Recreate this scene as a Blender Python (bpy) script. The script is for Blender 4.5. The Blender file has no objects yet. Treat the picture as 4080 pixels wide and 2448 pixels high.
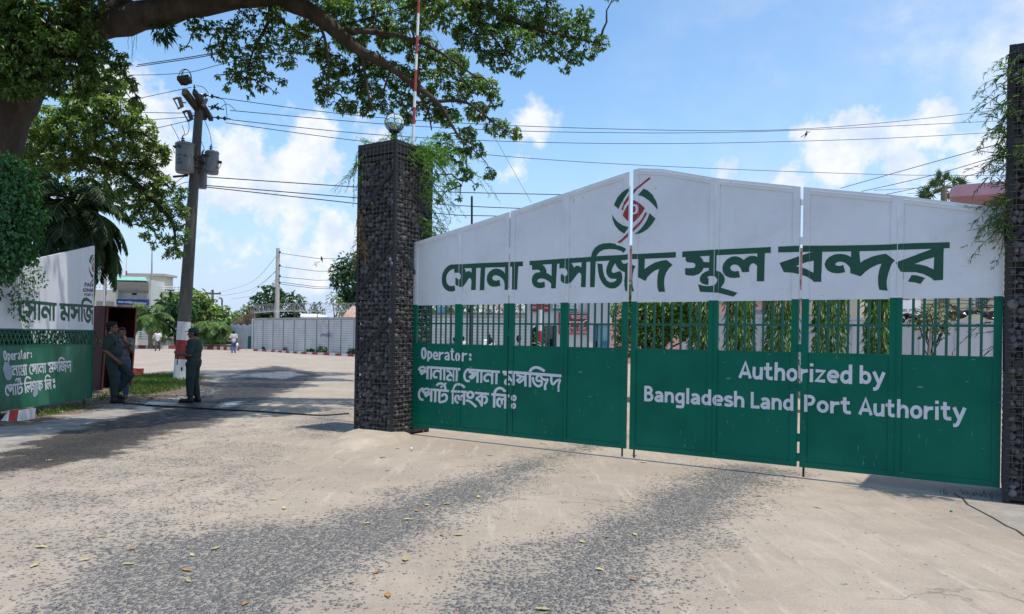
import bpy, bmesh, math, random
import numpy as np
from mathutils import Vector, Matrix, geometry, noise

random.seed(7)
rng = np.random.default_rng(7)
SC = bpy.context.scene
COL = SC.collection
R = math.radians

# ---------------------------------------------------------------- camera
F, CX, CY, RHO, H = 2920.0, 2040.0, 1344.0, 0.0157, 1.55
cr, sr = math.cos(RHO), math.sin(RHO)
cam_d = bpy.data.cameras.new("camera")
cam = bpy.data.objects.new("camera", cam_d)
COL.objects.link(cam)
cam.matrix_world = Matrix(((cr, -sr, 0, 0), (0, 0, -1, 0), (sr, cr, 0, H), (0, 0, 0, 1)))
cam_d.sensor_width = 36.0
cam_d.lens = F / 4080.0 * 36.0
cam_d.shift_y = 120.0 / 4080.0
cam_d.clip_start = 0.1
cam_d.clip_end = 5000
SC.camera = cam

# ---------------------------------------------------------------- light
SUN_EL, SUN_DIR2 = R(74), Vector((0.853, -0.521)).normalized()
sun_vec = Vector((SUN_DIR2.x * math.cos(SUN_EL), SUN_DIR2.y * math.cos(SUN_EL), math.sin(SUN_EL)))
sd = bpy.data.lights.new("sun", 'SUN')
sd.energy = 4.4
sd.angle = R(0.5)
sd.color = (1.0, 0.93, 0.82)
sun = bpy.data.objects.new("sun", sd)
COL.objects.link(sun)
sun.rotation_mode = 'QUATERNION'
sun.rotation_quaternion = sun_vec.to_track_quat('Z', 'Y')
SC.view_settings.view_transform = 'Standard'
SC.view_settings.look = 'None'
SC.view_settings.gamma = 1.0
SC.view_settings.use_curve_mapping = False
SC.view_settings.exposure = 0.1

def P(u, v, Y):
    du, dv = u - CX, v - CY
    a, b = cr * du + sr * dv, sr * du - cr * dv
    return Vector((a * Y / F, Y, H + b * Y / F))

def G(u, v, z=0.0):
    du, dv = u - CX, v - CY
    b = sr * du - cr * dv
    return P(u, v, F * (z - H) / b)

def dirpx(u, v):
    return (P(u, v, 10.0) - Vector((0, 0, H))).normalized()

world = bpy.data.worlds.new("World")
SC.world = world
world.use_nodes = True
def build_world():
    nt = world.node_tree
    nt.nodes.clear()
    N, L = nt.nodes.new, nt.links.new
    out = N('ShaderNodeOutputWorld')
    bg = N('ShaderNodeBackground')
    bg.inputs['Strength'].default_value = 0.15
    L(bg.outputs[0], out.inputs[0])
    sky = N('ShaderNodeTexSky')
    sky.sky_type = 'NISHITA'
    sky.sun_disc = False
    sky.sun_elevation = SUN_EL
    sky.sun_rotation = math.atan2(SUN_DIR2.x, SUN_DIR2.y)
    sky.air_density = 1.0
    sky.dust_density = 0.6
    sky.ozone_density = 1.6
    tc = N('ShaderNodeTexCoord')
    nrm = N('ShaderNodeVectorMath'); nrm.operation = 'NORMALIZE'
    L(tc.outputs['Generated'], nrm.inputs[0])
    D = nrm.outputs[0]
    def mth(op, a, b=None, clamp=False):
        m = N('ShaderNodeMath'); m.operation = op; m.use_clamp = clamp
        for i, x in enumerate((a, b)):
            if x is None: continue
            if isinstance(x, (int, float)): m.inputs[i].default_value = x
            else: L(x, m.inputs[i])
        return m.outputs[0]
    def noise_n(scale, detail, rough, vec=D, off=(0, 0, 0), stretch=(1, 1, 1)):
        mp = N('ShaderNodeMapping')
        mp.inputs['Scale'].default_value = stretch
        mp.inputs['Location'].default_value = off
        L(vec, mp.inputs['Vector'])
        n = N('ShaderNodeTexNoise')
        n.inputs['Scale'].default_value = scale
        n.inputs['Detail'].default_value = detail
        n.inputs['Roughness'].default_value = rough
        L(mp.outputs[0], n.inputs['Vector'])
        return n.outputs['Fac']
    puff = noise_n(17, 8, 0.6)
    soft = noise_n(5, 6, 0.62, off=(3, 1, 2), stretch=(1, 1, 1.7))
    # cumulus banks: direction, radius (radians, roughly), weight
    acc = None
    for (u, v, rad, w) in [(1000, 690, .062, 1.0), (1150, 760, .075, .95), (930, 620, .03, .8), (1300, 520, .05, .75), (1420, 560, .05, .6),
                           (2110, 500, .034, .9), (2150, 560, .045, .55), (3430, 530, .05, .95), (3300, 640, .062, .85), (3150, 690, .05, .7), (3560, 640, .06, .6),
                           (2880, 690, .03, .7), (620, 650, .08, .8), (1180, 930, .06, .4), (3850, 560, .09, .5), (480, 320, .05, .8), (950, 740, .085, .8), (1200, 840, .09, .65), (900, 920, .08, .5), (1290, 1000, .08, .45), (1240, 510, .05, .85), (1330, 620, .06, .55), (2080, 640, .06, .45)]:
        d = dirpx(u, v)
        sub = N('ShaderNodeVectorMath'); sub.operation = 'SUBTRACT'
        L(D, sub.inputs[0]); sub.inputs[1].default_value = d
        ln = N('ShaderNodeVectorMath'); ln.operation = 'LENGTH'
        L(sub.outputs[0], ln.inputs[0])
        g = mth('MULTIPLY', mth('SUBTRACT', 1.0, mth('DIVIDE', ln.outputs['Value'], rad * 1.35), clamp=True), w)
        acc = g if acc is None else mth('MAXIMUM', acc, g)
    m = mth('ADD', acc, mth('MULTIPLY', mth('SUBTRACT', puff, 0.5), 1.9))
    mr = N('ShaderNodeMapRange'); mr.interpolation_type = 'SMOOTHSTEP'
    mr.inputs['From Min'].default_value = 0.22; mr.inputs['From Max'].default_value = 0.62
    L(m, mr.inputs['Value'])
    cum = mth('MULTIPLY', mr.outputs[0], mth('MULTIPLY', acc, 4.0, clamp=True), clamp=True)
    # thin veil, thicker towards the right and low down
    sx = N('ShaderNodeSeparateXYZ'); L(D, sx.inputs[0])
    right = N('ShaderNodeMapRange')
    right.inputs['From Min'].default_value = 0.1; right.inputs['From Max'].default_value = 0.62
    L(sx.outputs['X'], right.inputs['Value'])
    low = N('ShaderNodeMapRange')
    low.inputs['From Min'].default_value = 0.38; low.inputs['From Max'].default_value = 0.0
    L(sx.outputs['Z'], low.inputs['Value'])
    vm = N('ShaderNodeMapRange'); vm.interpolation_type = 'SMOOTHSTEP'
    vm.inputs['From Min'].default_value = 0.42; vm.inputs['From Max'].default_value = 0.72
    L(soft, vm.inputs['Value'])
    veil = mth('ADD', mth('MULTIPLY', vm.outputs[0], mth('ADD', mth('MULTIPLY', right.outputs[0], 0.62), 0.03)),
               mth('MULTIPLY', low.outputs[0], 0.10), clamp=True)
    veil = mth('ADD', veil, mth('MULTIPLY', right.outputs[0], 0.22), clamp=True)
    tot = mth('MAXIMUM', mth('MULTIPLY', cum, 0.93), veil)
    # cloud brightness
    shade = noise_n(26, 5, 0.55, off=(0, 0, .35))
    cc = N('ShaderNodeMixRGB')
    cc.inputs[1].default_value = (4.3, 5.0, 6.3, 1); cc.inputs[2].default_value = (6.3, 6.35, 6.4, 1)
    sm = N('ShaderNodeMapRange'); sm.inputs['From Min'].default_value = .3; sm.inputs['From Max'].default_value = .6
    L(shade, sm.inputs['Value']); L(sm.outputs[0], cc.inputs[0])
    tint = N('ShaderNodeMixRGB'); tint.blend_type = 'MULTIPLY'; tint.inputs[0].default_value = 1.0
    tint.inputs[2].default_value = (1.10, 1.32, 1.40, 1)
    L(sky.outputs[0], tint.inputs[1])
    mix = N('ShaderNodeMixRGB')
    hz = N('ShaderNodeMapRange'); hz.interpolation_type = 'SMOOTHSTEP'
    hz.inputs['From Min'].default_value = 0.30; hz.inputs['From Max'].default_value = -0.02; hz.inputs['To Max'].default_value = 0.9
    L(sx.outputs['Z'], hz.inputs['Value'])
    hb = N('ShaderNodeMixRGB'); hb.inputs[2].default_value = (3.35, 4.05, 6.0, 1)
    L(hz.outputs[0], hb.inputs[0]); L(tint.outputs[0], hb.inputs[1])
    L(tot, mix.inputs[0]); L(hb.outputs[0], mix.inputs[1]); L(cc.outputs[0], mix.inputs[2])
    L(mix.outputs[0], bg.inputs['Color'])
build_world()

# ---------------------------------------------------------------- materials
MATS = {}
def mat(name, col, rough=.7, var=.15, scale=5.0, bump=0.0, bscale=40.0, metal=0.0, spec=.35, dirt=None, trans=0.0, island=0.0, stretch=(1, 1, 1), coat=0.0, dents=0.0, scratch=None):
    if name in MATS: return MATS[name]
    m = bpy.data.materials.new(name)
    m.use_nodes = True
    nt = m.node_tree
    N, L = nt.nodes.new, nt.links.new
    b = nt.nodes['Principled BSDF']
    b.inputs['Roughness'].default_value = rough
    b.inputs['Metallic'].default_value = metal
    b.inputs['Specular IOR Level'].default_value = spec
    b.inputs['Coat Weight'].default_value = coat
    tc = N('ShaderNodeTexCoord')
    mp = N('ShaderNodeMapping'); mp.inputs['Scale'].default_value = stretch
    L(tc.outputs['Object'], mp.inputs['Vector'])
    def nz(s, d=5, r=.6):
        n = N('ShaderNodeTexNoise')
        n.inputs['Scale'].default_value = s; n.inputs['Detail'].default_value = d; n.inputs['Roughness'].default_value = r
        L(mp.outputs[0], n.inputs['Vector'])
        return n.outputs['Fac']
    def rangeof(x, a, bb, lo, hi):
        r_ = N('ShaderNodeMapRange')
        for k, q in zip(('From Min', 'From Max', 'To Min', 'To Max'), (a, bb, lo, hi)): r_.inputs[k].default_value = q
        L(x, r_.inputs['Value'])
        return r_.outputs[0]
    f = rangeof(nz(scale), .25, .75, 1 - var, 1 + var)
    if island:
        gi = N('ShaderNodeNewGeometry')
        f2 = rangeof(gi.outputs['Random Per Island'], 0, 1, 1 - island, 1 + island)
        mm = N('ShaderNodeMath'); mm.operation = 'MULTIPLY'
        L(f, mm.inputs[0]); L(f2, mm.inputs[1]); f = mm.outputs[0]
    mul = N('ShaderNodeVectorMath'); mul.operation = 'SCALE'
    mul.inputs[0].default_value = col[:3]
    L(f, mul.inputs['Scale'])
    c = mul.outputs[0]
    if dirt:
        dc, amt, ds = dirt
        mx = N('ShaderNodeMixRGB'); mx.inputs[2].default_value = (*dc, 1)
        L(rangeof(nz(ds, 8, .7), .5, .72, 0, amt), mx.inputs[0]); L(c, mx.inputs[1])
        c = mx.outputs[0]
    if scratch:
        for q, (sx_, sz_) in enumerate(((26, 5), (6, 24))):
            mp2 = N('ShaderNodeMapping'); mp2.inputs['Scale'].default_value = (sx_, sx_, sz_); mp2.inputs['Location'].default_value = (q * 3.3, 1, 2)
            L(tc.outputs['Object'], mp2.inputs['Vector'])
            n2 = N('ShaderNodeTexNoise'); n2.inputs['Scale'].default_value = 1.0; n2.inputs['Detail'].default_value = 2; L(mp2.outputs[0], n2.inputs['Vector'])
            mx = N('ShaderNodeMixRGB'); mx.inputs[2].default_value = (*scratch, 1)
            L(rangeof(n2.outputs['Fac'], .73, .76, 0, .7), mx.inputs[0]); L(c, mx.inputs[1]); c = mx.outputs[0]
    L(c, b.inputs['Base Color'])
    if bump:
        bp = N('ShaderNodeBump'); bp.inputs['Strength'].default_value = bump; bp.inputs['Distance'].default_value = .02
        L(nz(bscale, 6, .6), bp.inputs['Height']); L(bp.outputs[0], b.inputs['Normal'])
        if dents:
            bp.inputs['Distance'].default_value = .05
            vo = N('ShaderNodeTexVoronoi'); vo.inputs['Scale'].default_value = 3.4
            L(tc.outputs['Object'], vo.inputs['Vector'])
            b2 = N('ShaderNodeBump'); b2.inputs['Strength'].default_value = dents; b2.inputs['Distance'].default_value = .012
            L(rangeof(vo.outputs['Distance'], .0, .11, 1, 0), b2.inputs['Height']); L(bp.outputs[0], b2.inputs['Normal']); L(b2.outputs[0], b.inputs['Normal'])
    if trans:
        tr = N('ShaderNodeBsdfTranslucent')
        tm = N('ShaderNodeVectorMath'); tm.operation = 'MULTIPLY'
        L(c, tm.inputs[0]); tm.inputs[1].default_value = (1.5, 1.9, .7)
        L(tm.outputs[0], tr.inputs['Color'])
        ms = N('ShaderNodeMixShader'); ms.inputs[0].default_value = trans
        L(b.outputs[0], ms.inputs[1]); L(tr.outputs[0], ms.inputs[2])
        L(ms.outputs[0], nt.nodes['Material Output'].inputs[0])
    MATS[name] = m
    return m

# ---------------------------------------------------------------- mesh builder
class MB:
    def __init__(s):
        s.v, s.f, s.m = [], [], []
    def add(s, vs, fs, mi=0):
        o = len(s.v)
        s.v.extend([tuple(x) for x in vs])
        s.f.extend([tuple(i + o for i in q) for q in fs])
        s.m.extend([mi] * len(fs))
        return s
    def frame_box(s, o, ex, ey, ez, mi=0):
        """box from corner o with edge vectors ex ey ez"""
        o, ex, ey, ez = map(Vector, (o, ex, ey, ez))
        vs = [o, o + ex, o + ex + ey, o + ey, o + ez, o + ex + ez, o + ex + ey + ez, o + ey + ez]
        fs = [(3, 2, 1, 0), (4, 5, 6, 7), (0, 1, 5, 4), (1, 2, 6, 5), (2, 3, 7, 6), (3, 0, 4, 7)]
        if ex.cross(ey).dot(ez) < 0: fs = [tuple(reversed(q)) for q in fs]
        return s.add(vs, fs, mi)
    def box(s, x0, y0, z0, x1, y1, z1, mi=0):
        return s.frame_box((x0, y0, z0), (x1 - x0, 0, 0), (0, y1 - y0, 0), (0, 0, z1 - z0), mi)
    def beam(s, a, b, w, t, up=(0, 0, 1), mi=0):
        """bar of section w x t from a to b"""
        a, b = Vector(a), Vector(b)
        d = (b - a)
        up = Vector(up)
        side = d.cross(up)
        if side.length < 1e-6: side = d.cross(Vector((0, 1, 0)))
        side.normalize()
        u2 = side.cross(d).normalized()
        return s.frame_box(a - side * w / 2 - u2 * t / 2, side * w, u2 * t, d, mi)
    def tube(s, pts, rad, n=8, cap=True, mi=0):
        pts = [Vector(p) for p in pts]
        rads = rad if isinstance(rad, (list, tuple)) else [rad] * len(pts)
        prev = None
        rings = []
        for i, p in enumerate(pts):
            d = (pts[min(i + 1, len(pts) - 1)] - pts[max(i - 1, 0)])
            if d.length < 1e-9: d = Vector((0, 0, 1))
            d.normalize()
            if prev is None:
                a = d.cross(Vector((0.13, 0.37, 0.92)))
                if a.length < 1e-3: a = d.cross(Vector((1, 0, 0)))
                a.normalize()
            else:
                a = prev - d * prev.dot(d)
                if a.length < 1e-6: a = d.orthogonal()
                a.normalize()
            prev = a
            b = d.cross(a)
            rings.append([p + (a * math.cos(2 * math.pi * k / n) + b * math.sin(2 * math.pi * k / n)) * rads[i] for k in range(n)])
        vs = [q for r_ in rings for q in r_]
        fs = []
        for i in range(len(rings) - 1):
            for k in range(n):
                k2 = (k + 1) % n
                fs.append((i * n + k, i * n + k2, (i + 1) * n + k2, (i + 1) * n + k))
        if cap:
            fs.append(tuple(range(n - 1, -1, -1)))
            fs.append(tuple((len(rings) - 1) * n + k for k in range(n)))
        return s.add(vs, fs, mi)
    def lathe(s, c, prof, n=20, axis=(0, 0, 1), mi=0):
        """prof: (radius, height) pairs along axis from c"""
        q = Vector((0, 0, 1)).rotation_difference(Vector(axis))
        c = Vector(c)
        vs, fs = [], []
        for r_, h in prof:
            for k in range(n):
                vs.append(c + q @ Vector((r_ * math.cos(2 * math.pi * k / n), r_ * math.sin(2 * math.pi * k / n), h)))
        for i in range(len(prof) - 1):
            for k in range(n):
                k2 = (k + 1) % n
                fs.append((i * n + k, i * n + k2, (i + 1) * n + k2, (i + 1) * n + k))
        fs.append(tuple(range(n - 1, -1, -1)))
        fs.append(tuple((len(prof) - 1) * n + k for k in range(n)))
        return s.add(vs, fs, mi)
    def ball(s, c, r_, nu=10, nv=7, mi=0, q=None):
        c = Vector(c)
        rr = Vector(r_) if not isinstance(r_, (int, float)) else Vector((r_, r_, r_))
        vs, fs = [], []
        for j in range(1, nv):
            t = math.pi * j / nv
            for k in range(nu):
                p = 2 * math.pi * k / nu
                w = Vector((rr.x * math.sin(t) * math.cos(p), rr.y * math.sin(t) * math.sin(p), rr.z * math.cos(t)))
                vs.append(c + (q @ w if q else w))
        top = len(vs); w = Vector((0, 0, rr.z)); vs.append(c + (q @ w if q else w))
        bot = len(vs); vs.append(c - (q @ w if q else w))
        for j in range(nv - 2):
            for k in range(nu):
                k2 = (k + 1) % nu
                fs.append((j * nu + k, (j + 1) * nu + k, (j + 1) * nu + k2, j * nu + k2))
        for k in range(nu):
            k2 = (k + 1) % nu
            fs.append((top, k, k2))
            fs.append((bot, (nv - 2) * nu + k2, (nv - 2) * nu + k))
        return s.add(vs, fs, mi)
    def prism(s, poly, ext, mi=0):
        """planar polygon (3-D points, counter-clockwise seen against ext) extruded by ext"""
        poly = [Vector(p) for p in poly]; ext = Vector(ext)
        n = len(poly)
        nrm = Vector((0, 0, 0))
        for i in range(n): nrm += poly[i].cross(poly[(i + 1) % n])
        if nrm.dot(ext) > 0: poly.reverse()
        vs = poly + [p + ext for p in poly]
        fs = [tuple(range(n)), tuple(range(2 * n - 1, n - 1, -1))]
        for i in range(n):
            j = (i + 1) % n
            fs.append((i, i + n, j + n, j))
        return s.add(vs, fs, mi)

WL = {}     # world location of every object's origin
def link(o, parent, loc):
    COL.objects.link(o)
    if parent is not None:
        o.parent = parent
        o.location = Vector(loc) - WL[parent.name]
    else:
        o.location = loc
    WL[o.name] = Vector(loc)
    return o

def tag(o, label=None, cat=None, group=None, kind=None):
    if label: o['label'] = label
    if cat: o['category'] = cat
    if group: o['group'] = group
    if kind: o['kind'] = kind
    return o

def thing(name, label, cat, loc=(0, 0, 0), group=None):
    o = bpy.data.objects.new(name, None)
    o.empty_display_size = .2
    link(o, None, loc)
    return tag(o, label, cat, group)

def build(name, mb, mats, parent=None, loc=None, smooth=False, **tags):
    if loc is None: loc = WL[parent.name] if parent is not None else (0, 0, 0)
    loc = Vector(loc)
    me = bpy.data.meshes.new(name)
    me.from_pydata([tuple(Vector(v) - loc) for v in mb.v], [], mb.f)
    mats = mats if isinstance(mats, (list, tuple)) else [mats]
    for m in mats: me.materials.append(m)
    if len(mats) > 1: me.polygons.foreach_set('material_index', mb.m)
    if smooth: me.polygons.foreach_set('use_smooth', [True] * len(mb.f))
    me.update()
    o = bpy.data.objects.new(name, me)
    link(o, parent, loc)
    if tags: tag(o, **tags)
    return o

def np_mesh(name, verts, faces, mats, parent=None, loc=None, smooth=False, mi=None, **tags):
    """verts (N,3), faces (M,k) with one k"""
    if loc is None: loc = WL[parent.name] if parent is not None else (0, 0, 0)
    verts = np.asarray(verts, dtype=np.float32) - np.array(loc, dtype=np.float32)
    faces = np.asarray(faces, dtype=np.int32)
    me = bpy.data.meshes.new(name)
    k = faces.shape[1]
    me.vertices.add(len(verts)); me.vertices.foreach_set('co', verts.ravel())
    me.loops.add(faces.size); me.loops.foreach_set('vertex_index', faces.ravel())
    me.polygons.add(len(faces))
    me.polygons.foreach_set('loop_start', np.arange(0, faces.size, k, dtype=np.int32))
    me.polygons.foreach_set('loop_total', np.full(len(faces), k, dtype=np.int32))
    mats = mats if isinstance(mats, (list, tuple)) else [mats]
    for m in mats: me.materials.append(m)
    if mi is not None: me.polygons.foreach_set('material_index', np.asarray(mi, dtype=np.int32))
    if smooth: me.polygons.foreach_set('use_smooth', np.ones(len(faces), dtype=bool))
    me.update(calc_edges=True)
    o = bpy.data.objects.new(name, me)
    link(o, parent, Vector(loc))
    if tags: tag(o, **tags)
    return o

# ---------------------------------------------------------------- leaves
def unit(a):
    return a / np.maximum(np.linalg.norm(a, axis=-1, keepdims=True), 1e-9)

def leaf_arrays(pos, axis, up, length, width, fold=.25, droop=.2):
    """four-cornered leaves folded along the midrib; returns verts, tris"""
    n = len(pos)
    axis = unit(axis)
    side = unit(np.cross(axis, up))
    nn = np.cross(side, axis)
    L_, W_ = np.asarray(length).reshape(-1, 1), np.asarray(width).reshape(-1, 1)
    mid = pos + axis * L_ * .45
    a = pos
    b = mid + side * W_ * .5 + nn * W_ * fold
    c = pos + axis * L_ - nn * L_ * droop
    d = mid - side * W_ * .5 + nn * W_ * fold
    vs = np.stack([a, b, c, d], 1).reshape(-1, 3)
    i = np.arange(n)[:, None] * 4
    tr = np.concatenate([i + np.array([[0, 1, 2]]), i + np.array([[0, 2, 3]])], 1).reshape(-1, 3)
    return vs, tr

def rand_dirs(n):
    return unit(rng.normal(size=(n, 3)))

def in_blob(c, rad, n, shell=.45):
    d = rand_dirs(n)
    rr = (shell + (1 - shell) * rng.random((n, 1))) ** .6
    return np.array(c) + d * rr * np.array(rad), d

def palmate(blobs, per, leaf=.13, k=6, spread=1.0):
    """blobs: list of (centre, (rx,ry,rz), weight); clumps of k drooping leaflets"""
    P_, A_, U_, L_ = [], [], [], []
    for c, rad, w in blobs:
        n = max(1, int(per * w))
        p, d = in_blob(c, rad, n)
        down = d * .55 + np.array([0, 0, .1]) + rng.normal(size=(n, 3)) * .35
        down = unit(down)
        e1 = unit(np.cross(down, rand_dirs(n)))
        e2 = np.cross(down, e1)
        for j in range(k):
            t = 2 * math.pi * j / k + rng.random((n, 1)) * .8
            ax = e1 * np.cos(t) + e2 * np.sin(t) + down * .25 + np.array([0, 0, -.75]) * spread
            P_.append(p); A_.append(ax); U_.append(unit(down * .35 + np.array([0, 0, 1.1]) + rng.normal(size=(n, 3)) * .4))
            L_.append(leaf * rng.uniform(.65, 1.25, n))
    P_, A_, U_, L_ = np.concatenate(P_), np.concatenate(A_), np.concatenate(U_), np.concatenate(L_)
    return leaf_arrays(P_, A_, U_, L_, L_ * .42)

def scatter(blobs, per, leaf=.1, ratio=.5, droop=.3):
    P_, D_ = [], []
    for c, rad, w in blobs:
        p, d = in_blob(c, rad, max(1, int(per * w)))
        P_.append(p); D_.append(d)
    P_, D_ = np.concatenate(P_), np.concatenate(D_)
    n = len(P_)
    ax = D_ * .5 + rng.normal(size=(n, 3)) * .6 + np.array([0, 0, -droop])
    L_ = leaf * rng.uniform(.6, 1.3, n)
    return leaf_arrays(P_, ax, unit(D_ + np.array([0, 0, .8]) + rng.normal(size=(n, 3)) * .4), L_, L_ * ratio)

def merge(parts):
    vs, fs, o = [], [], 0
    for v, f in parts:
        vs.append(v); fs.append(f + o); o += len(v)
    return np.concatenate(vs), np.concatenate(fs)

def limb(mb, a, b, r0, r1, seg=6, wob=.12, n=7, sag=0.0):
    a, b = Vector(a), Vector(b)
    L_ = (b - a).length
    pts, rad = [], []
    for i in range(seg + 1):
        t = i / seg
        p = a.lerp(b, t)
        if 0 < i < seg:
            p += Vector((random.uniform(-1, 1), random.uniform(-1, 1), random.uniform(-1, 1))) * wob * L_ / seg
        p.z += sag * math.sin(t * math.pi)
        pts.append(p); rad.append(r0 + (r1 - r0) * t)
    mb.tube(pts, rad, n)
    return pts

# ---------------------------------------------------------------- ground
def seg_dist(px, py, poly):
    """signed distance (positive inside) of points to a polygon"""
    inside = np.zeros(px.shape, bool)
    dist = np.full(px.shape, 1e9)
    n = len(poly)
    for i in range(n):
        x0, y0 = poly[i]; x1, y1 = poly[(i + 1) % n]
        dx, dy = x1 - x0, y1 - y0
        t = np.clip(((px - x0) * dx + (py - y0) * dy) / (dx * dx + dy * dy + 1e-12), 0, 1)
        dist = np.minimum(dist, np.hypot(px - x0 - t * dx, py - y0 - t * dy))
        cond = ((y0 > py) != (y1 > py))
        with np.errstate(divide='ignore', invalid='ignore'):
            xi = (x1 - x0) * (py - y0) / (y1 - y0 + 1e-12) + x0
        inside ^= cond & (px < xi)
    return np.where(inside, dist, -dist)

def gpoly(pts, o=(0, 0), s=1.0):
    return [tuple(G(o[0] + x * s, o[1] + y * s)[:2]) for x, y in pts]

def build_ground():
    rows = np.concatenate([np.linspace(-8, 2.4, 14), 2.4 * (75 / 2.4) ** np.linspace(0.01, 1, 300)])
    cols = np.linspace(-1, 1, 320)
    Y, T = np.meshgrid(rows, cols, indexing='ij')
    X = T * (0.85 * np.maximum(Y, 2.4) + 5.0)
    nr, nc = Y.shape
    k1 = .8246
    grav = [(gpoly([(-300, 1300), (100, 1090), (420, 850), (640, 750), (1000, 715), (1500, 700), (1900, 570), (2474, 415), (2780, 330), (3000, 270), (3020, 300), (2700, 400), (2474, 560), (2200, 690), (1950, 840), (1700, 1000), (1400, 1300)], (0, 1500), k1), 1.0),
            (gpoly([(-500, 950), (0, 610), (300, 485), (560, 385), (880, 215), (1000, 185), (1180, 190), (1380, 225), (1250, 295), (1060, 440), (1000, 505), (740, 640), (700, 800), (560, 1100)], (2040, 1700), k1), 1.0),
            (gpoly([(900, 560), (1150, 440), (1400, 520), (1000, 720), (640, 720)], (0, 1500), k1), .55),
            (gpoly([(1400, 240), (1500, 170), (1700, 120), (1700, 240), (1600, 300), (1450, 290)], (0, 1500), k1), .75),
            (gpoly([(-100, 760), (0, 480), (700, 260), (1300, 210), (1500, 300), (1500, 380), (1000, 520), (700, 640), (0, 760)], (0, 1500), k1), .36),
            (gpoly([(0, 660), (430, 530), (950, 390), (1350, 290), (1560, 150), (1900, 60), (2180, 110), (1700, 310), (1200, 480), (740, 640), (0, 800)], (0, 1430), .582), .85)]
    grav.append((gpoly([(-400, 1300), (-400, 700), (0, 520), (500, 360), (1100, 330), (1300, 450), (1250, 640), (900, 760), (500, 900), (100, 1200)], (0, 1500), k1), .42))
    wetp = [(gpoly([(-200, 760), (0, 670), (150, 625), (430, 525), (700, 445), (950, 385), (1200, 335), (1350, 285), (1400, 200), (1560, 130), (1700, 82), (1900, 50), (2050, 80), (2180, 108), (2000, 200), (1850, 250), (1700, 310), (1600, 350), (1450, 430), (1200, 480), (1000, 540), (740, 640), (520, 700), (300, 730), (0, 800)], (0, 1430), .582), 1.0)]
    pud = [(gpoly([(860, 345), (960, 322), (1150, 325), (1020, 358), (890, 366)], (0, 1430), .582), 1.),
           (gpoly([(960, 300), (1050, 288), (1220, 300), (1180, 318), (1000, 315)], (0, 1430), .582), 1.),
           (gpoly([(1370, 218), (1460, 196), (1520, 222), (1480, 238), (1390, 244)], (0, 1430), .582), 1.),
           (gpoly([(1560, 130), (1700, 100), (2000, 80), (2100, 110), (1950, 140), (1700, 125)], (0, 1430), .582), .85),
           (gpoly([(1450, 300), (1600, 288), (1680, 300), (1560, 345), (1480, 350)], (0, 1430), .582), .8)]
    dirtp = [(gpoly([(-100, 1705), (120, 1690), (330, 1648), (420, 1612), (560, 1604), (760, 1572), (850, 1525), (820, 1490), (660, 1485), (500, 1490), (380, 1545), (-100, 1620)]), 1.0)]
    greyp = [(gpoly([(-200, 700), (0, 640), (430, 520), (950, 380), (1350, 280), (1420, 215), (1500, 150), (1300, 120), (850, 260), (400, 390), (0, 470), (-200, 500)], (0, 1430), .582), 1.0),
             (gpoly([(3800, 1955), (3870, 1985), (4000, 2080), (4090, 2130), (4300, 2100), (4300, 1960), (3990, 1950)]), 1.0)]
    def field(lst, soft):
        out = np.zeros(X.shape)
        for poly, w in lst:
            d = seg_dist(X, Y, poly)
            out = np.maximum(out, np.clip(.5 + d / soft, 0, 1) * w)
        return out
    A = {'gravel': field(grav, 1.0), 'wet': field(wetp, 1.3), 'puddle': field(pud, .9), 'dirt': field(dirtp, 1.6), 'grey': field(greyp, .7)}
    Z = np.zeros(X.shape)
    verts = np.stack([X, Y, Z], -1).reshape(-1, 3)
    i = np.arange(nr * nc).reshape(nr, nc)
    faces = np.stack([i[:-1, :-1], i[:-1, 1:], i[1:, 1:], i[1:, :-1]], -1).reshape(-1, 4)
    m = bpy.data.materials.new('worn_road')
    m.use_nodes = True
    nt = m.node_tree
    N, L = nt.nodes.new, nt.links.new
    b = nt.nodes['Principled BSDF']
    tc = N('ShaderNodeTexCoord'); V = tc.outputs['Object']
    def attr(n):
        a = N('ShaderNodeAttribute'); a.attribute_name = n
        return a.outputs['Fac']
    def mth(op, a, b_=None, clamp=False):
        q = N('ShaderNodeMath'); q.operation = op; q.use_clamp = clamp
        for k, x in enumerate((a, b_)):
            if x is None: continue
            if isinstance(x, (int, float)): q.inputs[k].default_value = x
            else: L(x, q.inputs[k])
        return q.outputs[0]
    def nz(s, d=6, r=.6, off=0.0):
        mp = N('ShaderNodeMapping'); mp.inputs['Location'].default_value = (off, off * .7, 0); L(V, mp.inputs['Vector'])
        n = N('ShaderNodeTexNoise'); n.inputs['Scale'].default_value = s; n.inputs['Detail'].default_value = d; n.inputs['Roughness'].default_value = r
        L(mp.outputs[0], n.inputs['Vector']); return n.outputs['Fac']
    def mr(x, a, b_, lo=0., hi=1., smooth=True):
        q = N('ShaderNodeMapRange')
        if smooth: q.interpolation_type = 'SMOOTHSTEP'
        for k, w in zip(('From Min', 'From Max', 'To Min', 'To Max'), (a, b_, lo, hi)): q.inputs[k].default_value = w
        L(x, q.inputs['Value']); return q.outputs[0]
    def mix(f, a, c, mode='MIX'):
        q = N('ShaderNodeMixRGB'); q.blend_type = mode
        for k, x in enumerate((f, a, c)):
            if isinstance(x, tuple): q.inputs[k].default_value = (*x, 1)
            elif isinstance(x, (int, float)): q.inputs[k].default_value = x
            else: L(x, q.inputs[k])
        return q.outputs[0]
    big, medn, fine = nz(.55, 5, .6), nz(2.3, 7, .65, 5), nz(45, 4, .7, 2)
    def ragged(name, amt=2.2, off=0.0):
        return mr(mth('ADD', mth('ADD', attr(name), off), mth('MULTIPLY', mth('SUBTRACT', nz(1.7, 10, .7, len(name) * 3.1), .5), amt)), .38, .62)
    sand = mix(mr(big, .3, .7), (.305, .255, .200), (.41, .348, .280))
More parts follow.
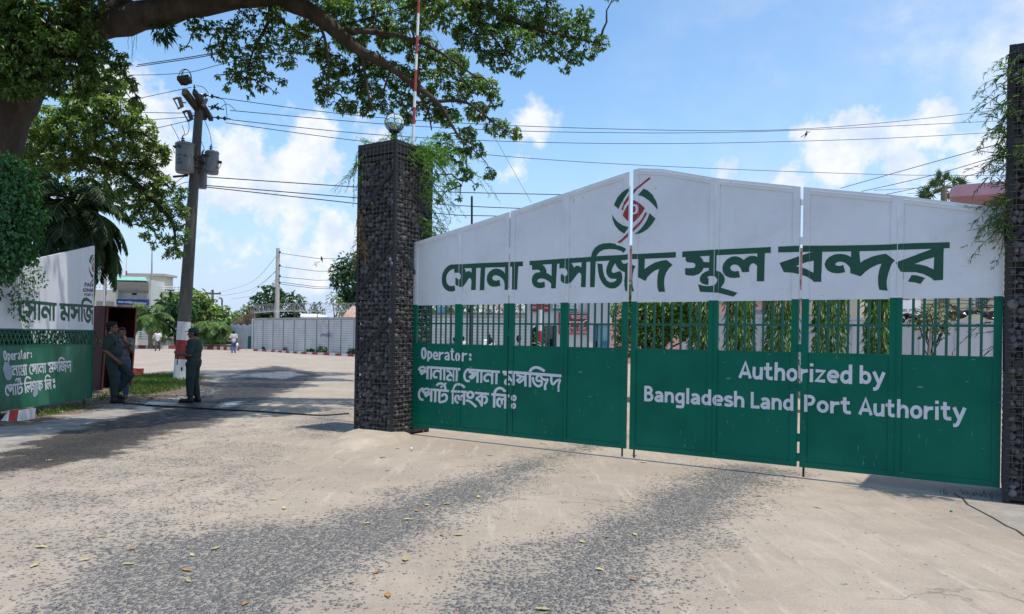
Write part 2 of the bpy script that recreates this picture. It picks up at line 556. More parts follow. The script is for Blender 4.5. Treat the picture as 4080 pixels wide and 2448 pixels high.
    sand = mix(mr(medn, .42, .7, 0, .55), sand, (.27, .235, .20))
    sand = mix(mr(nz(6.5, 8, .7, 11), .5, .75, 0, .5), sand, (.47, .41, .34))
    sand = mix(mr(fine, .3, .75, 0, .38), sand, (.21, .18, .15))
    def streak(rot, sc, off):
        mp = N('ShaderNodeMapping'); mp.inputs['Rotation'].default_value = (0, 0, rot); mp.inputs['Scale'].default_value = (sc, sc * .12, 1); mp.inputs['Location'].default_value = (off, off, 0)
        L(V, mp.inputs['Vector'])
        n = N('ShaderNodeTexNoise'); n.inputs['Scale'].default_value = 1; n.inputs['Detail'].default_value = 9; n.inputs['Roughness'].default_value = .72
        L(mp.outputs[0], n.inputs['Vector']); return n.outputs['Fac']
    sand = mix(mr(streak(.55, 7, 3), .52, .72, 0, .55), sand, (.50, .44, .37))
    sand = mix(mr(streak(-.9, 5, 9), .54, .74, 0, .5), sand, (.20, .175, .15))
    vc = N('ShaderNodeTexVoronoi'); vc.feature = 'DISTANCE_TO_EDGE'; vc.inputs['Scale'].default_value = .55
    vd = N('ShaderNodeVectorMath'); vd.operation = 'ADD'; wn2 = N('ShaderNodeTexNoise'); wn2.inputs['Scale'].default_value = 1.6; wn2.inputs['Detail'].default_value = 6; L(V, wn2.inputs['Vector'])
    L(V, vd.inputs[0]); L(wn2.outputs['Color'], vd.inputs[1]); L(vd.outputs[0], vc.inputs['Vector'])
    crk = mth('MULTIPLY', mr(vc.outputs['Distance'], .0, .012, 1, 0), mr(nz(.8, 4, .6, 77), .5, .62))
    sand = mix(mth('MULTIPLY', crk, .6), sand, (.12, .10, .085))
    sand = mix(mth('MULTIPLY', attr('grey'), .85), sand, mix(mr(nz(3, 7, .65, 21), .35, .7), (.20, .192, .178), (.33, .315, .29)))
    dirt = mix(mr(nz(8, 8, .7, 31), .35, .65), (.075, .055, .038), (.20, .155, .11))
    sand = mix(ragged('dirt'), sand, dirt)
    # stones
    vo = N('ShaderNodeTexVoronoi'); vo.inputs['Scale'].default_value = 38; vo.inputs['Randomness'].default_value = 1.0
    dv = N('ShaderNodeVectorMath'); dv.operation = 'ADD'
    wn = N('ShaderNodeTexNoise'); wn.inputs['Scale'].default_value = 40; L(V, wn.inputs['Vector'])
    ws = N('ShaderNodeVectorMath'); ws.operation = 'SCALE'; ws.inputs['Scale'].default_value = .03
    L(wn.outputs['Color'], ws.inputs[0]); L(V, dv.inputs[0]); L(ws.outputs[0], dv.inputs[1])
    L(dv.outputs[0], vo.inputs['Vector'])
    sepc = N('ShaderNodeSeparateXYZ'); L(vo.outputs['Color'], sepc.inputs[0])
    g = mth('ADD', attr('gravel'), mth('MULTIPLY', mth('SUBTRACT', nz(1.5, 9, .7, 8), .5), 1.5))
    dens = mr(g, .12, .85, .0, .97, False)
    dens = mth('ADD', dens, .02)
    size = mth('MULTIPLY', mth('ADD', mth('MULTIPLY', sepc.outputs['Y'], .38), .34), mr(g, .1, .9, .6, 1.3, False))
    st = mr(mth('SUBTRACT', size, vo.outputs['Distance']), 0.0, .07)
    keep = mth('LESS_THAN', sepc.outputs['X'], dens)
    st = mth('MULTIPLY', st, keep)
    stone_c = mix(sepc.outputs['Z'], (.125, .126, .128), (.36, .35, .33))
    col = mix(mr(g, .25, .85, 0, .55), sand, (.225, .203, .176))
    col = mix(mth('MULTIPLY', st, .9), col, stone_c)
    wet = ragged('wet', 1.5, .12)
    wetc = N('ShaderNodeMixRGB'); wetc.blend_type = 'MULTIPLY'
    L(mth('MULTIPLY', wet, .95), wetc.inputs[0]); L(col, wetc.inputs[1]); wetc.inputs[2].default_value = (.14, .125, .118, 1)
    pd = ragged('puddle', 1.8)
    col = mix(mth('MULTIPLY', pd, .85), wetc.outputs[0], (.03, .028, .026))
    L(col, b.inputs['Base Color'])
    rgh = mth('SUBTRACT', .93, mth('MULTIPLY', wet, mr(nz(5, 6, .6, 40), .4, .65, .18, .48)))
    rgh = mth('SUBTRACT', rgh, mth('MULTIPLY', pd, .62), True)
    rgh = mth('MAXIMUM', rgh, .05)
    L(rgh, b.inputs['Roughness'])
    b.inputs['Specular IOR Level'].default_value = .45
    dome = mth('MULTIPLY', st, mth('ADD', .35, mth('MULTIPLY', mth('SUBTRACT', size, vo.outputs['Distance']), 2.6)))
    hgt = mth('ADD', mth('MULTIPLY', dome, 1.15), mth('ADD', mth('MULTIPLY', fine, .45), mth('MULTIPLY', medn, 1.0)))
    hgt = mth('MULTIPLY', hgt, mth('SUBTRACT', 1.0, mth('MULTIPLY', pd, .97)))
    bp = N('ShaderNodeBump'); bp.inputs['Strength'].default_value = 1.0; bp.inputs['Distance'].default_value = .022
    L(hgt, bp.inputs['Height']); L(bp.outputs[0], b.inputs['Normal'])
    o = np_mesh('road', verts, faces, m, kind='structure', label='worn pale road with gravel wheel tracks and a wet dark strip')
    for k, a in A.items():
        at = o.data.attributes.new(k, 'FLOAT', 'POINT')
        at.data.foreach_set('value', a.ravel().astype(np.float32))
    gm = mat('earth', (.14, .13, .07), .95, .3, .2, .4, 3, dirt=((.07, .10, .03), .8, .4))
    mb = MB()
    rad = [0, 30, 90, 300, 900, 2600]
    n = 48
    vs = [(0, 30, -.02)]
    for r_ in rad[1:]:
        for k in range(n): vs.append((r_ * math.cos(2 * math.pi * k / n), 30 + r_ * math.sin(2 * math.pi * k / n), -.02))
    fs = [(0, 1 + k, 1 + (k + 1) % n) for k in range(n)]
    for j in range(len(rad) - 2):
        for k in range(n):
            a, c = 1 + j * n, 1 + (j + 1) * n
            fs.append((a + k, c + k, c + (k + 1) % n, a + (k + 1) % n))
    mb.add(vs, fs)
    build('ground', mb, gm, kind='structure', label='open grassy earth reaching to the horizon')
    # crack in the concrete
    pts = [(3800, 1968), (3835, 1985), (3855, 2010), (3890, 2028), (3960, 2065), (4010, 2095), (4050, 2112), (4095, 2145)]
    mb = MB()
    for i in range(len(pts) - 1):
        a, c = G(*pts[i], .004), G(*pts[i + 1], .004)
        d = (c - a).normalized(); s_ = Vector((-d.y, d.x, 0)) * .009
        mb.add([a - s_, c - s_, c + s_, a + s_], [(0, 1, 2, 3)])
    build('pavement_crack', mb, mat('crack_dark', (.03, .027, .024), 1, .1), kind='structure')

build_ground()

def kerb_run(name, pts, w=.16, h=.16, step=.5, label=None):
    """painted kerb: red and white blocks along a polyline of ground points"""
    mb = MB()
    k = 0
    for i in range(len(pts) - 1):
        a, c = Vector(pts[i]), Vector(pts[i + 1])
        L_ = (c - a).length; n = max(1, round(L_ / step)); d = (c - a) / n
        s_ = Vector((-d.y, d.x, 0)).normalized() * w
        for j in range(n):
            o = a + d * j
            mb.frame_box(o - Vector((0, 0, .05)), d, s_, (0, 0, h + .05), k % 2); k += 1
    build(name, mb, [mat('kerb_white', (.62, .58, .53), .8, .2, 3, dirt=((.25, .2, .16), .5, 4)), mat('kerb_red', (.30, .045, .045), .8, .25, 3, dirt=((.3, .22, .18), .4, 4))],
          kind='structure', label=label)
kerb_run('kerb', [G(520, 1389), G(700, 1391), G(850, 1394), G(960, 1399)], h=.30, step=.62, label='red and white painted kerb in front of the garden')
kerb_run('kerb', [G(955, 1399), G(1010, 1399), G(1080, 1403), G(1200, 1411), G(1410, 1422), G(1700, 1440), G(2100, 1470)], h=.16, step=.8, label='red and white painted kerb along the panel wall')

# ---------------------------------------------------------------- gates
GA, GB = Vector((-1.57, 11.53, 0)), Vector((4.87, 7.31, 0))
class Plane:
    def __init__(s, a, b):
        s.a = a.copy(); s.a.z = 0
        d = b - a; d.z = 0
        s.d = d.normalized()
        s.n = Vector((s.d.y, -s.d.x, 0))           # points to the road side
        if s.n.y > 0 and abs(s.n.y) > abs(s.n.x): s.n = -s.n
    def sz(s, u, v):
        ray = P(u, v, 1.0) - Vector((0, 0, H))
        o = Vector((0, 0, H))
        t = (s.a - o).dot(s.n) / ray.dot(s.n)
        q = o + ray * t
        return ((q - s.a).dot(s.d), q.z)
    def w(s, sz, off=0.0):
        return s.a + s.d * sz[0] + s.n * off + Vector((0, 0, sz[1]))

GP = Plane(GA, GB)
def sz_list(pl, pts, o, k): return [pl.sz(o[0] + x * k, o[1] + y * k) for x, y in pts]

def clip_poly(poly, s0, s1):
    for sgn, lim in ((1, s0), (-1, s1)):
        out = []
        for i in range(len(poly)):
            a, c = poly[i], poly[(i + 1) % len(poly)]
            da, dc = sgn * (a[0] - lim), sgn * (c[0] - lim)
            if da >= 0: out.append(a)
            if (da >= 0) != (dc >= 0):
                t = da / (da - dc)
                out.append((a[0] + (c[0] - a[0]) * t, a[1] + (c[1] - a[1]) * t))
        poly = out
        if len(poly) < 3: return []
    return poly

def area2(p):
    return sum(p[i][0] * p[(i + 1) % len(p)][1] - p[(i + 1) % len(p)][0] * p[i][1] for i in range(len(p)))

def union(polys):
    """triangles covering the union of polygons"""
    V, Fc = [], []
    for p in polys:
        if len(p) < 3 or abs(area2(p)) < 1e-8: continue
        if area2(p) < 0: p = list(reversed(p))
        q = []
        for x in p:
            if not q or abs(x[0] - q[-1][0]) + abs(x[1] - q[-1][1]) > 1e-6: q.append(x)
        if len(q) > 2 and abs(q[0][0] - q[-1][0]) + abs(q[0][1] - q[-1][1]) < 1e-6: q.pop()
        if len(q) < 3: continue
        Fc.append(list(range(len(V), len(V) + len(q))))
        V.extend(Vector(x) for x in q)
    if not Fc: return [], []
    v, e, f, ov, oe, of = geometry.delaunay_2d_cdt(V, [], Fc, 0, 1e-6, True)
    return v, [t for t, o in zip(f, of) if o]

def stroke(pts, w, closed=False):
    """polyline of width w -> mitred quads"""
    n = len(pts)
    L_, R_ = [], []
    for i in range(n):
        p0 = pts[(i - 1) % n] if (closed or i > 0) else None
        p2 = pts[(i + 1) % n] if (closed or i < n - 1) else None
        p1 = pts[i]
        ds = []
        for a, c in ((p0, p1), (p1, p2)):
            if a is None or c is None: continue
            l = math.hypot(c[0] - a[0], c[1] - a[1]) or 1
            ds.append(((c[0] - a[0]) / l, (c[1] - a[1]) / l))
        tx, ty = sum(d[0] for d in ds), sum(d[1] for d in ds)
        l = math.hypot(tx, ty) or 1
        tx, ty = tx / l, ty / l
        k = 1.0
        if len(ds) == 2: k = min(1.35, 1 / max(.5, tx * ds[0][0] + ty * ds[0][1]))
        nx, ny = -ty * w / 2 * k, tx * w / 2 * k
        L_.append((p1[0] + nx, p1[1] + ny)); R_.append((p1[0] - nx, p1[1] - ny))
    out = []
    for i in range(n if closed else n - 1):
        j = (i + 1) % n
        out.append([L_[i], R_[i], R_[j], L_[j]])
    return out

def ell(cx, cy, rx, ry, n=16):
    return [(cx + rx * math.cos(2 * math.pi * i / n), cy + ry * math.sin(2 * math.pi * i / n)) for i in range(n)]

def spline(pts, sub=4):
    """Catmull-Rom through points"""
    out = []
    n = len(pts)
    for i in range(n - 1):
        p0, p1, p2, p3 = pts[max(i - 1, 0)], pts[i], pts[i + 1], pts[min(i + 2, n - 1)]
        for j in range(sub):
            t = j / sub
            out.append(tuple(.5 * ((2 * b) + (-a + c) * t + (2 * a - 5 * b + 4 * c - d) * t * t + (-a + 3 * b - 3 * c + d) * t ** 3) for a, b, c, d in zip(p0, p1, p2, p3)))
    out.append(tuple(pts[-1]))
    return out

# --- the big green lettering: outlines (pieces overlap; they are merged)
C1, C2, C3, C4, C5, C6 = ((1740, 960), .14827), ((2090, 950), .16175), ((2420, 970), .14822), ((2700, 970), .16175), ((3080, 950), .16175), ((3420, 950), .16175)
BIG = [
 (C1, [(380, 640), (720, 628), (1210, 600), (1960, 572), (2318, 556), (2318, 682), (1850, 708), (1180, 726), (740, 740), (474, 755)]),
 (C1, [(430, 636), (360, 650), (300, 680), (210, 775), (155, 890), (137, 1020), (145, 1140), (180, 1240), (250, 1320), (340, 1365), (430, 1365), (505, 1335), (480, 1205), (400, 1220), (330, 1205), (280, 1150), (258, 1060), (258, 980), (280, 900), (330, 830), (400, 775), (500, 745)]),
 (C1, [(474, 730), (740, 730), (770, 785), (785, 850), (840, 812), (890, 820), (938, 860), (938, 700), (1065, 700), (1050, 1325), (925, 1325), (935, 1080), (920, 1015), (890, 1000), (850, 1030), (800, 1110), (740, 1200), (690, 1245), (620, 1240), (535, 1195), (460, 1082), (530, 985), (570, 1025), (610, 1052), (645, 1030), (662, 970), (655, 910), (630, 870), (600, 862), (474, 860)]),
 (C1, [(1185, 700), (1305, 700), (1280, 1330), (1157, 1330)]),
 (C1, [(1850, 890), (1780, 810), (1700, 765), (1600, 748), (1500, 770), (1410, 840), (1355, 940), (1345, 1040), (1365, 1130), (1420, 1200), (1500, 1235), (1600, 1237), (1715, 1208), (1690, 1045), (1620, 1072), (1550, 1070), (1505, 1040), (1492, 995), (1520, 945), (1590, 925), (1680, 950), (1760, 1010), (1820, 1090), (1838, 1160), (1900, 1160), (1900, 890)]),
 (C1, [(1850, 690), (1950, 690), (1930, 1320), (1835, 1320)]),
 (C1, [(2040, 670), (2195, 670), (2165, 1315), (2035, 1315)]),
 (C2, [(125, 560), (1110, 492), (1640, 460), (2200, 425), (2200, 545), (1755, 572), (1410, 592), (1150, 612), (800, 630), (430, 650), (125, 668)]),
 (C3, [(-300, 350), (0, 332), (450, 312), (610, 290), (880, 285), (1845, 235), (1840, 385), (1010, 420), (700, 430), (360, 462), (0, 470), (-300, 485)]),
 (C2, [(185, 640), (430, 640), (500, 705), (535, 780), (545, 855), (600, 885), (665, 930), (672, 620), (805, 620), (770, 1235), (655, 1235), (655, 1120), (600, 1060), (510, 1010), (420, 988), (345, 1005), (308, 1050), (340, 1088), (400, 1090), (495, 1070), (505, 1205), (420, 1230), (320, 1225), (230, 1180), (185, 1090), (182, 1000), (210, 910), (280, 850), (390, 832), (375, 795), (330, 775), (185, 780)]),
 (C2, [(860, 610), (1150, 605), (1190, 665), (1220, 725), (1270, 680), (1330, 678), (1400, 720), (1410, 580), (1525, 575), (1505, 1205), (1390, 1205), (1400, 920), (1385, 870), (1355, 845), (1320, 860), (1230, 980), (1150, 1080), (1090, 1115), (1030, 1125), (950, 1100), (845, 968), (930, 875), (985, 930), (1025, 938), (1060, 905), (1070, 840), (1050, 770), (1000, 740), (860, 745)]),
 (C2, [(1622, 550), (1755, 550), (1728, 1205), (1615, 1205)]),
 (C2, [(1632, 480), (1670, 340), (1730, 240), (1830, 165), (1960, 125), (2110, 118), (2250, 140), (2250, 275), (2100, 265), (1960, 280), (1860, 330), (1800, 390), (1765, 460)]),
 (C3, [(20, 5), (200, 35), (350, 75), (450, 115), (520, 152), (455, 260), (360, 205), (250, 170), (100, 150), (20, 150)]),
 (C2, [(1795, 622), (1920, 635), (1930, 780), (1965, 930), (2030, 1040), (2100, 1085), (2180, 1082), (2250, 1050), (2268, 1000), (2160, 1000), (2080, 970), (2030, 900), (2012, 800), (2030, 690), (2065, 610), (2100, 540), (2260, 540), (2230, 620), (2170, 720), (2145, 800), (2160, 845), (2200, 855), (2360, 805), (2400, 880), (2415, 980), (2390, 1090), (2320, 1180), (2230, 1235), (2120, 1240), (2010, 1200), (1920, 1110), (1850, 980), (1815, 820)]),
 (C3, [(170, 440), (362, 445), (400, 525), (460, 555), (510, 550), (548, 520), (600, 565), (690, 580), (768, 625), (720, 710), (690, 830), (680, 960), (690, 1150), (725, 1300), (660, 1290), (575, 1305), (487, 1275), (470, 1130), (465, 1000), (480, 880), (482, 780), (400, 750), (320, 705), (250, 620), (215, 540)]),
 (C3, [(838, 400), (1010, 400), (1000, 695), (1130, 600), (1280, 520), (1450, 470), (1600, 452), (1755, 582), (1660, 670), (1580, 790), (1535, 930), (1525, 1080), (1550, 1305), (1380, 1305), (1345, 1180), (1340, 1020), (1350, 870), (1395, 690), (1280, 735), (1170, 815), (1080, 910), (1020, 1015), (825, 915)]),
 (C4, [(115, 205), (800, 165), (1400, 135), (2298, 92), (2295, 238), (1960, 250), (1000, 295), (540, 325), (115, 345)]),
 (C4, [(195, 320), (540, 315), (610, 390), (640, 460), (790, 470), (790, 605), (640, 610), (600, 690), (520, 760), (400, 800), (280, 798), (187, 775), (182, 615), (370, 612), (425, 590), (440, 545), (425, 500), (380, 480), (240, 470), (200, 430)]),
 (C4, [(795, 280), (970, 280), (960, 700), (775, 700)]),
 (C4, [(960, 675), (780, 675), (690, 695), (600, 760), (550, 840), (548, 930), (600, 990), (700, 1025), (835, 1018), (858, 870), (770, 862), (722, 850), (760, 815), (860, 805), (940, 830), (985, 890), (1030, 890), (1060, 710)]),
 (C4, [(1040, 700), (1130, 780), (1165, 880), (1150, 970), (1065, 1092), (1480, 1222), (1375, 1318), (1010, 1222), (550, 1195), (505, 1010), (620, 1045), (740, 1058), (870, 1045), (940, 1010), (980, 950), (985, 880), (1000, 750)]),
 (C4, [(1975, 345), (1900, 310), (1800, 312), (1700, 350), (1630, 410), (1540, 350), (1430, 318), (1320, 335), (1210, 400), (1130, 500), (1100, 610), (1120, 720), (1180, 800), (1280, 848), (1400, 858), (1540, 840), (1505, 680), (1400, 695), (1330, 670), (1297, 620), (1310, 565), (1370, 525), (1440, 525), (1510, 560), (1560, 630), (1588, 715), (1765, 705), (1758, 620), (1780, 550), (1820, 505), (1870, 492), (1920, 515), (1955, 555), (2000, 555), (2000, 345)]),
 (C4, [(1965, 230), (2150, 225), (2132, 938), (1950, 938)]),
 (C5, [(128, 205), (560, 188), (1700, 178), (2400, 167), (2400, 308), (1920, 325), (1210, 335), (130, 350)]),
 (C6, [(0, 176), (810, 150), (1300, 122), (2250, 98), (2252, 242), (1820, 262), (1090, 285), (400, 312), (0, 320)]),
 (C5, [(160, 608), (950, 345), (1215, 320), (1205, 565), (1005, 552), (820, 595), (565, 690), (265, 835)]),
 (C5, [(265, 835), (565, 690), (700, 720), (820, 755), (1000, 855), (1190, 855), (1190, 1075), (1005, 1075), (950, 1015), (830, 945), (680, 895), (480, 850)]),
 (C5, [(1003, 545), (1206, 545), (1195, 870), (998, 870)]),
 (C5, [(1925, 465), (1840, 420), (1740, 392), (1620, 385), (1500, 405), (1390, 460), (1310, 540), (1272, 630), (1290, 720), (1350, 795), (1450, 848), (1580, 868), (1700, 855), (1780, 832), (1730, 655), (1660, 680), (1580, 680), (1530, 650), (1550, 610), (1620, 580), (1700, 580), (1790, 615), (1860, 675), (1900, 730), (1905, 860), (2160, 940), (2150, 620), (2125, 310), (1922, 310)]),
 (C6, [(-150, 305), (30, 305), (18, 622), (150, 535), (350, 450), (500, 410), (680, 382), (905, 548), (830, 630), (790, 720), (735, 870), (700, 1040), (700, 1160), (722, 1295), (515, 1270), (488, 1140), (485, 960), (510, 800), (570, 625), (450, 660), (300, 735), (170, 830), (60, 940), (-160, 870)]),
 (C6, [(918, 600), (1820, 262), (2107, 235), (2095, 475), (1870, 468), (1650, 530), (1385, 635), (1045, 825)]),
 (C6, [(1045, 825), (1385, 635), (1500, 645), (1660, 680), (1855, 768), (2093, 768), (2088, 1025), (1868, 1045), (1780, 970), (1600, 880), (1420, 838), (1090, 832)]),
 (C6, [(1870, 460), (2097, 460), (2092, 780), (1855, 780)]),
 (C6, [(1310, 905), (1440, 915), (1645, 978), (1530, 1128), (1400, 1090), (1222, 1068)]),
]
N_SHONA = 17      # the pieces up to the end of the second word
C7 = ((2420, 680), .20219)
EMB_G = [[(480, 348), (400, 365), (290, 430), (200, 530), (130, 680), (222, 760), (260, 670), (330, 560), (360, 520), (420, 425)],
         [(712, 358), (800, 395), (890, 480), (960, 600), (988, 700), (988, 775), (930, 700), (840, 610), (740, 535), (670, 500), (605, 490)],
         [(95, 870), (130, 930), (200, 1010), (290, 1075), (430, 1122), (340, 1250), (230, 1180), (150, 1080), (105, 970)],
         [(832, 842), (950, 950), (880, 1060), (800, 1150), (720, 1205), (630, 1245), (540, 1262), (640, 1170), (710, 1090), (780, 980)]]
EMB_R = [[(832, 130), (850, 165), (720, 265), (600, 370), (545, 440), (480, 520), (400, 620), (350, 690), (305, 785), (275, 768), (330, 640), (400, 530), (470, 430), (545, 370), (660, 270), (760, 185)],
         [(750, 820), (785, 840), (740, 930), (680, 1020), (620, 1100), (530, 1195), (460, 1260), (350, 1360), (240, 1437), (200, 1410), (300, 1340), (400, 1245), (470, 1170), (545, 1110), (620, 1030), (690, 940)],
         [(480, 595), (545, 590), (640, 650), (742, 742), (690, 830), (600, 950), (540, 1015), (460, 1022), (390, 980), (303, 885), (350, 790), (400, 700)]]
EMB_P = [[(430, 680), (478, 675), (468, 970), (425, 972)], [(478, 672), (545, 668), (545, 708), (478, 712)], [(545, 668), (590, 675), (615, 720), (570, 745), (560, 715), (545, 708)],
         [(615, 720), (612, 800), (562, 795), (570, 735)], [(612, 800), (590, 850), (535, 868), (535, 832), (556, 815), (562, 790)], [(474, 838), (540, 832), (540, 868), (474, 872)]]

D1, D2 = ((1650, 1370), .18868), ((1930, 1420), .16174)
# small white lettering as brush strokes: (crop, width, points, closed)
def S(c, w, pts, closed=False): return (c, w, pts, closed)
OPER = [S(D1, 44, ell(207, 203, 40, 106), True), S(D1, 38, [(303, 150), (297, 372)]), S(D1, 38, spline([(303, 195), (340, 178), (368, 215), (365, 270), (335, 308), (300, 305)])),
        S(D1, 36, spline([(420, 262), (485, 262), (485, 210), (450, 182), (422, 215), (415, 270), (432, 312), (465, 325), (503, 318)])),
        S(D1, 38, [(543, 172), (535, 347)]), S(D1, 38, spline([(545, 245), (575, 205), (632, 195)])),
        S(D1, 36, spline([(652, 215), (690, 192), (728, 205), (735, 260), (737, 355)])), S(D1, 34, spline([(735, 258), (690, 268), (662, 298), (675, 332), (705, 335), (735, 305)])),
        S(D1, 38, spline([(808, 103), (803, 290), (820, 335), (866, 342)])), S(D1, 34, [(768, 165), (848, 165)]), S(D1, 38, ell(930, 280, 34, 72), True),
        S(D1, 38, [(1030, 188), (1026, 373)]), S(D1, 38, spline([(1032, 262), (1065, 222), (1125, 218)])), S(D1, 30, ell(1190, 240, 11, 20), True), S(D1, 30, ell(1188, 328, 11, 18), True)]
W1 = 46
LINE2A = [S(D1, 52, [(265, 497), (990, 540)]), S(D1, 46, spline([(250, 532), (205, 495), (150, 500), (108, 538), (165, 572), (245, 545)])), S(D1, 46, [(165, 572), (132, 622)]), S(D1, 46, [(145, 650), (215, 605), (285, 570)]),
          S(D1, W1, [(290, 500), (283, 750)]), S(D1, 42, [(365, 505), (358, 752)]), S(D1, 42, [(568, 515), (562, 768)]), S(D1, 46, spline([(565, 605), (515, 575), (450, 582), (415, 640), (420, 690), (455, 712), (497, 702)])),
          S(D1, 42, [(643, 520), (640, 772)]), S(D1, 42, [(840, 530), (838, 795)]), S(D1, 44, spline([(688, 578), (738, 582), (768, 620), (790, 665), (838, 700)])), S(D1, 44, spline([(795, 665), (740, 668), (700, 715), (720, 762), (790, 765)])),
          S(D1, 46, [(920, 535), (910, 795)]),
          S(D1, 52, [(1115, 548), (1815, 598)]), S(D1, 46, spline([(1165, 545), (1105, 570), (1068, 650), (1072, 730), (1110, 785), (1180, 790)])), S(D1, 46, spline([(1155, 602), (1215, 605), (1240, 640), (1225, 672), (1185, 685)])),
          S(D1, 46, spline([(1165, 690), (1218, 732), (1270, 690), (1315, 640), (1345, 640)])), S(D1, 42, [(1235, 612), (1345, 625)]), S(D1, 46, [(1345, 575), (1338, 825)]), S(D1, 44, [(1425, 580), (1420, 828)]),
          S(D1, 46, [(1655, 590), (1648, 855)]), S(D1, 48, spline([(1650, 690), (1590, 648), (1525, 660), (1486, 715), (1500, 770), (1540, 788), (1582, 780)])), S(D1, 46, [(1745, 595), (1738, 855)])]
LINE2B = [S(D2, 70, [(455, 390), (700, 396), (1910, 485)]), S(D2, 56, spline([(490, 440), (560, 448), (600, 490), (650, 560), (720, 630)])), S(D2, 54, spline([(630, 575), (560, 580), (525, 625), (540, 675), (580, 688), (636, 688)])),
          S(D2, 56, [(725, 410), (720, 718)]), S(D2, 54, spline([(790, 470), (850, 475), (888, 515), (870, 560), (815, 575)])), S(D2, 56, spline([(795, 570), (860, 642), (930, 600), (985, 545), (1020, 540)])), S(D2, 50, [(890, 490), (1020, 520)]),
          S(D2, 58, [(1015, 430), (1014, 745)]), S(D2, 58, [(1125, 440), (1126, 760)]), S(D2, 66, spline([(1120, 410), (1150, 335), (1220, 285), (1310, 278), (1400, 315), (1488, 370)])),
          S(D2, 58, spline([(1195, 512), (1205, 600), (1255, 695), (1335, 740), (1405, 705), (1420, 640), (1390, 605), (1335, 610), (1290, 580), (1295, 520), (1350, 465)])),
          S(D2, 60, spline([(1390, 480), (1425, 550), (1495, 580), (1545, 610), (1510, 690), (1498, 760), (1505, 835)])), S(D2, 56, [(1535, 545), (1575, 610)]),
          S(D2, 58, spline([(1652, 490), (1655, 640), (1700, 690), (1765, 620), (1830, 585), (1870, 590), (1842, 680), (1832, 780), (1835, 878)]))]
LINE3A = [S(D1, 50, [(350, 968), (735, 998)]), S(D1, 46, spline([(200, 945), (145, 965), (106, 1040), (110, 1120), (145, 1175), (198, 1185)])), S(D1, 46, spline([(335, 985), (290, 952), (235, 958), (185, 1002), (245, 1035), (325, 1005)])),
          S(D1, 46, [(245, 1035), (220, 1085)]), S(D1, 46, [(235, 1118), (300, 1075), (370, 1035)]), S(D1, 46, [(370, 965), (362, 1225)]), S(D1, 46, [(455, 980), (447, 1235)]),
          S(D1, 48, spline([(540, 1000), (537, 1215), (600, 1228), (675, 1195), (695, 1120), (655, 1070), (600, 1085), (598, 1120)])),
          S(D1, 46, spline([(475, 885), (525, 845), (585, 842), (635, 872), (662, 925), (660, 990)])), S(D1, 44, [(620, 875), (680, 832)]), S(D1, 44, [(600, 890), (562, 930)]),
          S(D1, 48, [(780, 1003), (1115, 1020)]), S(D1, 48, spline([(830, 1005), (850, 920), (905, 862), (970, 858), (1030, 890), (1072, 928)])), S(D1, 48, [(825, 1000), (822, 1270)]),
          S(D1, 48, spline([(945, 1255), (900, 1220), (880, 1150), (910, 1100), (950, 1110), (965, 1185)])), S(D1, 42, spline([(985, 1200), (985, 1120), (1025, 1095), (1060, 1130)])), S(D1, 48, [(1062, 1010), (1055, 1290)]),
          S(D1, 54, ell(1190, 1082, 62, 62), True), S(D1, 50, spline([(1095, 1195), (1180, 1220), (1255, 1280), (1318, 1338)])),
          S(D1, 50, [(1285, 1038), (1585, 1065)]), S(D1, 48, [(1440, 1050), (1430, 1325)]), S(D1, 46, [(1432, 1085), (1305, 1165)]), S(D1, 48, spline([(1305, 1165), (1370, 1200), (1425, 1290)])), S(D1, 48, spline([(1450, 1130), (1505, 1115), (1540, 1170), (1525, 1230), (1480, 1265)]))]
LINE3B = [S(D2, 62, [(175, 938), (565, 968)]), S(D2, 64, spline([(255, 920), (280, 845), (340, 795), (410, 787), (480, 820), (528, 875)])), S(D2, 60, [(248, 940), (242, 1265)]),
          S(D2, 64, spline([(412, 1240), (345, 1210), (316, 1140), (340, 1060), (392, 1050), (430, 1090), (438, 1190)])), S(D2, 54, spline([(440, 1130), (455, 1070), (500, 1050), (530, 1085)])), S(D2, 56, [(533, 950), (522, 1290)]), S(D2, 36, [(612, 940), (612, 1010)]),
          S(D2, 50, ell(733, 1030, 38, 55), True), S(D2, 46, ell(727, 1222, 35, 52), True)]

def strokes_sz(pl, lst):
    out = []
    for (o, k), w, pts, closed in lst:
        out.append([sz_list(pl, piece, o, k) for piece in stroke(pts, w, closed)])
    return out

big_sz = [sz_list(GP, p, *c) for c, p in BIG]
embg_sz = [sz_list(GP, p, *C7) for p in EMB_G]
embr_sz = [sz_list(GP, p, *C7) for p in EMB_R]
embp_sz = [sz_list(GP, p, *C7) for p in EMB_P]
oper_sz = strokes_sz(GP, OPER)
l2a_sz, l2b_sz, l3a_sz, l3b_sz = (strokes_sz(GP, q) for q in (LINE2A, LINE2B, LINE3A, LINE3B))

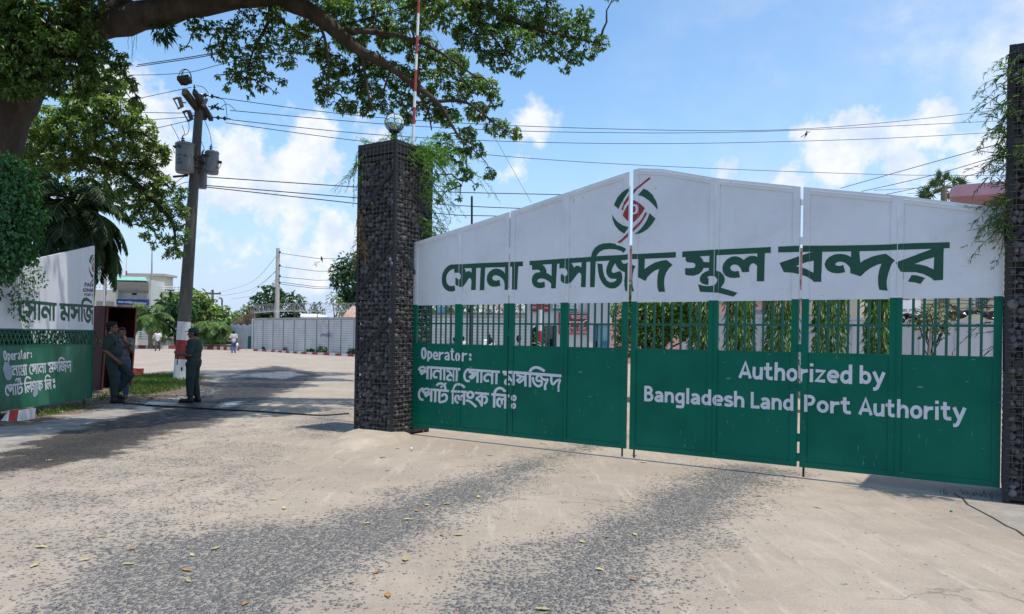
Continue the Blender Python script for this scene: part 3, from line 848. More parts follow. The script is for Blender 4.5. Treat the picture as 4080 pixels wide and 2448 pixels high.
def font_polys(text, corners, bold=.02, extra_top=None):
    """text as triangles in the quad given by (s,z) corners: base-left, base-right, top-right, top-left; top = cap height"""
    cu = bpy.data.curves.new('text', 'FONT')
    cu.body = text; cu.size = 1.0; cu.offset = bold; cu.resolution_u = 3
    ob = bpy.data.objects.new('text', cu)
    COL.objects.link(ob)
    dg = bpy.context.evaluated_depsgraph_get()
    me = bpy.data.meshes.new_from_object(ob.evaluated_get(dg))
    vs = [(v.co.x, v.co.y) for v in me.vertices]
    fs = [tuple(p.vertices) for p in me.polygons]
    bpy.data.objects.remove(ob); bpy.data.curves.remove(cu); bpy.data.meshes.remove(me)
    x0, x1 = min(v[0] for v in vs), max(v[0] for v in vs)
    cap = 0.729
    (bl, br, tr, tl) = corners
    def mp(x, y):
        a, b = (x - x0) / (x1 - x0), y / cap
        return tuple(bl[i] * (1 - a) * (1 - b) + br[i] * a * (1 - b) + tr[i] * a * b + tl[i] * (1 - a) * b for i in (0, 1))
    q = [mp(*v) for v in vs]
    return [[q[i] for i in f] for f in fs]

def lettering(name, pl, polys, s0, s1, off, m, parent, fused=True):
    """painted letters: a thin sheet just proud of the panel, cut at the leaf's edges; s0 may be a list of (s0, s1, off) spans
    (sheet and raised stiles); 'strokes' = brush strokes, each a hair above the last"""
    mb = MB()
    for a0, a1, of in (s0 if isinstance(s0, list) else [(s0, s1, off)]):
        if fused == 'strokes':
            for i, grp in enumerate(polys):
                for p in grp:
                    c = clip_poly(p, a0, a1)
                    if not c: continue
                    if area2(c) * (1 if pl.d.cross(Vector((0, 0, 1))).dot(pl.n) > 0 else -1) < 0: c = list(reversed(c))
                    mb.add([pl.w(q, of + (i % 9) * .00025) for q in c], [tuple(range(len(c)))])
            continue
        cl = [c for c in (clip_poly(p, a0, a1) for p in polys) if c]
        if not cl: continue
        if fused:
            v, f = union(cl)
            ws = [pl.w((q.x, q.y), of) for q in v]
        else:
            ws, f = [], []
            for p in cl:
                f.append(tuple(range(len(ws), len(ws) + len(p))))
                ws += [pl.w(q, of) for q in p]
        fs = []
        for t in f:
            t = tuple(t)
            nn = (ws[t[1]] - ws[t[0]]).cross(ws[t[2]] - ws[t[0]])
            fs.append(t if nn.dot(pl.n) > 0 else tuple(reversed(t)))
        mb.add(ws, fs)
    if not mb.f: return None
    return build(name, mb, m, parent)

m_gwhite = mat('panel_white_paint', (.68, .69, .71), .45, .07, 1.3, .5, 2.2, spec=.4, dirt=((.46, .45, .45), .4, 1.1), dents=.6, scratch=(.40, .37, .36))
m_ggreen = mat('gate_green_paint', (.003, .126, .079), .5, .22, 1.4, .5, 2.4, spec=.12, dirt=((.014, .13, .085), .6, 1.3), dents=.7, scratch=(.16, .26, .22))
m_gbars = mat('bar_green_paint', (.003, .10, .066), .42, .15, 3, .1, 30)
m_letter_g = mat('letter_green_paint', (.009, .072, .042), .45, .12, 2, spec=.35)
m_letter_w = mat('letter_white_paint', (.62, .63, .67), .5, .06, 3, dirt=((.4, .42, .44), .3, 9))
m_letter_r = mat('emblem_red_paint', (.30, .03, .03), .45, .12, 3)
m_letter_n = mat('letter_navy_paint', (.03, .035, .07), .5, .1, 3)
m_rust = mat('rusty_steel', (.20, .09, .05), .8, .4, 20)
m_steel_d = mat('dark_steel', (.02, .021, .022), .6, .25, 12, .15, 60)

TOPS = [(1650, 968), (2033, 845), (2514, 683)], [(2533, 676), (2550, 672), (2640, 675), (2863, 712), (3198, 746)], [(3200, 746), (3577, 780), (3995, 830)]
top_l = [GP.sz(*p) for p in TOPS[0]]; top_r = [GP.sz(*p) for p in TOPS[1] + TOPS[2]]
def lerp_top(tops, s):
    for a, c in zip(tops, tops[1:]):
        if s <= c[0]: break
    t = (s - a[0]) / (c[0] - a[0])
    return a[1] + (c[1] - a[1]) * t

def gbox(mb, pl, s0, z0, s1, z1, o0, o1, z2=None, z3=None, mi=0):
    """box on the gate plane; optional slanted top z1 (left) .. z2 (right), slanted bottom z0 .. z3"""
    z2 = z1 if z2 is None else z2
    z3 = z0 if z3 is None else z3
    poly = [pl.w((s0, z0), o0), pl.w((s1, z3), o0), pl.w((s1, z2), o0), pl.w((s0, z1), o0)]
    mb.prism(poly, pl.n * (o1 - o0), mi)

ZB, ZG, ZW = .125, 1.43, 2.035
def make_leaf(name, label, s0, s1, mids, tops, letters):
    root = thing(name, label, 'gate', GP.w(((s0 + s1) / 2, ZB)), 'green and white gate leaves')
    sw = .075
    # frame: lower green, upper white
    for nm, za, zb, m in (('lower_frame', ZB, ZW, m_ggreen), ('upper_frame', ZW, None, m_gwhite)):
        mb = MB()
        st = [(s0, s0 + sw), (s1 - sw, s1)] + [(c - .06, c + .06) for c in mids]
        for a, c in st:
            if zb: gbox(mb, GP, a, za, c, zb, -.035, .012)
            else: gbox(mb, GP, a, za, c, lerp_top(tops, a), -.035, .012, lerp_top(tops, c))
        if zb:
            xs = [s0 + sw] + [q for c in mids for q in (c - .06, c + .06)] + [s1 - sw]
            for a, c in zip(xs[::2], xs[1::2]):
                gbox(mb, GP, a, ZB, c, ZB + .06, -.035, .0115)
                gbox(mb, GP, a, ZG - .03, c, ZG, -.03, .004)
            for c in mids: mb.tube([GP.w((c + .005, z), .0125) for z in np.linspace(ZB + .02, ZW - .02, 24)], [random.uniform(.004, .008) for _ in range(24)], 6)
        else:
            xs = [s0 + sw] + [q for c in mids for q in (c - .06, c + .06)] + [s1 - sw]
            for a, c in zip(xs[::2], xs[1::2]):
                cuts = [a] + [t[0] for t in tops if a < t[0] < c] + [c]
                for q, r_ in zip(cuts, cuts[1:]):
                    ta, tb = lerp_top(tops, q), lerp_top(tops, r_)
                    gbox(mb, GP, q, ta - .075, r_, ta, -.035, .0115, tb, tb - .075)
                    gbox(mb, GP, q, ta - .042, r_, ta - .034, .0115, .016, tb - .034, tb - .042)
            for c in mids: mb.tube([GP.w((c + .005, z), .0125) for z in np.linspace(ZW + .02, lerp_top(tops, c) - .1, 24)], [random.uniform(.004, .007) for _ in range(24)], 6)
        build(nm, mb, m, root)
    # sheets
    up, lo = MB(), MB()
    xs = [s0 + .02] + [t[0] for t in tops if s0 + .02 < t[0] < s1 - .02] + [s1 - .02]
    for a, c in zip(xs, xs[1:]):
        gbox(up, GP, a, ZW, c, lerp_top(tops, a) - .02, -.012, 0, lerp_top(tops, c) - .02)
    gbox(up, GP, s0 + .02, ZW - .012, s1 - .02, ZW, -.03, .004)
    gbox(lo, GP, s0 + .02, ZB + .01, s1 - .02, ZG - .004, -.012, 0)
    build('upper_sheet', up, m_gwhite, root)
    build('lower_sheet', lo, m_ggreen, root)
    # bars
    xs = [s0 + sw] + [q for c in mids for q in (c - .06, c + .06)] + [s1 - sw]
    for a, c in zip(xs[::2], xs[1::2]):
        for k in range(7):
            s_ = a + (c - a) * (k + 1) / 8
            mb = MB(); mb.beam(GP.w((s_, ZG - .02), -.012), GP.w((s_, ZW + .002), -.012), .026, .012, GP.n)
            build('bar', mb, m_gbars, root)
        mb = MB(); gbox(mb, GP, a, 1.727, c, 1.752, -.026, -.004)
        build('cross_rail', mb, m_gbars, root)
    for nm, polys, off, m, fused in letters:
        ed = [s0 + .002, s0 + sw] + [q for c in mids for q in (c - .06, c + .06)] + [s1 - sw, s1 - .002]
        spans = [(a, c, off if k % 2 == 0 else off - .0118) for k, (a, c) in enumerate(zip(ed, ed[1:]))]
        lettering(nm, GP, polys, spans, None, off, m, root, fused)
    return root

def sx(u, v=1200): return GP.sz(u, v)[0]
E = dict(a0=sx(1648), m1=sx(1828), h1=sx(2029), m2=sx(2250), c0=sx(2501), c1=sx(2517), m3=sx(2843), h2=sx(3189), m4=sx(3571), b1=sx(3996))
def wq(c, o, k): return sz_list(GP, c, o, k)
K4, K5 = ((2400, 1160), .47174), ((3120, 1300), .47174)
def mixq(l, r_):
    (lb, lt, lc), (rb, rt, rc) = l, r_
    return [GP.sz(lc[0][0] + lb[0] * lc[1], lc[0][1] + lb[1] * lc[1]), GP.sz(rc[0][0] + rb[0] * rc[1], rc[0][1] + rb[1] * rc[1]),
            GP.sz(rc[0][0] + rt[0] * rc[1], rc[0][1] + rt[1] * rc[1]), GP.sz(lc[0][0] + lt[0] * lc[1], lc[0][1] + lt[1] * lc[1])]
LAT = {'A': (.82, [[(.08, .04), (.405, .93), (.73, .04)], [(.2, .31), (.61, .31)]]), 'u': (.68, [[(.12, .70), (.12, .28), (.20, .11), (.36, .10), (.54, .22)], [(.55, .70), (.55, 0)]]),
       't': (.62, [[(.24, .95), (.24, .28), (.32, .11), (.56, .10)], [(.02, .64), (.50, .64)]]), 'h': (.70, [[(.12, 1), (.12, 0)], [(.12, .42), (.24, .59), (.42, .60), (.55, .46), (.55, 0)]]),
       'o': (.72, [[(.35 + .235 * math.cos(k * math.pi / 8), .35 + .265 * math.sin(k * math.pi / 8)) for k in range(17)]]), 'r': (.56, [[(.12, .7), (.12, 0)], [(.12, .38), (.24, .57), (.52, .60)]]),
       'i': (.32, [[(.15, .70), (.15, 0)], [(.15, .84), (.15, 1.0)]]), 'z': (.66, [[(.06, .61), (.53, .61), (.10, .09), (.58, .09)]]),
       'e': (.70, [[(.12, .35), (.57, .36), (.53, .54), (.36, .61), (.19, .55), (.11, .36), (.17, .17), (.32, .09), (.57, .12)]]), 'd': (.72, [[(.57, 1), (.57, 0)], [(.57, .5), (.38, .61), (.20, .55), (.12, .36), (.17, .17), (.35, .09), (.57, .24)]]),
       'b': (.72, [[(.12, 1), (.12, 0)], [(.12, .5), (.31, .61), (.49, .55), (.57, .36), (.52, .17), (.34, .09), (.12, .24)]]), 'y': (.68, [[(.08, .70), (.35, .10)], [(.62, .70), (.35, .06), (.22, -.19), (.04, -.23)]]),
       'B': (.72, [[(.12, .99), (.12, .0)], [(.12, .91), (.38, .90), (.51, .77), (.46, .60), (.30, .53), (.12, .53)], [(.30, .53), (.49, .46), (.57, .31), (.50, .14), (.34, .09), (.12, .09)]]),
       'a': (.68, [[(.10, .54), (.24, .61), (.42, .59), (.52, .44), (.52, 0)], [(.52, .36), (.26, .35), (.11, .22), (.18, .10), (.34, .09), (.52, .24)]]), 'n': (.70, [[(.12, .7), (.12, 0)], [(.12, .42), (.24, .59), (.42, .60), (.55, .46), (.55, 0)]]),
       'g': (.70, [[(.55, .69), (.55, -.08), (.44, -.21), (.10, -.20)], [(.55, .5), (.38, .61), (.20, .55), (.12, .36), (.17, .17), (.35, .09), (.55, .24)]]), 'l': (.32, [[(.15, 1), (.15, 0)]]),
       's': (.60, [[(.52, .55), (.30, .61), (.13, .53), (.18, .40), (.42, .31), (.51, .20), (.42, .10), (.24, .08), (.06, .13)]]), 'L': (.62, [[(.12, 1), (.12, .09), (.58, .09)]]), 'P': (.68, [[(.12, 1), (.12, 0)], [(.12, .90), (.40, .89), (.54, .72), (.44, .50), (.28, .45), (.12, .45)]])}
def latin(text, corners, w=.185):
    bl, br, tr, tl = corners
    tot = sum(LAT[c][0] for c in text) - .12
    def mp(x, y):
        a, b = x / tot, y
        return tuple(bl[i] * (1 - a) * (1 - b) + br[i] * a * (1 - b) + tr[i] * a * b + tl[i] * (1 - a) * b for i in (0, 1))
    out, x = [], -.04
    for c in text:
        for st_ in LAT[c][1]:
            q = spline(st_, 3) if len(st_) > 3 and c not in 'zLA' else st_
            out.append([[mp(px + x, py) for px, py in piece] for piece in stroke(q, w)])
        x += LAT[c][0]
    return out
eng = []
for txt, l, r_ in [("Authorized", ((1155, 740), (1160, 592), K4), ((580, 490), (582, 326), K5)), ("by", ((648, 485), (650, 330), K5), ((850, 502), (850, 342), K5)),
                   ("Bangladesh", ((355, 930), (357, 800), K4), ((1196, 985), (1196, 848), K4)), ("Land", ((1255, 990), (1256, 852), K4), ((1613, 1012), (1613, 870), K4)),
                   ("Port", ((182, 722), (183, 578), K5), ((570, 745), (570, 596), K5)), ("Authority", ((642, 752), (645, 602), K5), ((1532, 806), (1532, 640), K5))]:
    eng.append(latin(txt, mixq(l, r_)))
eng1 = eng[0] + eng[1]; eng2 = sum(eng[2:], [])

rt_letters = [('sign_lettering', big_sz, .0145, m_letter_g, True)]
emb = [('emblem_arcs', embg_sz, .0145, m_letter_g, True), ('emblem_diamond', embr_sz, .0147, m_letter_r, True), ('emblem_letter', embp_sz, .0162, m_letter_w, True)]
opl = [('operator_lettering', oper_sz, .0145, m_letter_w, 'strokes'), ('company_lettering', l2a_sz + l2b_sz, .0145, m_letter_w, 'strokes'), ('company_lettering', l3a_sz + l3b_sz, .0145, m_letter_w, 'strokes')]
enl = [('authority_lettering', eng1, .0145, m_letter_w, 'strokes'), ('authority_lettering', eng2, .0145, m_letter_w, 'strokes')]
GAP = .012
leafs = [None] * 4
leafs[0] = make_leaf('gate_leaf', 'green and white gate leaf painted Operator, beside the front stone pillar', E['a0'], E['h1'] - GAP, [E['m1']], top_l, rt_letters + opl)
leafs[1] = make_leaf('gate_leaf', 'gate leaf with left half of the emblem and end of the Operator lettering', E['h1'] + GAP, E['c0'], [E['m2']], top_l, rt_letters + emb + opl)
leafs[2] = make_leaf('gate_leaf', 'gate leaf with right half of the emblem, painted Bangladesh Land below', E['c1'], E['h2'] - GAP * 1.4, [E['m3']], top_r, rt_letters + emb + enl)
leafs[3] = make_leaf('gate_leaf', 'gate leaf painted Port Authority, against the vine covered pillar', E['h2'] + GAP * 1.4, E['b1'], [E['m4']], top_r, rt_letters + enl)

def hinge_set(s_, spots, m_list, parent):
    for z0, z1, m in spots:
        mb = MB(); mb.lathe(GP.w((s_, z0), .004), [(.016, 0), (.018, .004), (.018, (z1 - z0) / 2 - .003), (.0155, (z1 - z0) / 2), (.018, (z1 - z0) / 2 + .003), (.018, z1 - z0 - .004), (.016, z1 - z0)], 12)
        build('hinge', mb, m_list[m], parent)
zz = lambda u, v: GP.sz(u, v)[1]
hinge_set(E['h2'], [(zz(3190, 818), zz(3190, 795), 0), (zz(3190, 975), zz(3190, 945), 0), (zz(3190, 1188), zz(3190, 1157), 0), (zz(3186, 1404), zz(3186, 1372), 1), (zz(3184, 1560), zz(3184, 1528), 1), (zz(3182, 1760), zz(3182, 1728), 1), (zz(3180, 1838), zz(3180, 1806), 1)], [m_gwhite, m_ggreen], leafs[3])
hinge_set(E['h1'], [(zz(2033, 1014), zz(2033, 988), 0), (zz(2030, 1176), zz(2030, 1150), 0), (zz(2026, 1340), zz(2026, 1315), 1), (zz(2024, 1645), zz(2024, 1620), 1)], [m_gwhite, m_ggreen], leafs[1])
for s_, q in ((E['c0'] - .05, 1), (E['c1'] + .06, 2), (E['h2'] + .06, 3)):
    mb = MB(); mb.tube([GP.w((s_, .015), -.01), GP.w((s_, ZB + .05), -.01)], .012, 8)
    build('drop_bolt', mb, m_steel_d, leafs[q])

# --- the opened leaf on the left
LA, LB = P(0, 1642, 12.4), P(364, 1586, 15.25)
LP = Plane(LA, LB)
if LP.n.x < 0: LP.n = -LP.n
lend = LP.sz(370, 1315)[0]
E3, E4 = ((0, 1000), .2156), ((0, 1380), .2156)
def affine(src, dst):
    A = np.array([[s_, z, 1] for s_, z in src]); B = np.array(dst)
    M_ = np.linalg.solve(A, B)
    one = lambda p: [tuple(np.array([s_, z, 1]) @ M_) for s_, z in p]
    return lambda polys: [one(p) if isinstance(p[0], tuple) else [one(q) for q in p] for p in polys]
def lz(x, y, e): return LP.sz(e[0][0] + x * e[1], e[0][1] + y * e[1])
aff_big = affine([GP.sz(1740 + 400 * .14827, 960 + 640 * .14827), GP.sz(2090 + 1640 * .16175, 950 + 460 * .16175), GP.sz(2090 + 770 * .16175, 950 + 1235 * .16175)], [lz(430, 905, E3), lz(1500, 990, E3), lz(1282, 1305, E3)])
aff_sml = affine([GP.sz(1650 + 148 * .18868, 1370 + 200 * .18868), GP.sz(1930 + 800 * .16174, 1420 + 1125 * .16174), GP.sz(1930 + 1838 * .16174, 1420 + 878 * .16174)], [lz(60, 175, E4), lz(1018, 685, E4), lz(1305, 480, E4)])
aff_emb = affine([GP.sz(2420 + 130 * .20219, 680 + 680 * .20219), GP.sz(2420 + 340 * .20219, 680 + 1250 * .20219), GP.sz(2420 + 480 * .20219, 680 + 348 * .20219)], [lz(1645, 190, E3), lz(1705, 510, E3), lz(1728, 75, E3)])
def make_left_leaf():
    root = thing('gate_leaf', 'opened gate leaf with lattice strip under the big tree, behind the guard', 'gate', LP.w((lend / 2, .15)), 'green and white gate leaves')
    z_w, z_g = LP.sz(0, 1309)[1], LP.sz(0, 1382)[1]
    t0, t1 = LP.sz(91, 1043), LP.sz(368, 982)
    zt = lambda s_: t0[1] + (t1[1] - t0[1]) * (s_ - t0[0]) / (t1[0] - t0[0])
    sa = -1.3
    zb = .15
    dark = m_ggreen
    mb = MB(); gbox(mb, LP, sa, z_w, lend, zt(sa), -.04, 0, zt(lend)); build('upper_sheet', mb, mat('old_white_paint', (.66, .67, .71), .5, .08, 1.2, .12, 2, dirt=((.42, .45, .5), .45, .9), stretch=(1, 1, .25)), root)
    mb = MB(); gbox(mb, LP, sa, zb, lend, z_g, -.04, 0)
    build('lower_sheet', mb, mat('old_green_paint', (.012, .125, .072), .42, .25, 1.1, .15, 3, dirt=((.10, .26, .19), .6, 1.6), stretch=(1, 1, .3)), root)
    mb = MB()
    gbox(mb, LP, sa, z_w - .03, lend, z_w, -.045, .006); gbox(mb, LP, sa, z_g, lend, z_g + .02, -.045, .006); gbox(mb, LP, lend - .03, zb, lend + .012, z_g, -.045, .006); gbox(mb, LP, lend - .03, z_g, lend + .012, z_w - .03, -.045, .004)
    build('lower_frame', mb, m_gbars, root)
    mb = MB(); gbox(mb, LP, lend - .012, z_w, lend + .012, zt(lend), -.045, .004); build('upper_frame', mb, m_gwhite, root)
    k = 0
    s_ = sa
    dz = z_w - z_g
    while s_ < lend - .1:
        for sgn in (1, -1):
            a, c = (s_, s_ + .17) if sgn > 0 else (s_ + .17, s_)
            mb = MB(); mb.beam(LP.w((a, z_g + .01), -.012 - .012 * (sgn > 0)), LP.w((c, z_w - .01), -.012 - .012 * (sgn > 0)), .022, .006, LP.n)
            build('lattice_bar', mb, mat('lattice_green', (.008, .12, .075), .45, .2, 4), root)
        s_ += .115
    lettering('sign_lettering', LP, aff_big(big_sz[:N_SHONA]), sa, lend - .002, .003, m_letter_g, root)
    lettering('emblem_arcs', LP, aff_emb(embg_sz), sa, lend - .002, .003, m_letter_g, root)
    lettering('emblem_diamond', LP, aff_emb(embr_sz), sa, lend - .002, .0035, m_letter_r, root)
    for nm, q in (('operator_lettering', oper_sz), ('company_lettering', l2a_sz + l2b_sz), ('company_lettering', l3a_sz + l3b_sz)):
        lettering(nm, LP, aff_sml(q), sa, lend, .003, m_letter_w, root, 'strokes')
    com = []
    for txt, x0, yb, x1, yt in (("PAN", 1562, 661, 1722, 586), ("SONAM", 1533, 755, 1742, 688), ("PORT L", 1559, 836, 1728, 783)):
        com += font_polys(txt, [lz(x0, yb, E3), lz(x1, yb + 4, E3), lz(x1, yt + 6, E3), lz(x0, yt, E3)], .03)
    lettering('port_lettering', LP, com, sa, lend - .002, .003, m_letter_n, root, False)
    blots = [spline([(70, 290), (160, 300), (168, 360), (215, 375), (215, 480), (200, 600), (150, 632), (100, 600), (60, 480), (45, 420), (70, 290)], 3)[:-1],
             spline([(645, 690), (700, 685), (728, 720), (700, 800), (690, 880), (640, 945), (600, 900), (622, 800), (618, 740), (645, 690)], 3)[:-1]]
    for b in blots: lettering('paint_smear', LP, [[lz(x, y, E4) for x, y in b]], sa, lend, .006, mat('smear_paint', (.30, .36, .43), .6, .15, 4), root)
    mb = MB(); mb.tube([LP.w((lend - .25, .01), -.02), LP.w((lend - .25, .2), -.02)], .012, 8); build('bolt', mb, m_steel_d, root)
make_left_leaf()

# ---------------------------------------------------------------- gabion pillars
DG, DB = GP.d.copy(), -GP.n.copy()        # along the gate (to the right), away from the road
m_stone = mat('gabion_stone', (.088, .089, .093), .7, .35, 9, .5, 30, island=.75, spec=.4)
m_wire = mat('gabion_wire', (.125, .115, .105), .55, .3, 20, metal=.4)
m_frame = mat('gabion_frame', (.022, .022, .024), .55, .25, 6, .1, 40)
m_fern = mat('fern_green', (.10, .22, .045), .6, .25, 2, island=.45, trans=.4)
m_fern_dry = mat('dry_fern', (.20, .12, .045), .8, .3, 2, island=.5, trans=.3)
m_twig = mat('twig_brown', (.10, .075, .05), .9, .3, 8)

def ico():
    t = (1 + 5 ** .5) / 2
    v = unit(np.array([(-1, t, 0), (1, t, 0), (-1, -t, 0), (1, -t, 0), (0, -1, t), (0, 1, t), (0, -1, -t), (0, 1, -t), (t, 0, -1), (t, 0, 1), (-t, 0, -1), (-t, 0, 1)], float))
    f = [(0, 11, 5), (0, 5, 1), (0, 1, 7), (0, 7, 10), (0, 10, 11), (1, 5, 9), (5, 11, 4), (11, 10, 2), (10, 7, 6), (7, 1, 8), (3, 9, 4), (3, 4, 2), (3, 2, 6), (3, 6, 8), (3, 8, 9), (4, 9, 5), (2, 4, 11), (6, 2, 10), (8, 6, 7), (9, 8, 1)]
    vs, fs, mid = [tuple(x) for x in v], [], {}
    def m_(a, b):
        k = (min(a, b), max(a, b))
        if k not in mid:
            p = unit((np.array(vs[a]) + np.array(vs[b])) / 2); mid[k] = len(vs); vs.append(tuple(p))
        return mid[k]
    for a, b, c in f:
        x, y, z = m_(a, b), m_(b, c), m_(c, a)
        fs += [(a, x, z), (b, y, x), (c, z, y), (x, y, z)]
    return np.array(vs), np.array(fs)
ICO_V, ICO_F = ico()

def rocks(centers, sizes, nrm=None):
    """angular stones: squashed, faceted balls"""
    n = len(centers)
    q = rng.normal(size=(n, 4)); q /= np.linalg.norm(q, axis=1, keepdims=True)
    w, x, y, z = q.T
    Rm = np.stack([1 - 2 * (y * y + z * z), 2 * (x * y - z * w), 2 * (x * z + y * w), 2 * (x * y + z * w), 1 - 2 * (x * x + z * z), 2 * (y * z - x * w), 2 * (x * z - y * w), 2 * (y * z + x * w), 1 - 2 * (x * x + y * y)], -1).reshape(n, 3, 3)
    sc = rng.uniform(.62, 1.1, (n, 1, 3))
    v = ICO_V[None] * sc
    for _ in range(5):                                   # chop with random planes
        d = rand_dirs(n)[:, None, :]
        lim = rng.uniform(.45, .8, (n, 1, 1))
        t = (v * d).sum(-1, keepdims=True)
        v = v - d * np.maximum(t - lim, 0)
    v = np.einsum('nij,nkj->nki', Rm, v) * np.asarray(sizes).reshape(-1, 1, 1)
    v = v + np.asarray(centers)[:, None, :]
    f = (ICO_F[None] + (np.arange(n) * len(ICO_V))[:, None, None]).reshape(-1, 3)
    return v.reshape(-1, 3), f

def fern(starts, lens, dirs, leafl=.10, dens=60, m=m_fern, droop=.6):
    """trailing stems with needle-like side leaves; returns stem MB and leaf arrays"""
    mb = MB(); P_, A_, L_ = [], [], []
    for s_, l, d in zip(starts, lens, dirs):
        p = Vector(s_); d = Vector(d).normalized()
        pts = [p.copy()]
        n = max(4, int(l / .07))
        for i in range(n):
            d = (d + Vector((random.gauss(0, .16), random.gauss(0, .16), random.gauss(0, .12) - droop * .12))).normalized()
            p = p + d * (l / n); pts.append(p.copy())
            for _ in range(max(1, int(dens * l / n))):
                t = random.random()
                P_.append(pts[-2].lerp(pts[-1], t))
                A_.append(d * .6 + Vector((random.gauss(0, .6), random.gauss(0, .6), random.gauss(0, .45))))
                L_.append(leafl * random.uniform(.4, 1.2) * (1 - .5 * i / n))
        mb.tube(pts, [.004 - .0025 * i / n for i in range(n + 1)], 4, cap=False)
    P_, A_, L_ = np.array(P_), np.array(A_), np.array(L_)
    return mb, leaf_arrays(P_, A_, unit(np.array([0, 0, 1.]) + rng.normal(size=P_.shape) * .3), L_, np.maximum(L_ * .09, .004), .05, .25)

def make_pillar(label, corner, w, dep, Ht, faces, zs):
    """corner: front corner nearest the gate opening; extends along e1 by w and back by dep"""
    e1, c0, e2 = faces[0], Vector(corner), (faces[1] if len(faces) > 1 else DB)
    root = thing('stone_pillar', label, 'pillar', c0 + e1 * w / 2 + e2 * dep / 2, 'stone filled cage pillars')
    fr = MB()
    A = .055
    cs = [c0, c0 + e1 * w, c0 + e1 * w + e2 * dep, c0 + e2 * dep]
    up = Vector((0, 0, 1))
    for i, c in enumerate(cs):
        inx = (cs[(i + 1) % 4] - c).normalized(); iny = (cs[(i - 1) % 4] - c).normalized()
        fr.frame_box(c, inx * A, iny * A, up * Ht)
    band = zs['band']
    rings = []
    for i in range(4):
        a, b = cs[i], cs[(i + 1) % 4]
        d = (b - a).normalized(); inn = (cs[(i + 2) % 4] - b).normalized()
        for z0, z1 in ((.03, .09), (Ht - .07, Ht - .002), (Ht - band - .09, Ht - band - .03)):
            fr.frame_box(a + d * A + up * z0 + inn * .003, d * ((b - a).length - 2 * A), inn * .04, up * (z1 - z0))
        fr.frame_box(a + d * A + up * (Ht - band) + inn * .012, d * ((b - a).length - 2 * A), inn * .01, up * (band - .07))
    fr.frame_box(c0 + e1 * .03 + e2 * .03 + up * (Ht - .03), e1 * (w - .06), e2 * (dep - .06), up * .02)
    build('frame', fr, m_frame, root)
    for i, (ea, fa) in enumerate(((e1, c0), (e2, c0), (e1, c0 + e2 * dep), (e2, c0 + e1 * w))):
        wd = w if i % 2 == 0 else dep
        nrm = [-e2, -e1, e2, e1][i]
        if i > 1: continue
        for (za, zb) in zs['braces']:
            mb = MB(); mb.beam(fa + ea * A + up * zb + nrm * .008, fa + ea * (wd - A) + up * za + nrm * .008, .05, .012, nrm)
            build('brace', mb, m_frame, root)
    wm, st_c = MB(), []
    for i in range(4):
        a, b = cs[i], cs[(i + 1) % 4]
        d = (b - a).normalized(); inn = (cs[(i + 2) % 4] - b).normalized(); L_ = (b - a).length
        z = .13
        while z < Ht - .03:
            q = random.gauss(0, .004)
            wm.tube([a + d * .02 + up * (z + q) - inn * .004, a + d * (L_ / 2) + up * (z - q) - inn * .006, a + d * (L_ - .02) + up * (z + q) - inn * .004], .0036, 4, cap=False)
            z += .068
        k = .075
        while k < L_ - .04:
            wm.tube([a + d * k + up * .06 + inn * .001, a + d * k + up * (Ht - .03) + inn * .001], .003, 4, cap=False)
            k += .078
        sp = .072
        for zz_ in np.arange(.10, Ht - band - .06, sp):
            for x in np.arange(.05, L_ - .02, sp):
                p = a + d * (x + random.uniform(-.022, .022)) + up * (zz_ + random.uniform(-.022, .022)) + inn * (.062 + random.uniform(-.012, .02))
                st_c.append(tuple(p))
    st_c = np.array(st_c)
    v, f = rocks(st_c, rng.uniform(.034, .056, len(st_c)))
    np_mesh('stone_fill', v, f, m_stone, root, kind='stuff')
    build('wire_mesh', wm, m_wire, root, kind='stuff')
    core = MB(); core.frame_box(c0 + e1 * .07 + e2 * .07, e1 * (w - .14), e2 * (dep - .14), up * (Ht - .1))
    build('core', core, mat('core_dark', (.02, .02, .02), .95, .2), root)
    return root, cs

PC = Vector((-1.80, 11.10, 0))
pillar_f, pcs = make_pillar('tall dark stone filled pillar with a globe lamp, left of the closed gate', PC, .80, .88, 4.53, (-DG,), dict(band=.19, braces=[(1.17, 1.80), (2.23, 2.90), (3.42, 4.07)]))
RC = GP.w((E['b1'] + .02, 0), .10)
pillar_r, rcs = make_pillar('stone filled pillar overgrown with hanging vines, right of the closed gate', RC, .85, .88, 4.50, (DG,), dict(band=.17, braces=[(2.05, 1.30), (3.3, 2.6)]))
LPc = Vector((-9.05, 12.2, 0))
pillar_l, lcs = make_pillar('pillar wrapped in green creepers at the opened gate leaf', LPc, .85, .88, 4.4, (Vector((-1, 0, 0)), Vector((-.06, 1, 0)).normalized()), dict(band=.17, braces=[(1.2, 1.9), (2.5, 3.2)]))

def vine(name, label, starts, lens, dirs, parts, leafl=.10, dens=60, droop=.6, m=m_fern):
    root = thing(name, label, 'vine', starts[0])
    mb, (v, f) = fern(starts, lens, dirs, leafl, dens, m, droop)
    build('stem', mb, m_twig, root)
    np_mesh('foliage', v, f, m, root)
    return root
up = Vector((0, 0, 1))
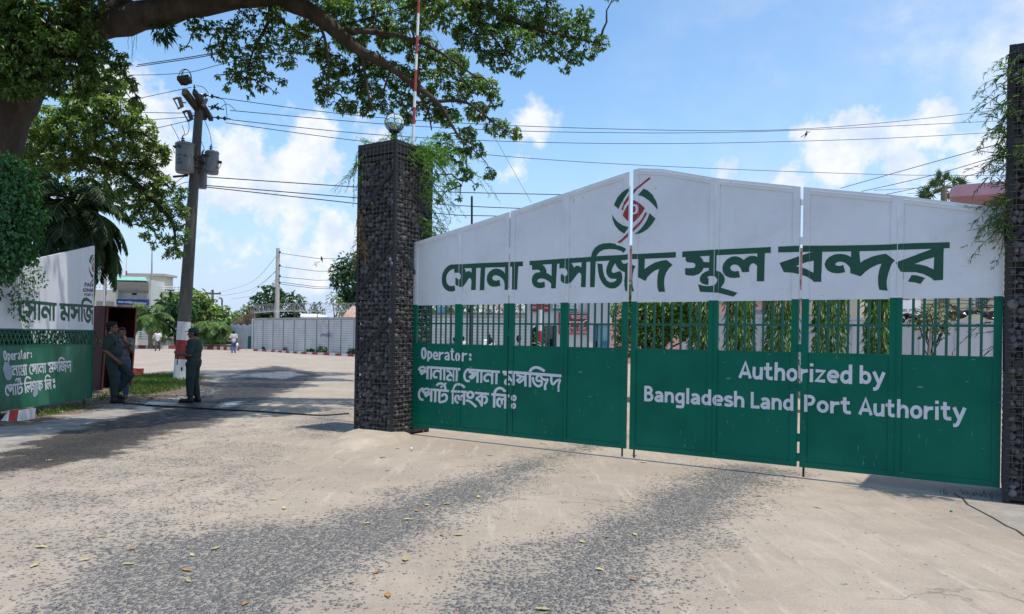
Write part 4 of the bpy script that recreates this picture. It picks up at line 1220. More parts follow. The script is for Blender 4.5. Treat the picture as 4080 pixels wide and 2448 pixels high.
# fern over the right side of the front pillar
st, ln, dr = [], [], []
for i in range(46):
    t = random.random() ** .7
    p = PC + DB * (.25 + .66 * t) + DG * random.uniform(-.25, .03) + up * (4.53 - random.random() * .1)
    st.append(p); ln.append(random.uniform(.35, 1.1) * (.5 + t)); dr.append(DG * random.uniform(.3, 1) + DB * random.uniform(-.2, .5) + up * random.uniform(-.7, .35))
for i in range(30):
    p = PC + DB * random.uniform(.45, .9) + DG * .02 + up * random.uniform(3.0, 4.2)
    st.append(p); ln.append(random.uniform(.3, .8)); dr.append(DG * random.uniform(.2, .8) + DB * random.uniform(0, .9) + up * random.uniform(-1, -.1))
vine('creeper', 'bright feathery creeper hanging from the right side of the lamp pillar', st, ln, dr, None, .11, 75)
st, ln, dr = [], [], []
for i in range(22):
    p = PC - DG * random.uniform(.05, .78) + DB * random.uniform(0, .5) + up * 4.52
    st.append(p); ln.append(random.uniform(.15, .4)); dr.append(Vector((random.gauss(0, .6), random.gauss(0, .6), random.uniform(.2, 1))))
for i in range(10):
    p = PC - DG * random.uniform(.62, .82) - DB * .02 + up * random.uniform(4.1, 4.5)
    st.append(p); ln.append(random.uniform(.3, .9)); dr.append(-DG * random.uniform(0, .6) - DB * .2 - up)
vine('creeper', 'light green tufts growing on top of the lamp pillar', st, ln, dr, None, .09, 60, .5)
st, ln, dr = [], [], []
for i in range(14):
    p = PC - DG * random.uniform(.45, .84) - DB * .03 + up * random.uniform(2.8, 3.7)
    st.append(p); ln.append(random.uniform(.3, .8)); dr.append(-DG * random.uniform(-.3, .5) - DB * .15 - up)
vine('creeper', 'half dried brown creeper on the left face of the lamp pillar', st, ln, dr, None, .09, 45, .8, m_fern_dry)
st, ln, dr = [], [], []
for i in range(60):
    z = random.uniform(2.6, 4.5)
    p = RC + DG * random.uniform(-.03, .1) + DB * random.uniform(-.05, .3) + up * z
    st.append(p); ln.append(random.uniform(.15, .5)); dr.append(-DG * random.uniform(.1, 1) - DB * random.uniform(-.3, .3) + up * random.uniform(-.9, .5))
for i in range(40):
    p = RC + DG * random.uniform(.02, .5) - DB * .04 + up * random.uniform(3.3, 4.52)
    st.append(p); ln.append(random.uniform(.2, .55)); dr.append(DG * random.uniform(-.4, .6) - DB * .5 + up * random.uniform(-1, .2))
for i in range(16):
    p = RC - DG * random.uniform(-.05, .06) - DB * .03 + up * random.uniform(2.7, 3.1)
    st.append(p); ln.append(random.uniform(.2, .5)); dr.append(-DG * random.uniform(.2, .9) - DB * .1 - up * random.uniform(.2, .8))
vine('creeper', 'tangled dark vine hanging over the right pillar and the gate corner', st, ln, dr, None, .10, 85, .7, mat('vine_dark', (.09, .17, .05), .6, .3, 2, island=.5, trans=.35))
st, ln, dr = [], [], []
for i in range(16):
    p = RC - DG * random.uniform(-.02, .12) + DB * random.uniform(.15, .5) + up * random.uniform(1.2, 2.3)
    st.append(p); ln.append(random.uniform(.2, .5)); dr.append(-DG * random.uniform(.3, 1) + up * random.uniform(-.8, .3))
vine('creeper', 'wispy vine seen through the last bars beside the right pillar', st, ln, dr, None, .09, 35, .5, MATS['vine_dark'])
# dense creepers around the left pillar
m_creeper = mat('creeper_leaf', (.05, .135, .05), .5, .25, 1.5, island=.45, trans=.3)
def creeper_mass():
    root = thing('creeper', 'dense dark green creeper covering the pillar beside the opened gate leaf', 'vine', LPc)
    bl = []
    for u, v, Y, r_ in [(20, 700, 12.2, .34), (60, 760, 12.2, .38), (25, 830, 12.1, .4), (95, 860, 12.3, .36), (40, 930, 12.0, .4), (100, 950, 12.3, .28), (50, 1000, 12.0, .3), (5, 1040, 11.9, .3), (112, 1010, 12.4, .16),
                        (15, 1090, 11.95, .18), (60, 1060, 12.0, .12), (-60, 800, 12.2, .6), (-60, 1000, 12.2, .6), (100, 690, 12.5, .2), (-60, 1150, 12.1, .25), (20, 650, 12.4, .2), (105, 735, 12.3, .15), (128, 810, 12.3, .13), (140, 885, 12.3, .12), (142, 950, 12.4, .09), (75, 655, 12.4, .12), (118, 690, 12.4, .1), (150, 850, 12.3, .07), (125, 1040, 12.3, .09), (40, 630, 12.4, .1)]:
        bl.append((P(u, v, Y), (r_, r_, r_ * .9), (r_ / .35) ** 2))
    v, f = scatter(bl, 440, .085, .6, .6)
    np_mesh('foliage', v, f, m_creeper, root)
    bl = []
    for u, v in [(95, 1055), (115, 1065), (110, 1090), (85, 1095), (140, 1088), (110, 1120), (112, 1150), (110, 1175), (80, 1165), (60, 1110), (45, 1150), (35, 1190), (50, 1215), (70, 1240), (70, 1262), (25, 1240), (30, 1210), (60, 1190), (10, 1170), (85, 1285), (75, 1130), (146, 1125), (20, 1130), (45, 1180)]:
        bl.append((LP.w(LP.sz(u, v), .12), (.07, .07, .10), 1))
    v, f = scatter(bl, 13, .065, .55, .5)
    np_mesh('foliage', v, f, m_creeper, root)
    mb = MB()
    for u0, v0, u1, v1 in [(90, 1000, 145, 1130), (80, 1000, 112, 1180), (40, 1060, 75, 1290), (20, 1080, 30, 1250), (60, 1050, 60, 1200)]:
        limb(mb, LP.w(LP.sz(u0, v0), .15), LP.w(LP.sz(u1, v1), .11), .006, .003, 6, .25, 4)
    build('stem', mb, m_twig, root)
creeper_mass()

# footing mound
def footing():
    mb = MB()
    ring = [G(*p, -.01) for p in [(1305, 1778), (1350, 1790), (1420, 1797), (1500, 1786), (1580, 1770), (1640, 1748), (1640, 1715), (1500, 1705), (1420, 1715), (1350, 1740)]]
    n = len(ring)
    ce = sum(ring, Vector()) / n
    vs, fs = list(ring), []
    for j, (k, z) in enumerate(((.93, .03), (.80, .075), (.6, .095))):
        vs += [ce + (p - ce) * (k + random.uniform(-.02, .02)) + Vector((0, 0, z + random.uniform(-.006, .006))) for p in ring]
        fs += [(j * n + i, j * n + (i + 1) % n, (j + 1) * n + (i + 1) % n, (j + 1) * n + i) for i in range(n)]
    fs.append(tuple(range(3 * n, 4 * n)))
    mb.add(vs, fs)
    tag(build('concrete_footing', mb, mat('footing_concrete', (.36, .31, .25), .9, .2, 3, .5, 30), None, vs[0], smooth=True), 'low sloping concrete footing at the base of the lamp pillar', 'footing')
footing()

# globe lamp
def globe():
    c = P(1572, 490, 11.55)
    root = thing('globe_lamp', 'clear glass globe lamp in a black cage on top of the left stone pillar', 'lamp', (c.x, c.y, 4.53))
    r_ = .148
    mb = MB(); mb.lathe((c.x, c.y, 4.53), [(.10, 0), (.10, .02), (.05, .04), (.045, c.z - r_ - 4.53 - .02), (.085, c.z - r_ - 4.53), (.09, c.z - r_ * .82 - 4.53)], 16)
    build('base', mb, m_steel_d, root)
    g = bpy.data.materials.new('globe_glass'); g.use_nodes = True
    b = g.node_tree.nodes['Principled BSDF']; b.inputs['Base Color'].default_value = (.86, .92, .88, 1); b.inputs['Roughness'].default_value = .06; b.inputs['Transmission Weight'].default_value = .92; b.inputs['IOR'].default_value = 1.08
    mb = MB(); mb.ball(c, r_, 24, 16); build('globe', mb, g, root, smooth=True)
    mb = MB()
    for k in range(8):
        t = 2 * math.pi * k / 8 + .2
        e = Vector((math.cos(t), math.sin(t), 0))
        mb.tube([c + e * (r_ + .005) * math.sin(a) + up * (-(r_ + .005) * math.cos(a)) for a in np.linspace(.6, 1.75, 9)], .005, 6)
        t2 = t + math.pi / 8
        pts = []
        for a, tt in zip(np.linspace(1.75, 1.75, 7), np.linspace(t, t + math.pi / 4, 7)):
            aa = 1.62 + .22 * math.sin((tt - t) / (math.pi / 4) * math.pi)
            pts.append(c + Vector((math.cos(tt), math.sin(tt), 0)) * (r_ + .005) * math.sin(aa) + up * (-(r_ + .005) * math.cos(aa)))
        mb.tube(pts, .005, 6)
        if k % 2 == 0: mb.tube([c + e * (r_ + .004) * math.sin(a) + up * (-(r_ + .004) * math.cos(a)) for a in np.linspace(1.75, 3.1, 9)], .0035, 6)
    build('cage', mb, m_steel_d, root)
    mb = MB(); mb.lathe(c - up * .12, [(.02, 0), (.025, .05), (.035, .09), (.02, .12)], 12); build('bulb', mb, mat('bulb_glass', (.55, .45, .22), .3, .05), root)
globe()

# red and white mast behind the pillar, with its guy wire
def mast():
    b0, t0 = P(1645, 570, 12.35), P(1669, 0, 12.35)
    d = (t0 - b0)
    base = b0 - d * ((b0.z) / d.z) * 0.985
    root = thing('mast', 'thin red and white banded mast rising behind the lamp pillar', 'mast', base)
    mb = MB()
    ys = [(1050, 915, 0), (915, 790, 1), (790, 675, 0), (675, 515, 1), (515, 400, 0), (400, 265, 1), (265, 100, 0), (100, -60, 1), (-60, -220, 0), (-220, -380, 1), (-380, -500, 0)]
    at = lambda y: b0 + d * ((1050 - y) / 1050)
    for a, c, m in ys: mb.tube([at(a), at(c)], .026 - .008 * (1050 - a) / 1550, 10, mi=m)
    mb.tube([base, at(1050)], .028, 10, mi=0)
    build('pole', mb, [mat('mast_white', (.7, .7, .7), .5, .1), mat('mast_red', (.32, .05, .05), .5, .15)], root)
    mb = MB(); mb.tube([at(60), P(1900, 420, 13.0), P(2118, 810, 13.6)], .004, 5); build('guy_wire', mb, mat('wire_grey', (.25, .25, .24), .6, .1), root)
mast()
mb = MB(); mb.tube([P(1880, 900, 14), P(1880, 783, 14)], .022, 8); mb.tube([Vector((P(1880, 900, 14).x, 14, 0)), P(1880, 900, 14)], .022, 8)
tag(build('pipe_post', mb, m_steel_d, None, Vector((P(1880, 900, 14).x, 14, 0))), 'thin dark pipe sticking up behind the gate left of the emblem', 'post')

# ---------------------------------------------------------------- transformer pole
m_conc = mat('pole_concrete', (.095, .092, .086), .85, .2, 4, .3, 30, dirt=((.05, .047, .044), .5, 2))
m_kw = mat('paint_white_worn', (.66, .66, .66), .7, .12, 5, dirt=((.35, .3, .26), .4, 5))
m_kr = mat('paint_red_worn', (.28, .035, .035), .7, .2, 5, dirt=((.3, .2, .17), .3, 5))
m_tank = mat('transformer_grey', (.20, .21, .215), .5, .15, 3, dirt=((.16, .14, .12), .5, 3))
m_porc = mat('insulator_brown', (.035, .022, .018), .25, .15, 10)
m_cable = mat('cable_black', (.012, .012, .013), .6, .1)
YP = 24.0
def insulator(mb, a, b, r_=.09, n=2):
    a, b = Vector(a), Vector(b); d = b - a; L_ = d.length
    prof = [(.02, 0), (.02, L_ * .1)]
    for k in range(n):
        t = L_ * (.15 + .7 * k / n); w_ = L_ * .7 / n
        prof += [(r_ * .3, t), (r_, t + w_ * .25), (r_ * .9, t + w_ * .4), (r_ * .35, t + w_ * .55), (r_ * .3, t + w_ * .95)]
    prof += [(.02, L_ * .9), (.02, L_)]
    mb.lathe(a, prof, 10, d)

def transformer_pole():
    base, top = P(718, 1513, YP), P(797, 378, YP)
    base.z = 0
    root = thing('utility_pole', 'leaning concrete pole with transformers and red and white painted foot', 'pole', base)
    pt = lambda t: base.lerp(top, t)
    def tv(v):  # fraction of the pole at image row v
        return (1513 - v) / (1513 - 378)
    mb = MB(); mb.tube([pt(tv(1283)), pt(1.0)], [.205, .125], 20); build('shaft', mb, m_conc, root, smooth=False)
    for va, vb, m, nm in ((1283, 1356, m_kw, 'white_band'), (1356, 1432, m_kr, 'red_band'), (1432, 1513, m_kw, 'white_band')):
        mb = MB(); ra, rb = [.214 - .085 * tv(v) + .0 for v in (vb, va)]
        mb.tube([pt(tv(vb)), pt(tv(va))], [ra + .006, rb + .006], 24); build(nm, mb, m, root)
    for (u0, v0, u1, v1, w_) in ((735, 366, 815, 470, .17), (775, 368, 842, 476, .13)):
        a, b = P(u0, v0, YP - 1.0), P(u1, v1, YP + .5)
        if w_ < .15: a, b = P(u0, v0, YP - .9), P(u1, v1, YP + .7)
        mb = MB(); mb.beam(a, b, w_, w_ * 1.1, up); build('crossarm', mb, mat('crossarm_wood', (.035, .03, .027), .85, .3, 6, .4, 30), root)
    for (a, b, n) in (((798, 376), (876, 390), 2), ((830, 425), (893, 437), 2), ((850, 468), (925, 476), 2)):
        mb = MB(); insulator(mb, P(*a, YP), P(*b, YP + .3), .075, n); build('insulator', mb, m_porc, root)
    mb = MB(); insulator(mb, P(775, 364, YP - .8), P(774, 338, YP - .8), .05, 2); build('insulator', mb, m_porc, root)
    mb = MB(); insulator(mb, P(838, 438, YP - .1), P(870, 412, YP - .1), .06, 2); build('insulator', mb, m_porc, root)
    mb = MB(); mb.tube([P(806, 422, YP - .3), P(825, 393, YP - .3)], [.09, .05], 10); build('lightning_arrester', mb, m_tank, root)
    for (a, b) in (((714, 390), (725, 426)), ((752, 442), (763, 476))):
        mb = MB(); mb.tube([P(*a, YP - .6), P(*b, YP - .6)], .07, 8)
        mb.tube([P(a[0] - 24, a[1] + 6, YP - .7), P(a[0] - 6, a[1], YP - .6)], .035, 6)
        mb.tube([P(a[0] - 22, a[1] + 6, YP - .7), P(b[0] - 14, b[1] + 6, YP - .7)], .022, 6)
        mb.tube([P(b[0] - 16, b[1] + 8, YP - .7), P(b[0], b[1], YP - .6)], .035, 6)
        mb.tube([P((a[0] + b[0]) / 2, (a[1] + b[1]) / 2, YP - .6), P((a[0] + b[0]) / 2 + 22, (a[1] + b[1]) / 2 + 2, YP - .5)], .02, 6)
        build('fuse_cutout', mb, mat('cutout_grey', (.05, .05, .055), .5, .2), root)
    # transformers
    for (uc, vt, vb, wpx, Yt, bush) in ((736, 575, 690, 70, YP - .25, (727, 543)), (844, 608, 694, 51, YP + .1, (842, 576)), (805, 622, 752, 36, YP + .45, (812, 598))):
        c = P(uc, vb, Yt); t = P(uc + 2, vt, Yt); r_ = wpx / 2 * Yt / F; hh = t.z - c.z
        mb = MB(); mb.lathe(c, [(r_ * .93, .0), (r_ * .93, .03), (r_, .05), (r_, hh - .05), (r_ * 1.06, hh - .045), (r_ * 1.06, hh), (r_ * .9, hh + .035), (.02, hh + .05)], 28)
        tk = build('transformer_tank', mb, m_tank, root)
        bm_ = MB(); insulator(bm_, (c.x - .06, c.y, t.z), P(*bush, Yt), .07, 3); build('bushing', bm_, m_porc, tk)
        bm_ = MB()
        for q in (-.75, -.2): bm_.lathe((c.x + r_ * q, c.y - r_ * math.sqrt(1 - q * q), t.z - .14), [(.05, 0), (.06, .03), (.03, .06), (.03, .09)], 10, (q, -math.sqrt(1 - q * q), 0.1))
        bm_.beam((c.x + r_, c.y, c.z + hh * .55), (c.x + r_ + .1, c.y, c.z + hh * .55), .08, .08)
        build('terminal', bm_, mat('cutout_grey', (.05, .05, .055)), tk)
        if wpx == 70:
            for txt, x0, x1, z in (("15 kVA", -.62, .05, .52), ("REB", -.45, -.05, .38), ("497805", -.68, .12, .25), ("AMO", .25, .62, .50)):
                ang0, ang1 = -math.pi / 2 + x0, -math.pi / 2 + x1
                polys = font_polys(txt, [(ang0, c.z + hh * z), (ang1, c.z + hh * z), (ang1, c.z + hh * (z + .09)), (ang0, c.z + hh * (z + .09))], .01)
                tm = MB()
                for p in polys: tm.add([(c.x + (r_ + .003) * math.cos(a_), c.y + (r_ + .003) * math.sin(a_), z_) for a_, z_ in p], [tuple(range(len(p)))])
                build('marking', tm, mat('stencil_dark', (.06, .06, .06), .7, .1), tk)
    mb = MB()
    for v in (628, 672): mb.tube([pt(tv(v)) + Vector((math.cos(a), math.sin(a), 0)) * .19 for a in np.linspace(0, 2 * math.pi, 17)], .03, 5, cap=False)
    mb.beam(P(765, 640, YP), P(812, 652, YP), .12, .1); mb.beam(P(765, 675, YP), P(800, 690, YP), .1, .1)
    mb.beam(P(690, 705, YP), P(748, 700, YP), .06, .06)
    build('bracket', mb, mat('bracket_dark', (.03, .03, .032), .6), root)
    mb = MB()
    for pts in ([(725, 500), (735, 530), (728, 545)], [(680, 495), (700, 530), (716, 562)], [(815, 480), (835, 530), (842, 575)], [(795, 545), (812, 590), (815, 600)], [(752, 482), (753, 515), (745, 535), (728, 540)],
                [(860, 390), (895, 405), (905, 470)], [(870, 437), (905, 415), (938, 440)], [(782, 342), (810, 348), (830, 372)], [(735, 592), (765, 625), (800, 650)], [(688, 590), (697, 612)], [(872, 640), (880, 655), (872, 672), (862, 665)]):
        mb = MB(); mb.tube([P(*p, YP - .2) for p in spline(pts, 4)], .010, 5)
        build('jumper_wire', mb, m_cable, root)
transformer_pole()

def wire(pts, Y0, Y1, rad=.012, label='thin black overhead wire strung from the transformer pole across the sky', group='overhead power lines', k=1.65, sub=5):
    n = len(pts)
    L3 = [P(u * k, v * k, Y0 + (Y1 - Y0) * i / (n - 1)) for i, (u, v) in enumerate(pts)]
    mb = MB(); mb.tube([Vector(p) for p in spline([tuple(p) for p in L3], sub)], rad, 5)
    return tag(build('power_line', mb, m_cable, None, L3[0]), label, 'power line', group)
for pts, y0, y1 in [([(530, 237), (900, 283), (1320, 307), (1800, 316), (2100, 300), (2420, 265)], 24, 36), ([(555, 267), (1000, 305), (1400, 320), (1840, 318), (2420, 292)], 24, 36), ([(560, 290), (900, 325), (1260, 343), (1650, 347), (2100, 336), (2420, 319)], 24, 36),
                    ([(545, 297), (860, 340), (1220, 378), (1600, 402), (2130, 422), (2420, 424)], 24, 38)]:
    wire(pts, y0, y1)
for pts in [[(500, 428), (860, 452), (1080, 464), (1330, 470), (1480, 474)], [(495, 448), (860, 478), (1080, 495), (1210, 502), (1400, 508)], [(495, 452), (860, 492), (1080, 518), (1190, 522), (1400, 528)]]:
    wire(pts, 24, 30, .016, 'thick low cable running from below the transformers to behind the gate', 'low cables')
for pts in [[(2030, 455), (2200, 407), (2440, 340)], [(2080, 463), (2250, 424), (2440, 368)], [(2130, 472), (2280, 440), (2440, 396)]]:
    wire(pts, 30, 24, .012, 'wire rising to the right pillar above the last gate leaf', 'wires at the right pillar')
for pts in [[(2110, 460), (2280, 452), (2440, 447)], [(2190, 468), (2300, 462), (2440, 458)]]:
    wire(pts, 34, 34, .010, 'level wire in front of the fan palm right of the gate', 'wires at the fan palm')
for pts in [[(330, 161), (530, 130), (800, 70), (1015, 10), (1200, -40)], [(332, 157), (530, 126), (800, 67), (1015, 6), (1200, -44)]]:
    wire(pts, 19, 13, .011, 'cable running up through the branches to the top right', 'cables through the tree')
wire([(150, 170), (270, 181), (440, 177), (560, 150), (900, 85), (1100, 45)], 22, 15, .008, 'thin cable carrying the hanging cable coil and its flat dark box', 'cables through the tree')
for pts in [[(250, 258), (355, 234), (462, 211)], [(250, 268), (350, 272), (480, 274)], [(250, 288), (350, 290), (480, 281)], [(250, 325), (370, 311), (490, 283)], [(380, 500), (430, 448), (478, 438)], [(390, 470), (440, 430), (470, 420)]]:
    wire(pts, 27, 24, .011, 'wire running left from the transformer pole into the leafy trees', 'wires left of the transformer pole')

def cable_box():
    c = P(735, 325, 21)
    root = thing('cable_box', 'flat dark box with a coil of cable hanging in the sky above the transformer pole', 'cable box', c)
    mb = MB(); mb.prism([P(704, 318, 20.8), P(749, 311, 20.8), P(766, 334, 21.2), P(722, 342, 21.2)], Vector((0, .0, .10))); build('box', mb, m_cable, root)
    mb = MB()
    for k, (rx, ry) in enumerate(((26, 36), (20, 34))):
        mb.tube([P(737 + rx * math.cos(t) + k * 4, 312 + ry * math.sin(t) * (1 if math.sin(t) < 0 else .8), 21 + .1 * k) for t in np.linspace(0, 2 * math.pi, 25)], .011, 5, cap=False)
    mb.tube([P(726, 312, 21), P(730, 285, 21)], .009, 5)
    build('coil', mb, m_cable, root)
cable_box()

# ---------------------------------------------------------------- sentry box, blocks, hose
m_maroon = mat('sentry_maroon', (.05, .012, .012), .6, .25, 3, .1, 6, dirt=((.09, .04, .03), .4, 4))
def sentry():
    n_, f_ = G(400, 1555), G(522, 1548)          # front opening, near and far corner
    e = (f_ - n_); e.z = 0; w = e.length; e.normalize()
    b = Vector((-e.y, e.x, 0)); dep = 1.05; h = 2.17
    lean = Vector((.12, 0, 0))
    root = thing('sentry_box', 'dark red steel sentry box, open in front, leaning behind the guard', 'sentry box', (n_ + f_) / 2 + b * .5)
    T = .025
    mb = MB(); mb.prism([n_, n_ + b * dep, n_ + b * dep + up * h + lean, n_ + up * h + lean], e * T); build('side_panel', mb, m_maroon, root)
    mb = MB(); mb.prism([f_, f_ + b * dep, f_ + b * dep + up * h + lean, f_ + up * h + lean], -e * T); build('side_panel', mb, m_maroon, root)
    q = n_ + b * dep + e * T
    mb = MB(); mb.prism([q, q + e * (w - 2 * T), q + e * (w - 2 * T) + up * h + lean, q + up * h + lean], b * T); build('back_panel', mb, m_maroon, root)
    q = n_ + up * h + lean - b * .03 - e * .03
    mb = MB(); mb.frame_box(q, e * (w + .06), b * (dep + .08), up * .03); build('roof', mb, m_maroon, root)
    mb = MB()
    for c, s_ in ((n_, 1), (f_, -1)): mb.beam(c - b * .02 + e * .02 * s_, c + up * h + lean - b * .02 + e * .02 * s_, .045, .04, b)
    mb.beam(n_ + up * 1.1 + lean * .5 + b * .9 + e * .05, f_ + up * 1.1 + lean * .5 + b * .9 - e * .05, .04, .03)
    build('frame', mb, mat('sentry_frame', (.08, .022, .02), .55, .2), root)
    # lean-to panel, standing outward on the gate side (a side wing)
    w0 = n_ - e * .02
    mb = MB(); wing = (Vector((-.82, .30, 0))).normalized() * .5
    mb.prism([w0, w0 + wing, w0 + wing + up * h + lean, w0 + up * h + lean], b * .02); build('wing_panel', mb, mat('wing_maroon', (.09, .02, .02), .55, .2, 3), root)
sentry()
def kerb_block(name, label, u0, u1, vb, hpx, slope, mats, dp=.35):
    a, c = G(u0, vb), G(u1, vb)
    hh = hpx * a.y / F
    mb = MB()
    seg = [0, .36, .80, 1.0] if slope else [0, 1.0]
    for i in range(len(seg) - 1):
        p, q = a.lerp(c, seg[i]), a.lerp(c, seg[i + 1])
        h0 = hh
        sl = Vector((.1, 0, 0)) if slope and i == 0 else Vector()
        mb.prism([p, q, q + Vector((0, .04, h0)), p + Vector((0, .04, h0)) + sl], Vector((0, dp, 0)), mi=i % len(mats))
    tag(build(name, mb, mats, None, a), label, 'block')
kerb_block('concrete_block', 'red and white painted concrete block under the opened gate leaf', 3, 84, 1678, 42, True, [m_kw, m_kr])
kerb_block('concrete_block', 'small red painted block on the grass beside the sentry box', 520, 554, 1496, 26, False, [m_kr], .3)
def hose(label, pts, rad):
    L3 = [G(u, v, rad) for u, v in pts]
    mb = MB(); mb.tube([Vector(p) for p in spline([tuple(p) for p in L3], 6)], rad, 6)
    tag(build('cable', mb, m_cable, None, L3[0]), label, 'cable')
hose('black cable lying across the wet road beside the guards boots', [(490, 1607), (560, 1612), (640, 1619), (720, 1622), (840, 1630), (1000, 1638), (1150, 1648), (1280, 1655), (1390, 1648)], .014)
L3 = [P(525, 1472, 20.0), P(545, 1471, 19.9), G(575, 1490, .015), G(620, 1499, .015), G(700, 1504, .015)]
mb = MB(); mb.tube([Vector(p) for p in spline([tuple(p) for p in L3], 6)], .012, 6)
tag(build('cable', mb, m_cable, None, L3[0]), 'dark cable running from the sentry box down onto the grass', 'cable')
mb = MB(); mb.tube([G(555, 1524, .03), G(640, 1519, .05), G(725, 1515, .03)], [.012, .015, .01], 6)
tag(build('stick', mb, mat('dry_stick', (.42, .36, .24), .9), None, G(555, 1524)), 'pale dry stick lying on the grass in front of the pole', 'stick')

# ---------------------------------------------------------------- far building and its grounds
m_bcream = mat('building_cream', (.56, .53, .44), .85, .1, .5, .1, 10, dirt=((.36, .33, .27), .4, .6))
m_bgrey = mat('building_grey', (.42, .44, .46), .8, .08, .5)
m_blue = mat('sign_blue', (.02, .055, .22), .5, .1, 2)
m_swhite = mat('sign_white', (.75, .75, .75), .6, .05)
def pbox(mb, u0, v0, u1, v1, Y, dep, mi=0):
    a, b, c = P(u0, v1, Y), P(u1, v1, Y), P(u0, v0, Y)
    mb.frame_box(a, Vector((b.x - a.x, 0, 0)), Vector((0, dep, 0)), Vector((0, 0, c.z - a.z)), mi)
def building():
    Y = 78
    base = P(520, 1388, Y); base.z = 0
    root = thing('office_building', 'cream port office with a blue name board and green tiled canopy', 'building', base)
    def prt(nm, m, *boxes, parent=root, **k):
        mb = MB()
        for b in boxes: pbox(mb, *b)
        return build(nm, mb, m, parent, **k)
    prt('wall', m_bcream, (60, 1150, 455, 1402, Y + 2, 4), (455, 1160, 728, 1402, Y + 1, 5))
    prt('portal', mat('portal_pale', (.55, .57, .55), .8, .1, .5), (459, 1116, 466, 1402, Y - 1.2, 3), (466, 1166, 590, 1402, Y - .4, 2), (590, 1116, 598, 1402, Y - 1.2, 3))
    cn = MB()
    q = [P(462, 1120, Y - 2.6), P(592, 1122, Y - 2.6), P(588, 1167, Y - .6), P(466, 1166, Y - .6)]
    cn.prism([q[0], q[3], P(466, 1120, Y - .4), ], P(592, 1122, Y - 2.6) - q[0])
    build('canopy', cn, m_bgrey, root)
    rf = MB(); rf.prism([P(458, 1122, Y - 3), P(600, 1125, Y - 3), P(584, 1102, Y - 1), P(460, 1100, Y - 1)], Vector((0, .3, .08))); rr = build('roof', rf, mat('roof_edge', (.16, .17, .17), .8), root)
    rf = MB(); rf.prism([P(466, 1118, Y - 3.1), P(590, 1121, Y - 3.1), P(578, 1107, Y - 1.9), P(468, 1104, Y - 1.9)], Vector((0, -.02, .05))); build('roof_tiles', rf, mat('roof_green', (.20, .45, .36), .6, .2, 3, dirt=((.35, .5, .45), .5, 4)), rr)
    prt('stair_block', m_bcream, (516, 1096, 656, 1166, Y + 5, 2))
    prt('stair_roof', mat('slab_grey', (.40, .38, .34), .9), (506, 1089, 658, 1098, Y + 4.4, 3))
    mb = MB()
    for v in (1141, 1150, 1159): mb.tube([P(598, v, Y + 1), P(726, v + 5, Y + 1)], .05, 5)
    for u in range(600, 728, 16): mb.tube([P(u, 1140, Y + 1), P(u, 1163, Y + 1)], .05, 5)
    build('railing', mb, mat('rail_white', (.7, .7, .7), .5), root)
    mb = MB()
    for v in (1132, 1143): mb.tube([P(380, v, Y + 2), P(458, v + 2, Y + 2)], .05, 5)
    for u in range(384, 458, 14): mb.tube([P(u, 1131, Y + 2), P(u, 1150, Y + 2)], .05, 5)
    build('railing', mb, MATS['rail_white'], root)
    prt('rooftop_tank', m_cable, (650, 1152, 678, 1162, Y + 2.2, 1))
    sg = prt('name_board', m_blue, (464, 1192, 590, 1214, Y - 1.5, .2))
    gpl = Plane(P(464, 1200, Y - 1.52), P(590, 1200, Y - 1.52))
    if gpl.n.y > 0: gpl.n = -gpl.n
    # the same words as on the gate, in white
    alls = [s_ for p in big_sz for s_, z in p]; s_min, s_max = min(alls), max(alls)
    a = gpl.sz(470, 1200)[0]; b = gpl.sz(584, 1200)[0]; zb, zt = P(500, 1210, Y - 1.5).z, P(500, 1195.5, Y - 1.5).z
    def fl(p):   # straighten the arched line
        return [(a + (s_ - s_min) / (s_max - s_min) * (b - a), zb + (z - 2.08 - .30 * ((s_ - s_min) / (s_max - s_min))) / .85 * (zt - zb)) for s_, z in p]
    lettering('name_lettering', gpl, [fl(p) for p in big_sz], -1e3, 1e3, .03, m_swhite, sg)
    sg2 = prt('blue_board', m_blue, (540, 1236, 578, 1256, Y - 1.5, .2))
    gpl2 = Plane(P(540, 1250, Y - 1.52), P(578, 1250, Y - 1.52))
    if gpl2.n.y > 0: gpl2.n = -gpl2.n
    a = gpl2.sz(543, 1250)[0]; b = gpl2.sz(574, 1250)[0]; zb, zt = P(500, 1253, Y - 1.5).z, P(500, 1244, Y - 1.5).z
    fl2 = lambda p: [(a + (s_ - s_min) / (s_max - s_min) * 2.2 * (b - a), zb + (z - 2.15) / .85 * (zt - zb)) for s_, z in p]
    lettering('board_lettering', gpl2, [fl2(p) for p in big_sz[7:17]], -1e3, b, .03, m_swhite, sg2)
    mb = MB(); pbox(mb, 525, 1168, 537, 1176, Y - 1.4, .4); fl_ = build('floodlight', mb, m_cable, root)
    for u in (398, 424): 
        mb = MB(); mb.tube([P(u, 1206, Y - 4), P(u, 1178, Y - 4)], .07, 6); build('gate_finial', mb, m_bgrey, root)
    prt('lower_block', mat('old_wall', (.22, .22, .2), .9), (383, 1200, 433, 1230, Y - 4.2, 1))
    prt('door', mat('door_dark', (.05, .06, .07), .5), (480, 1290, 500, 1385, Y - .5, .2), (520, 1290, 560, 1385, Y - .5, .2))
    for u in (640, 690, 780): prt('window', mat('window_dark', (.05, .07, .08), .2), (u, 1230, u + 26, 1290, Y + (.9 if u < 735 else 3.9), .2))
building()
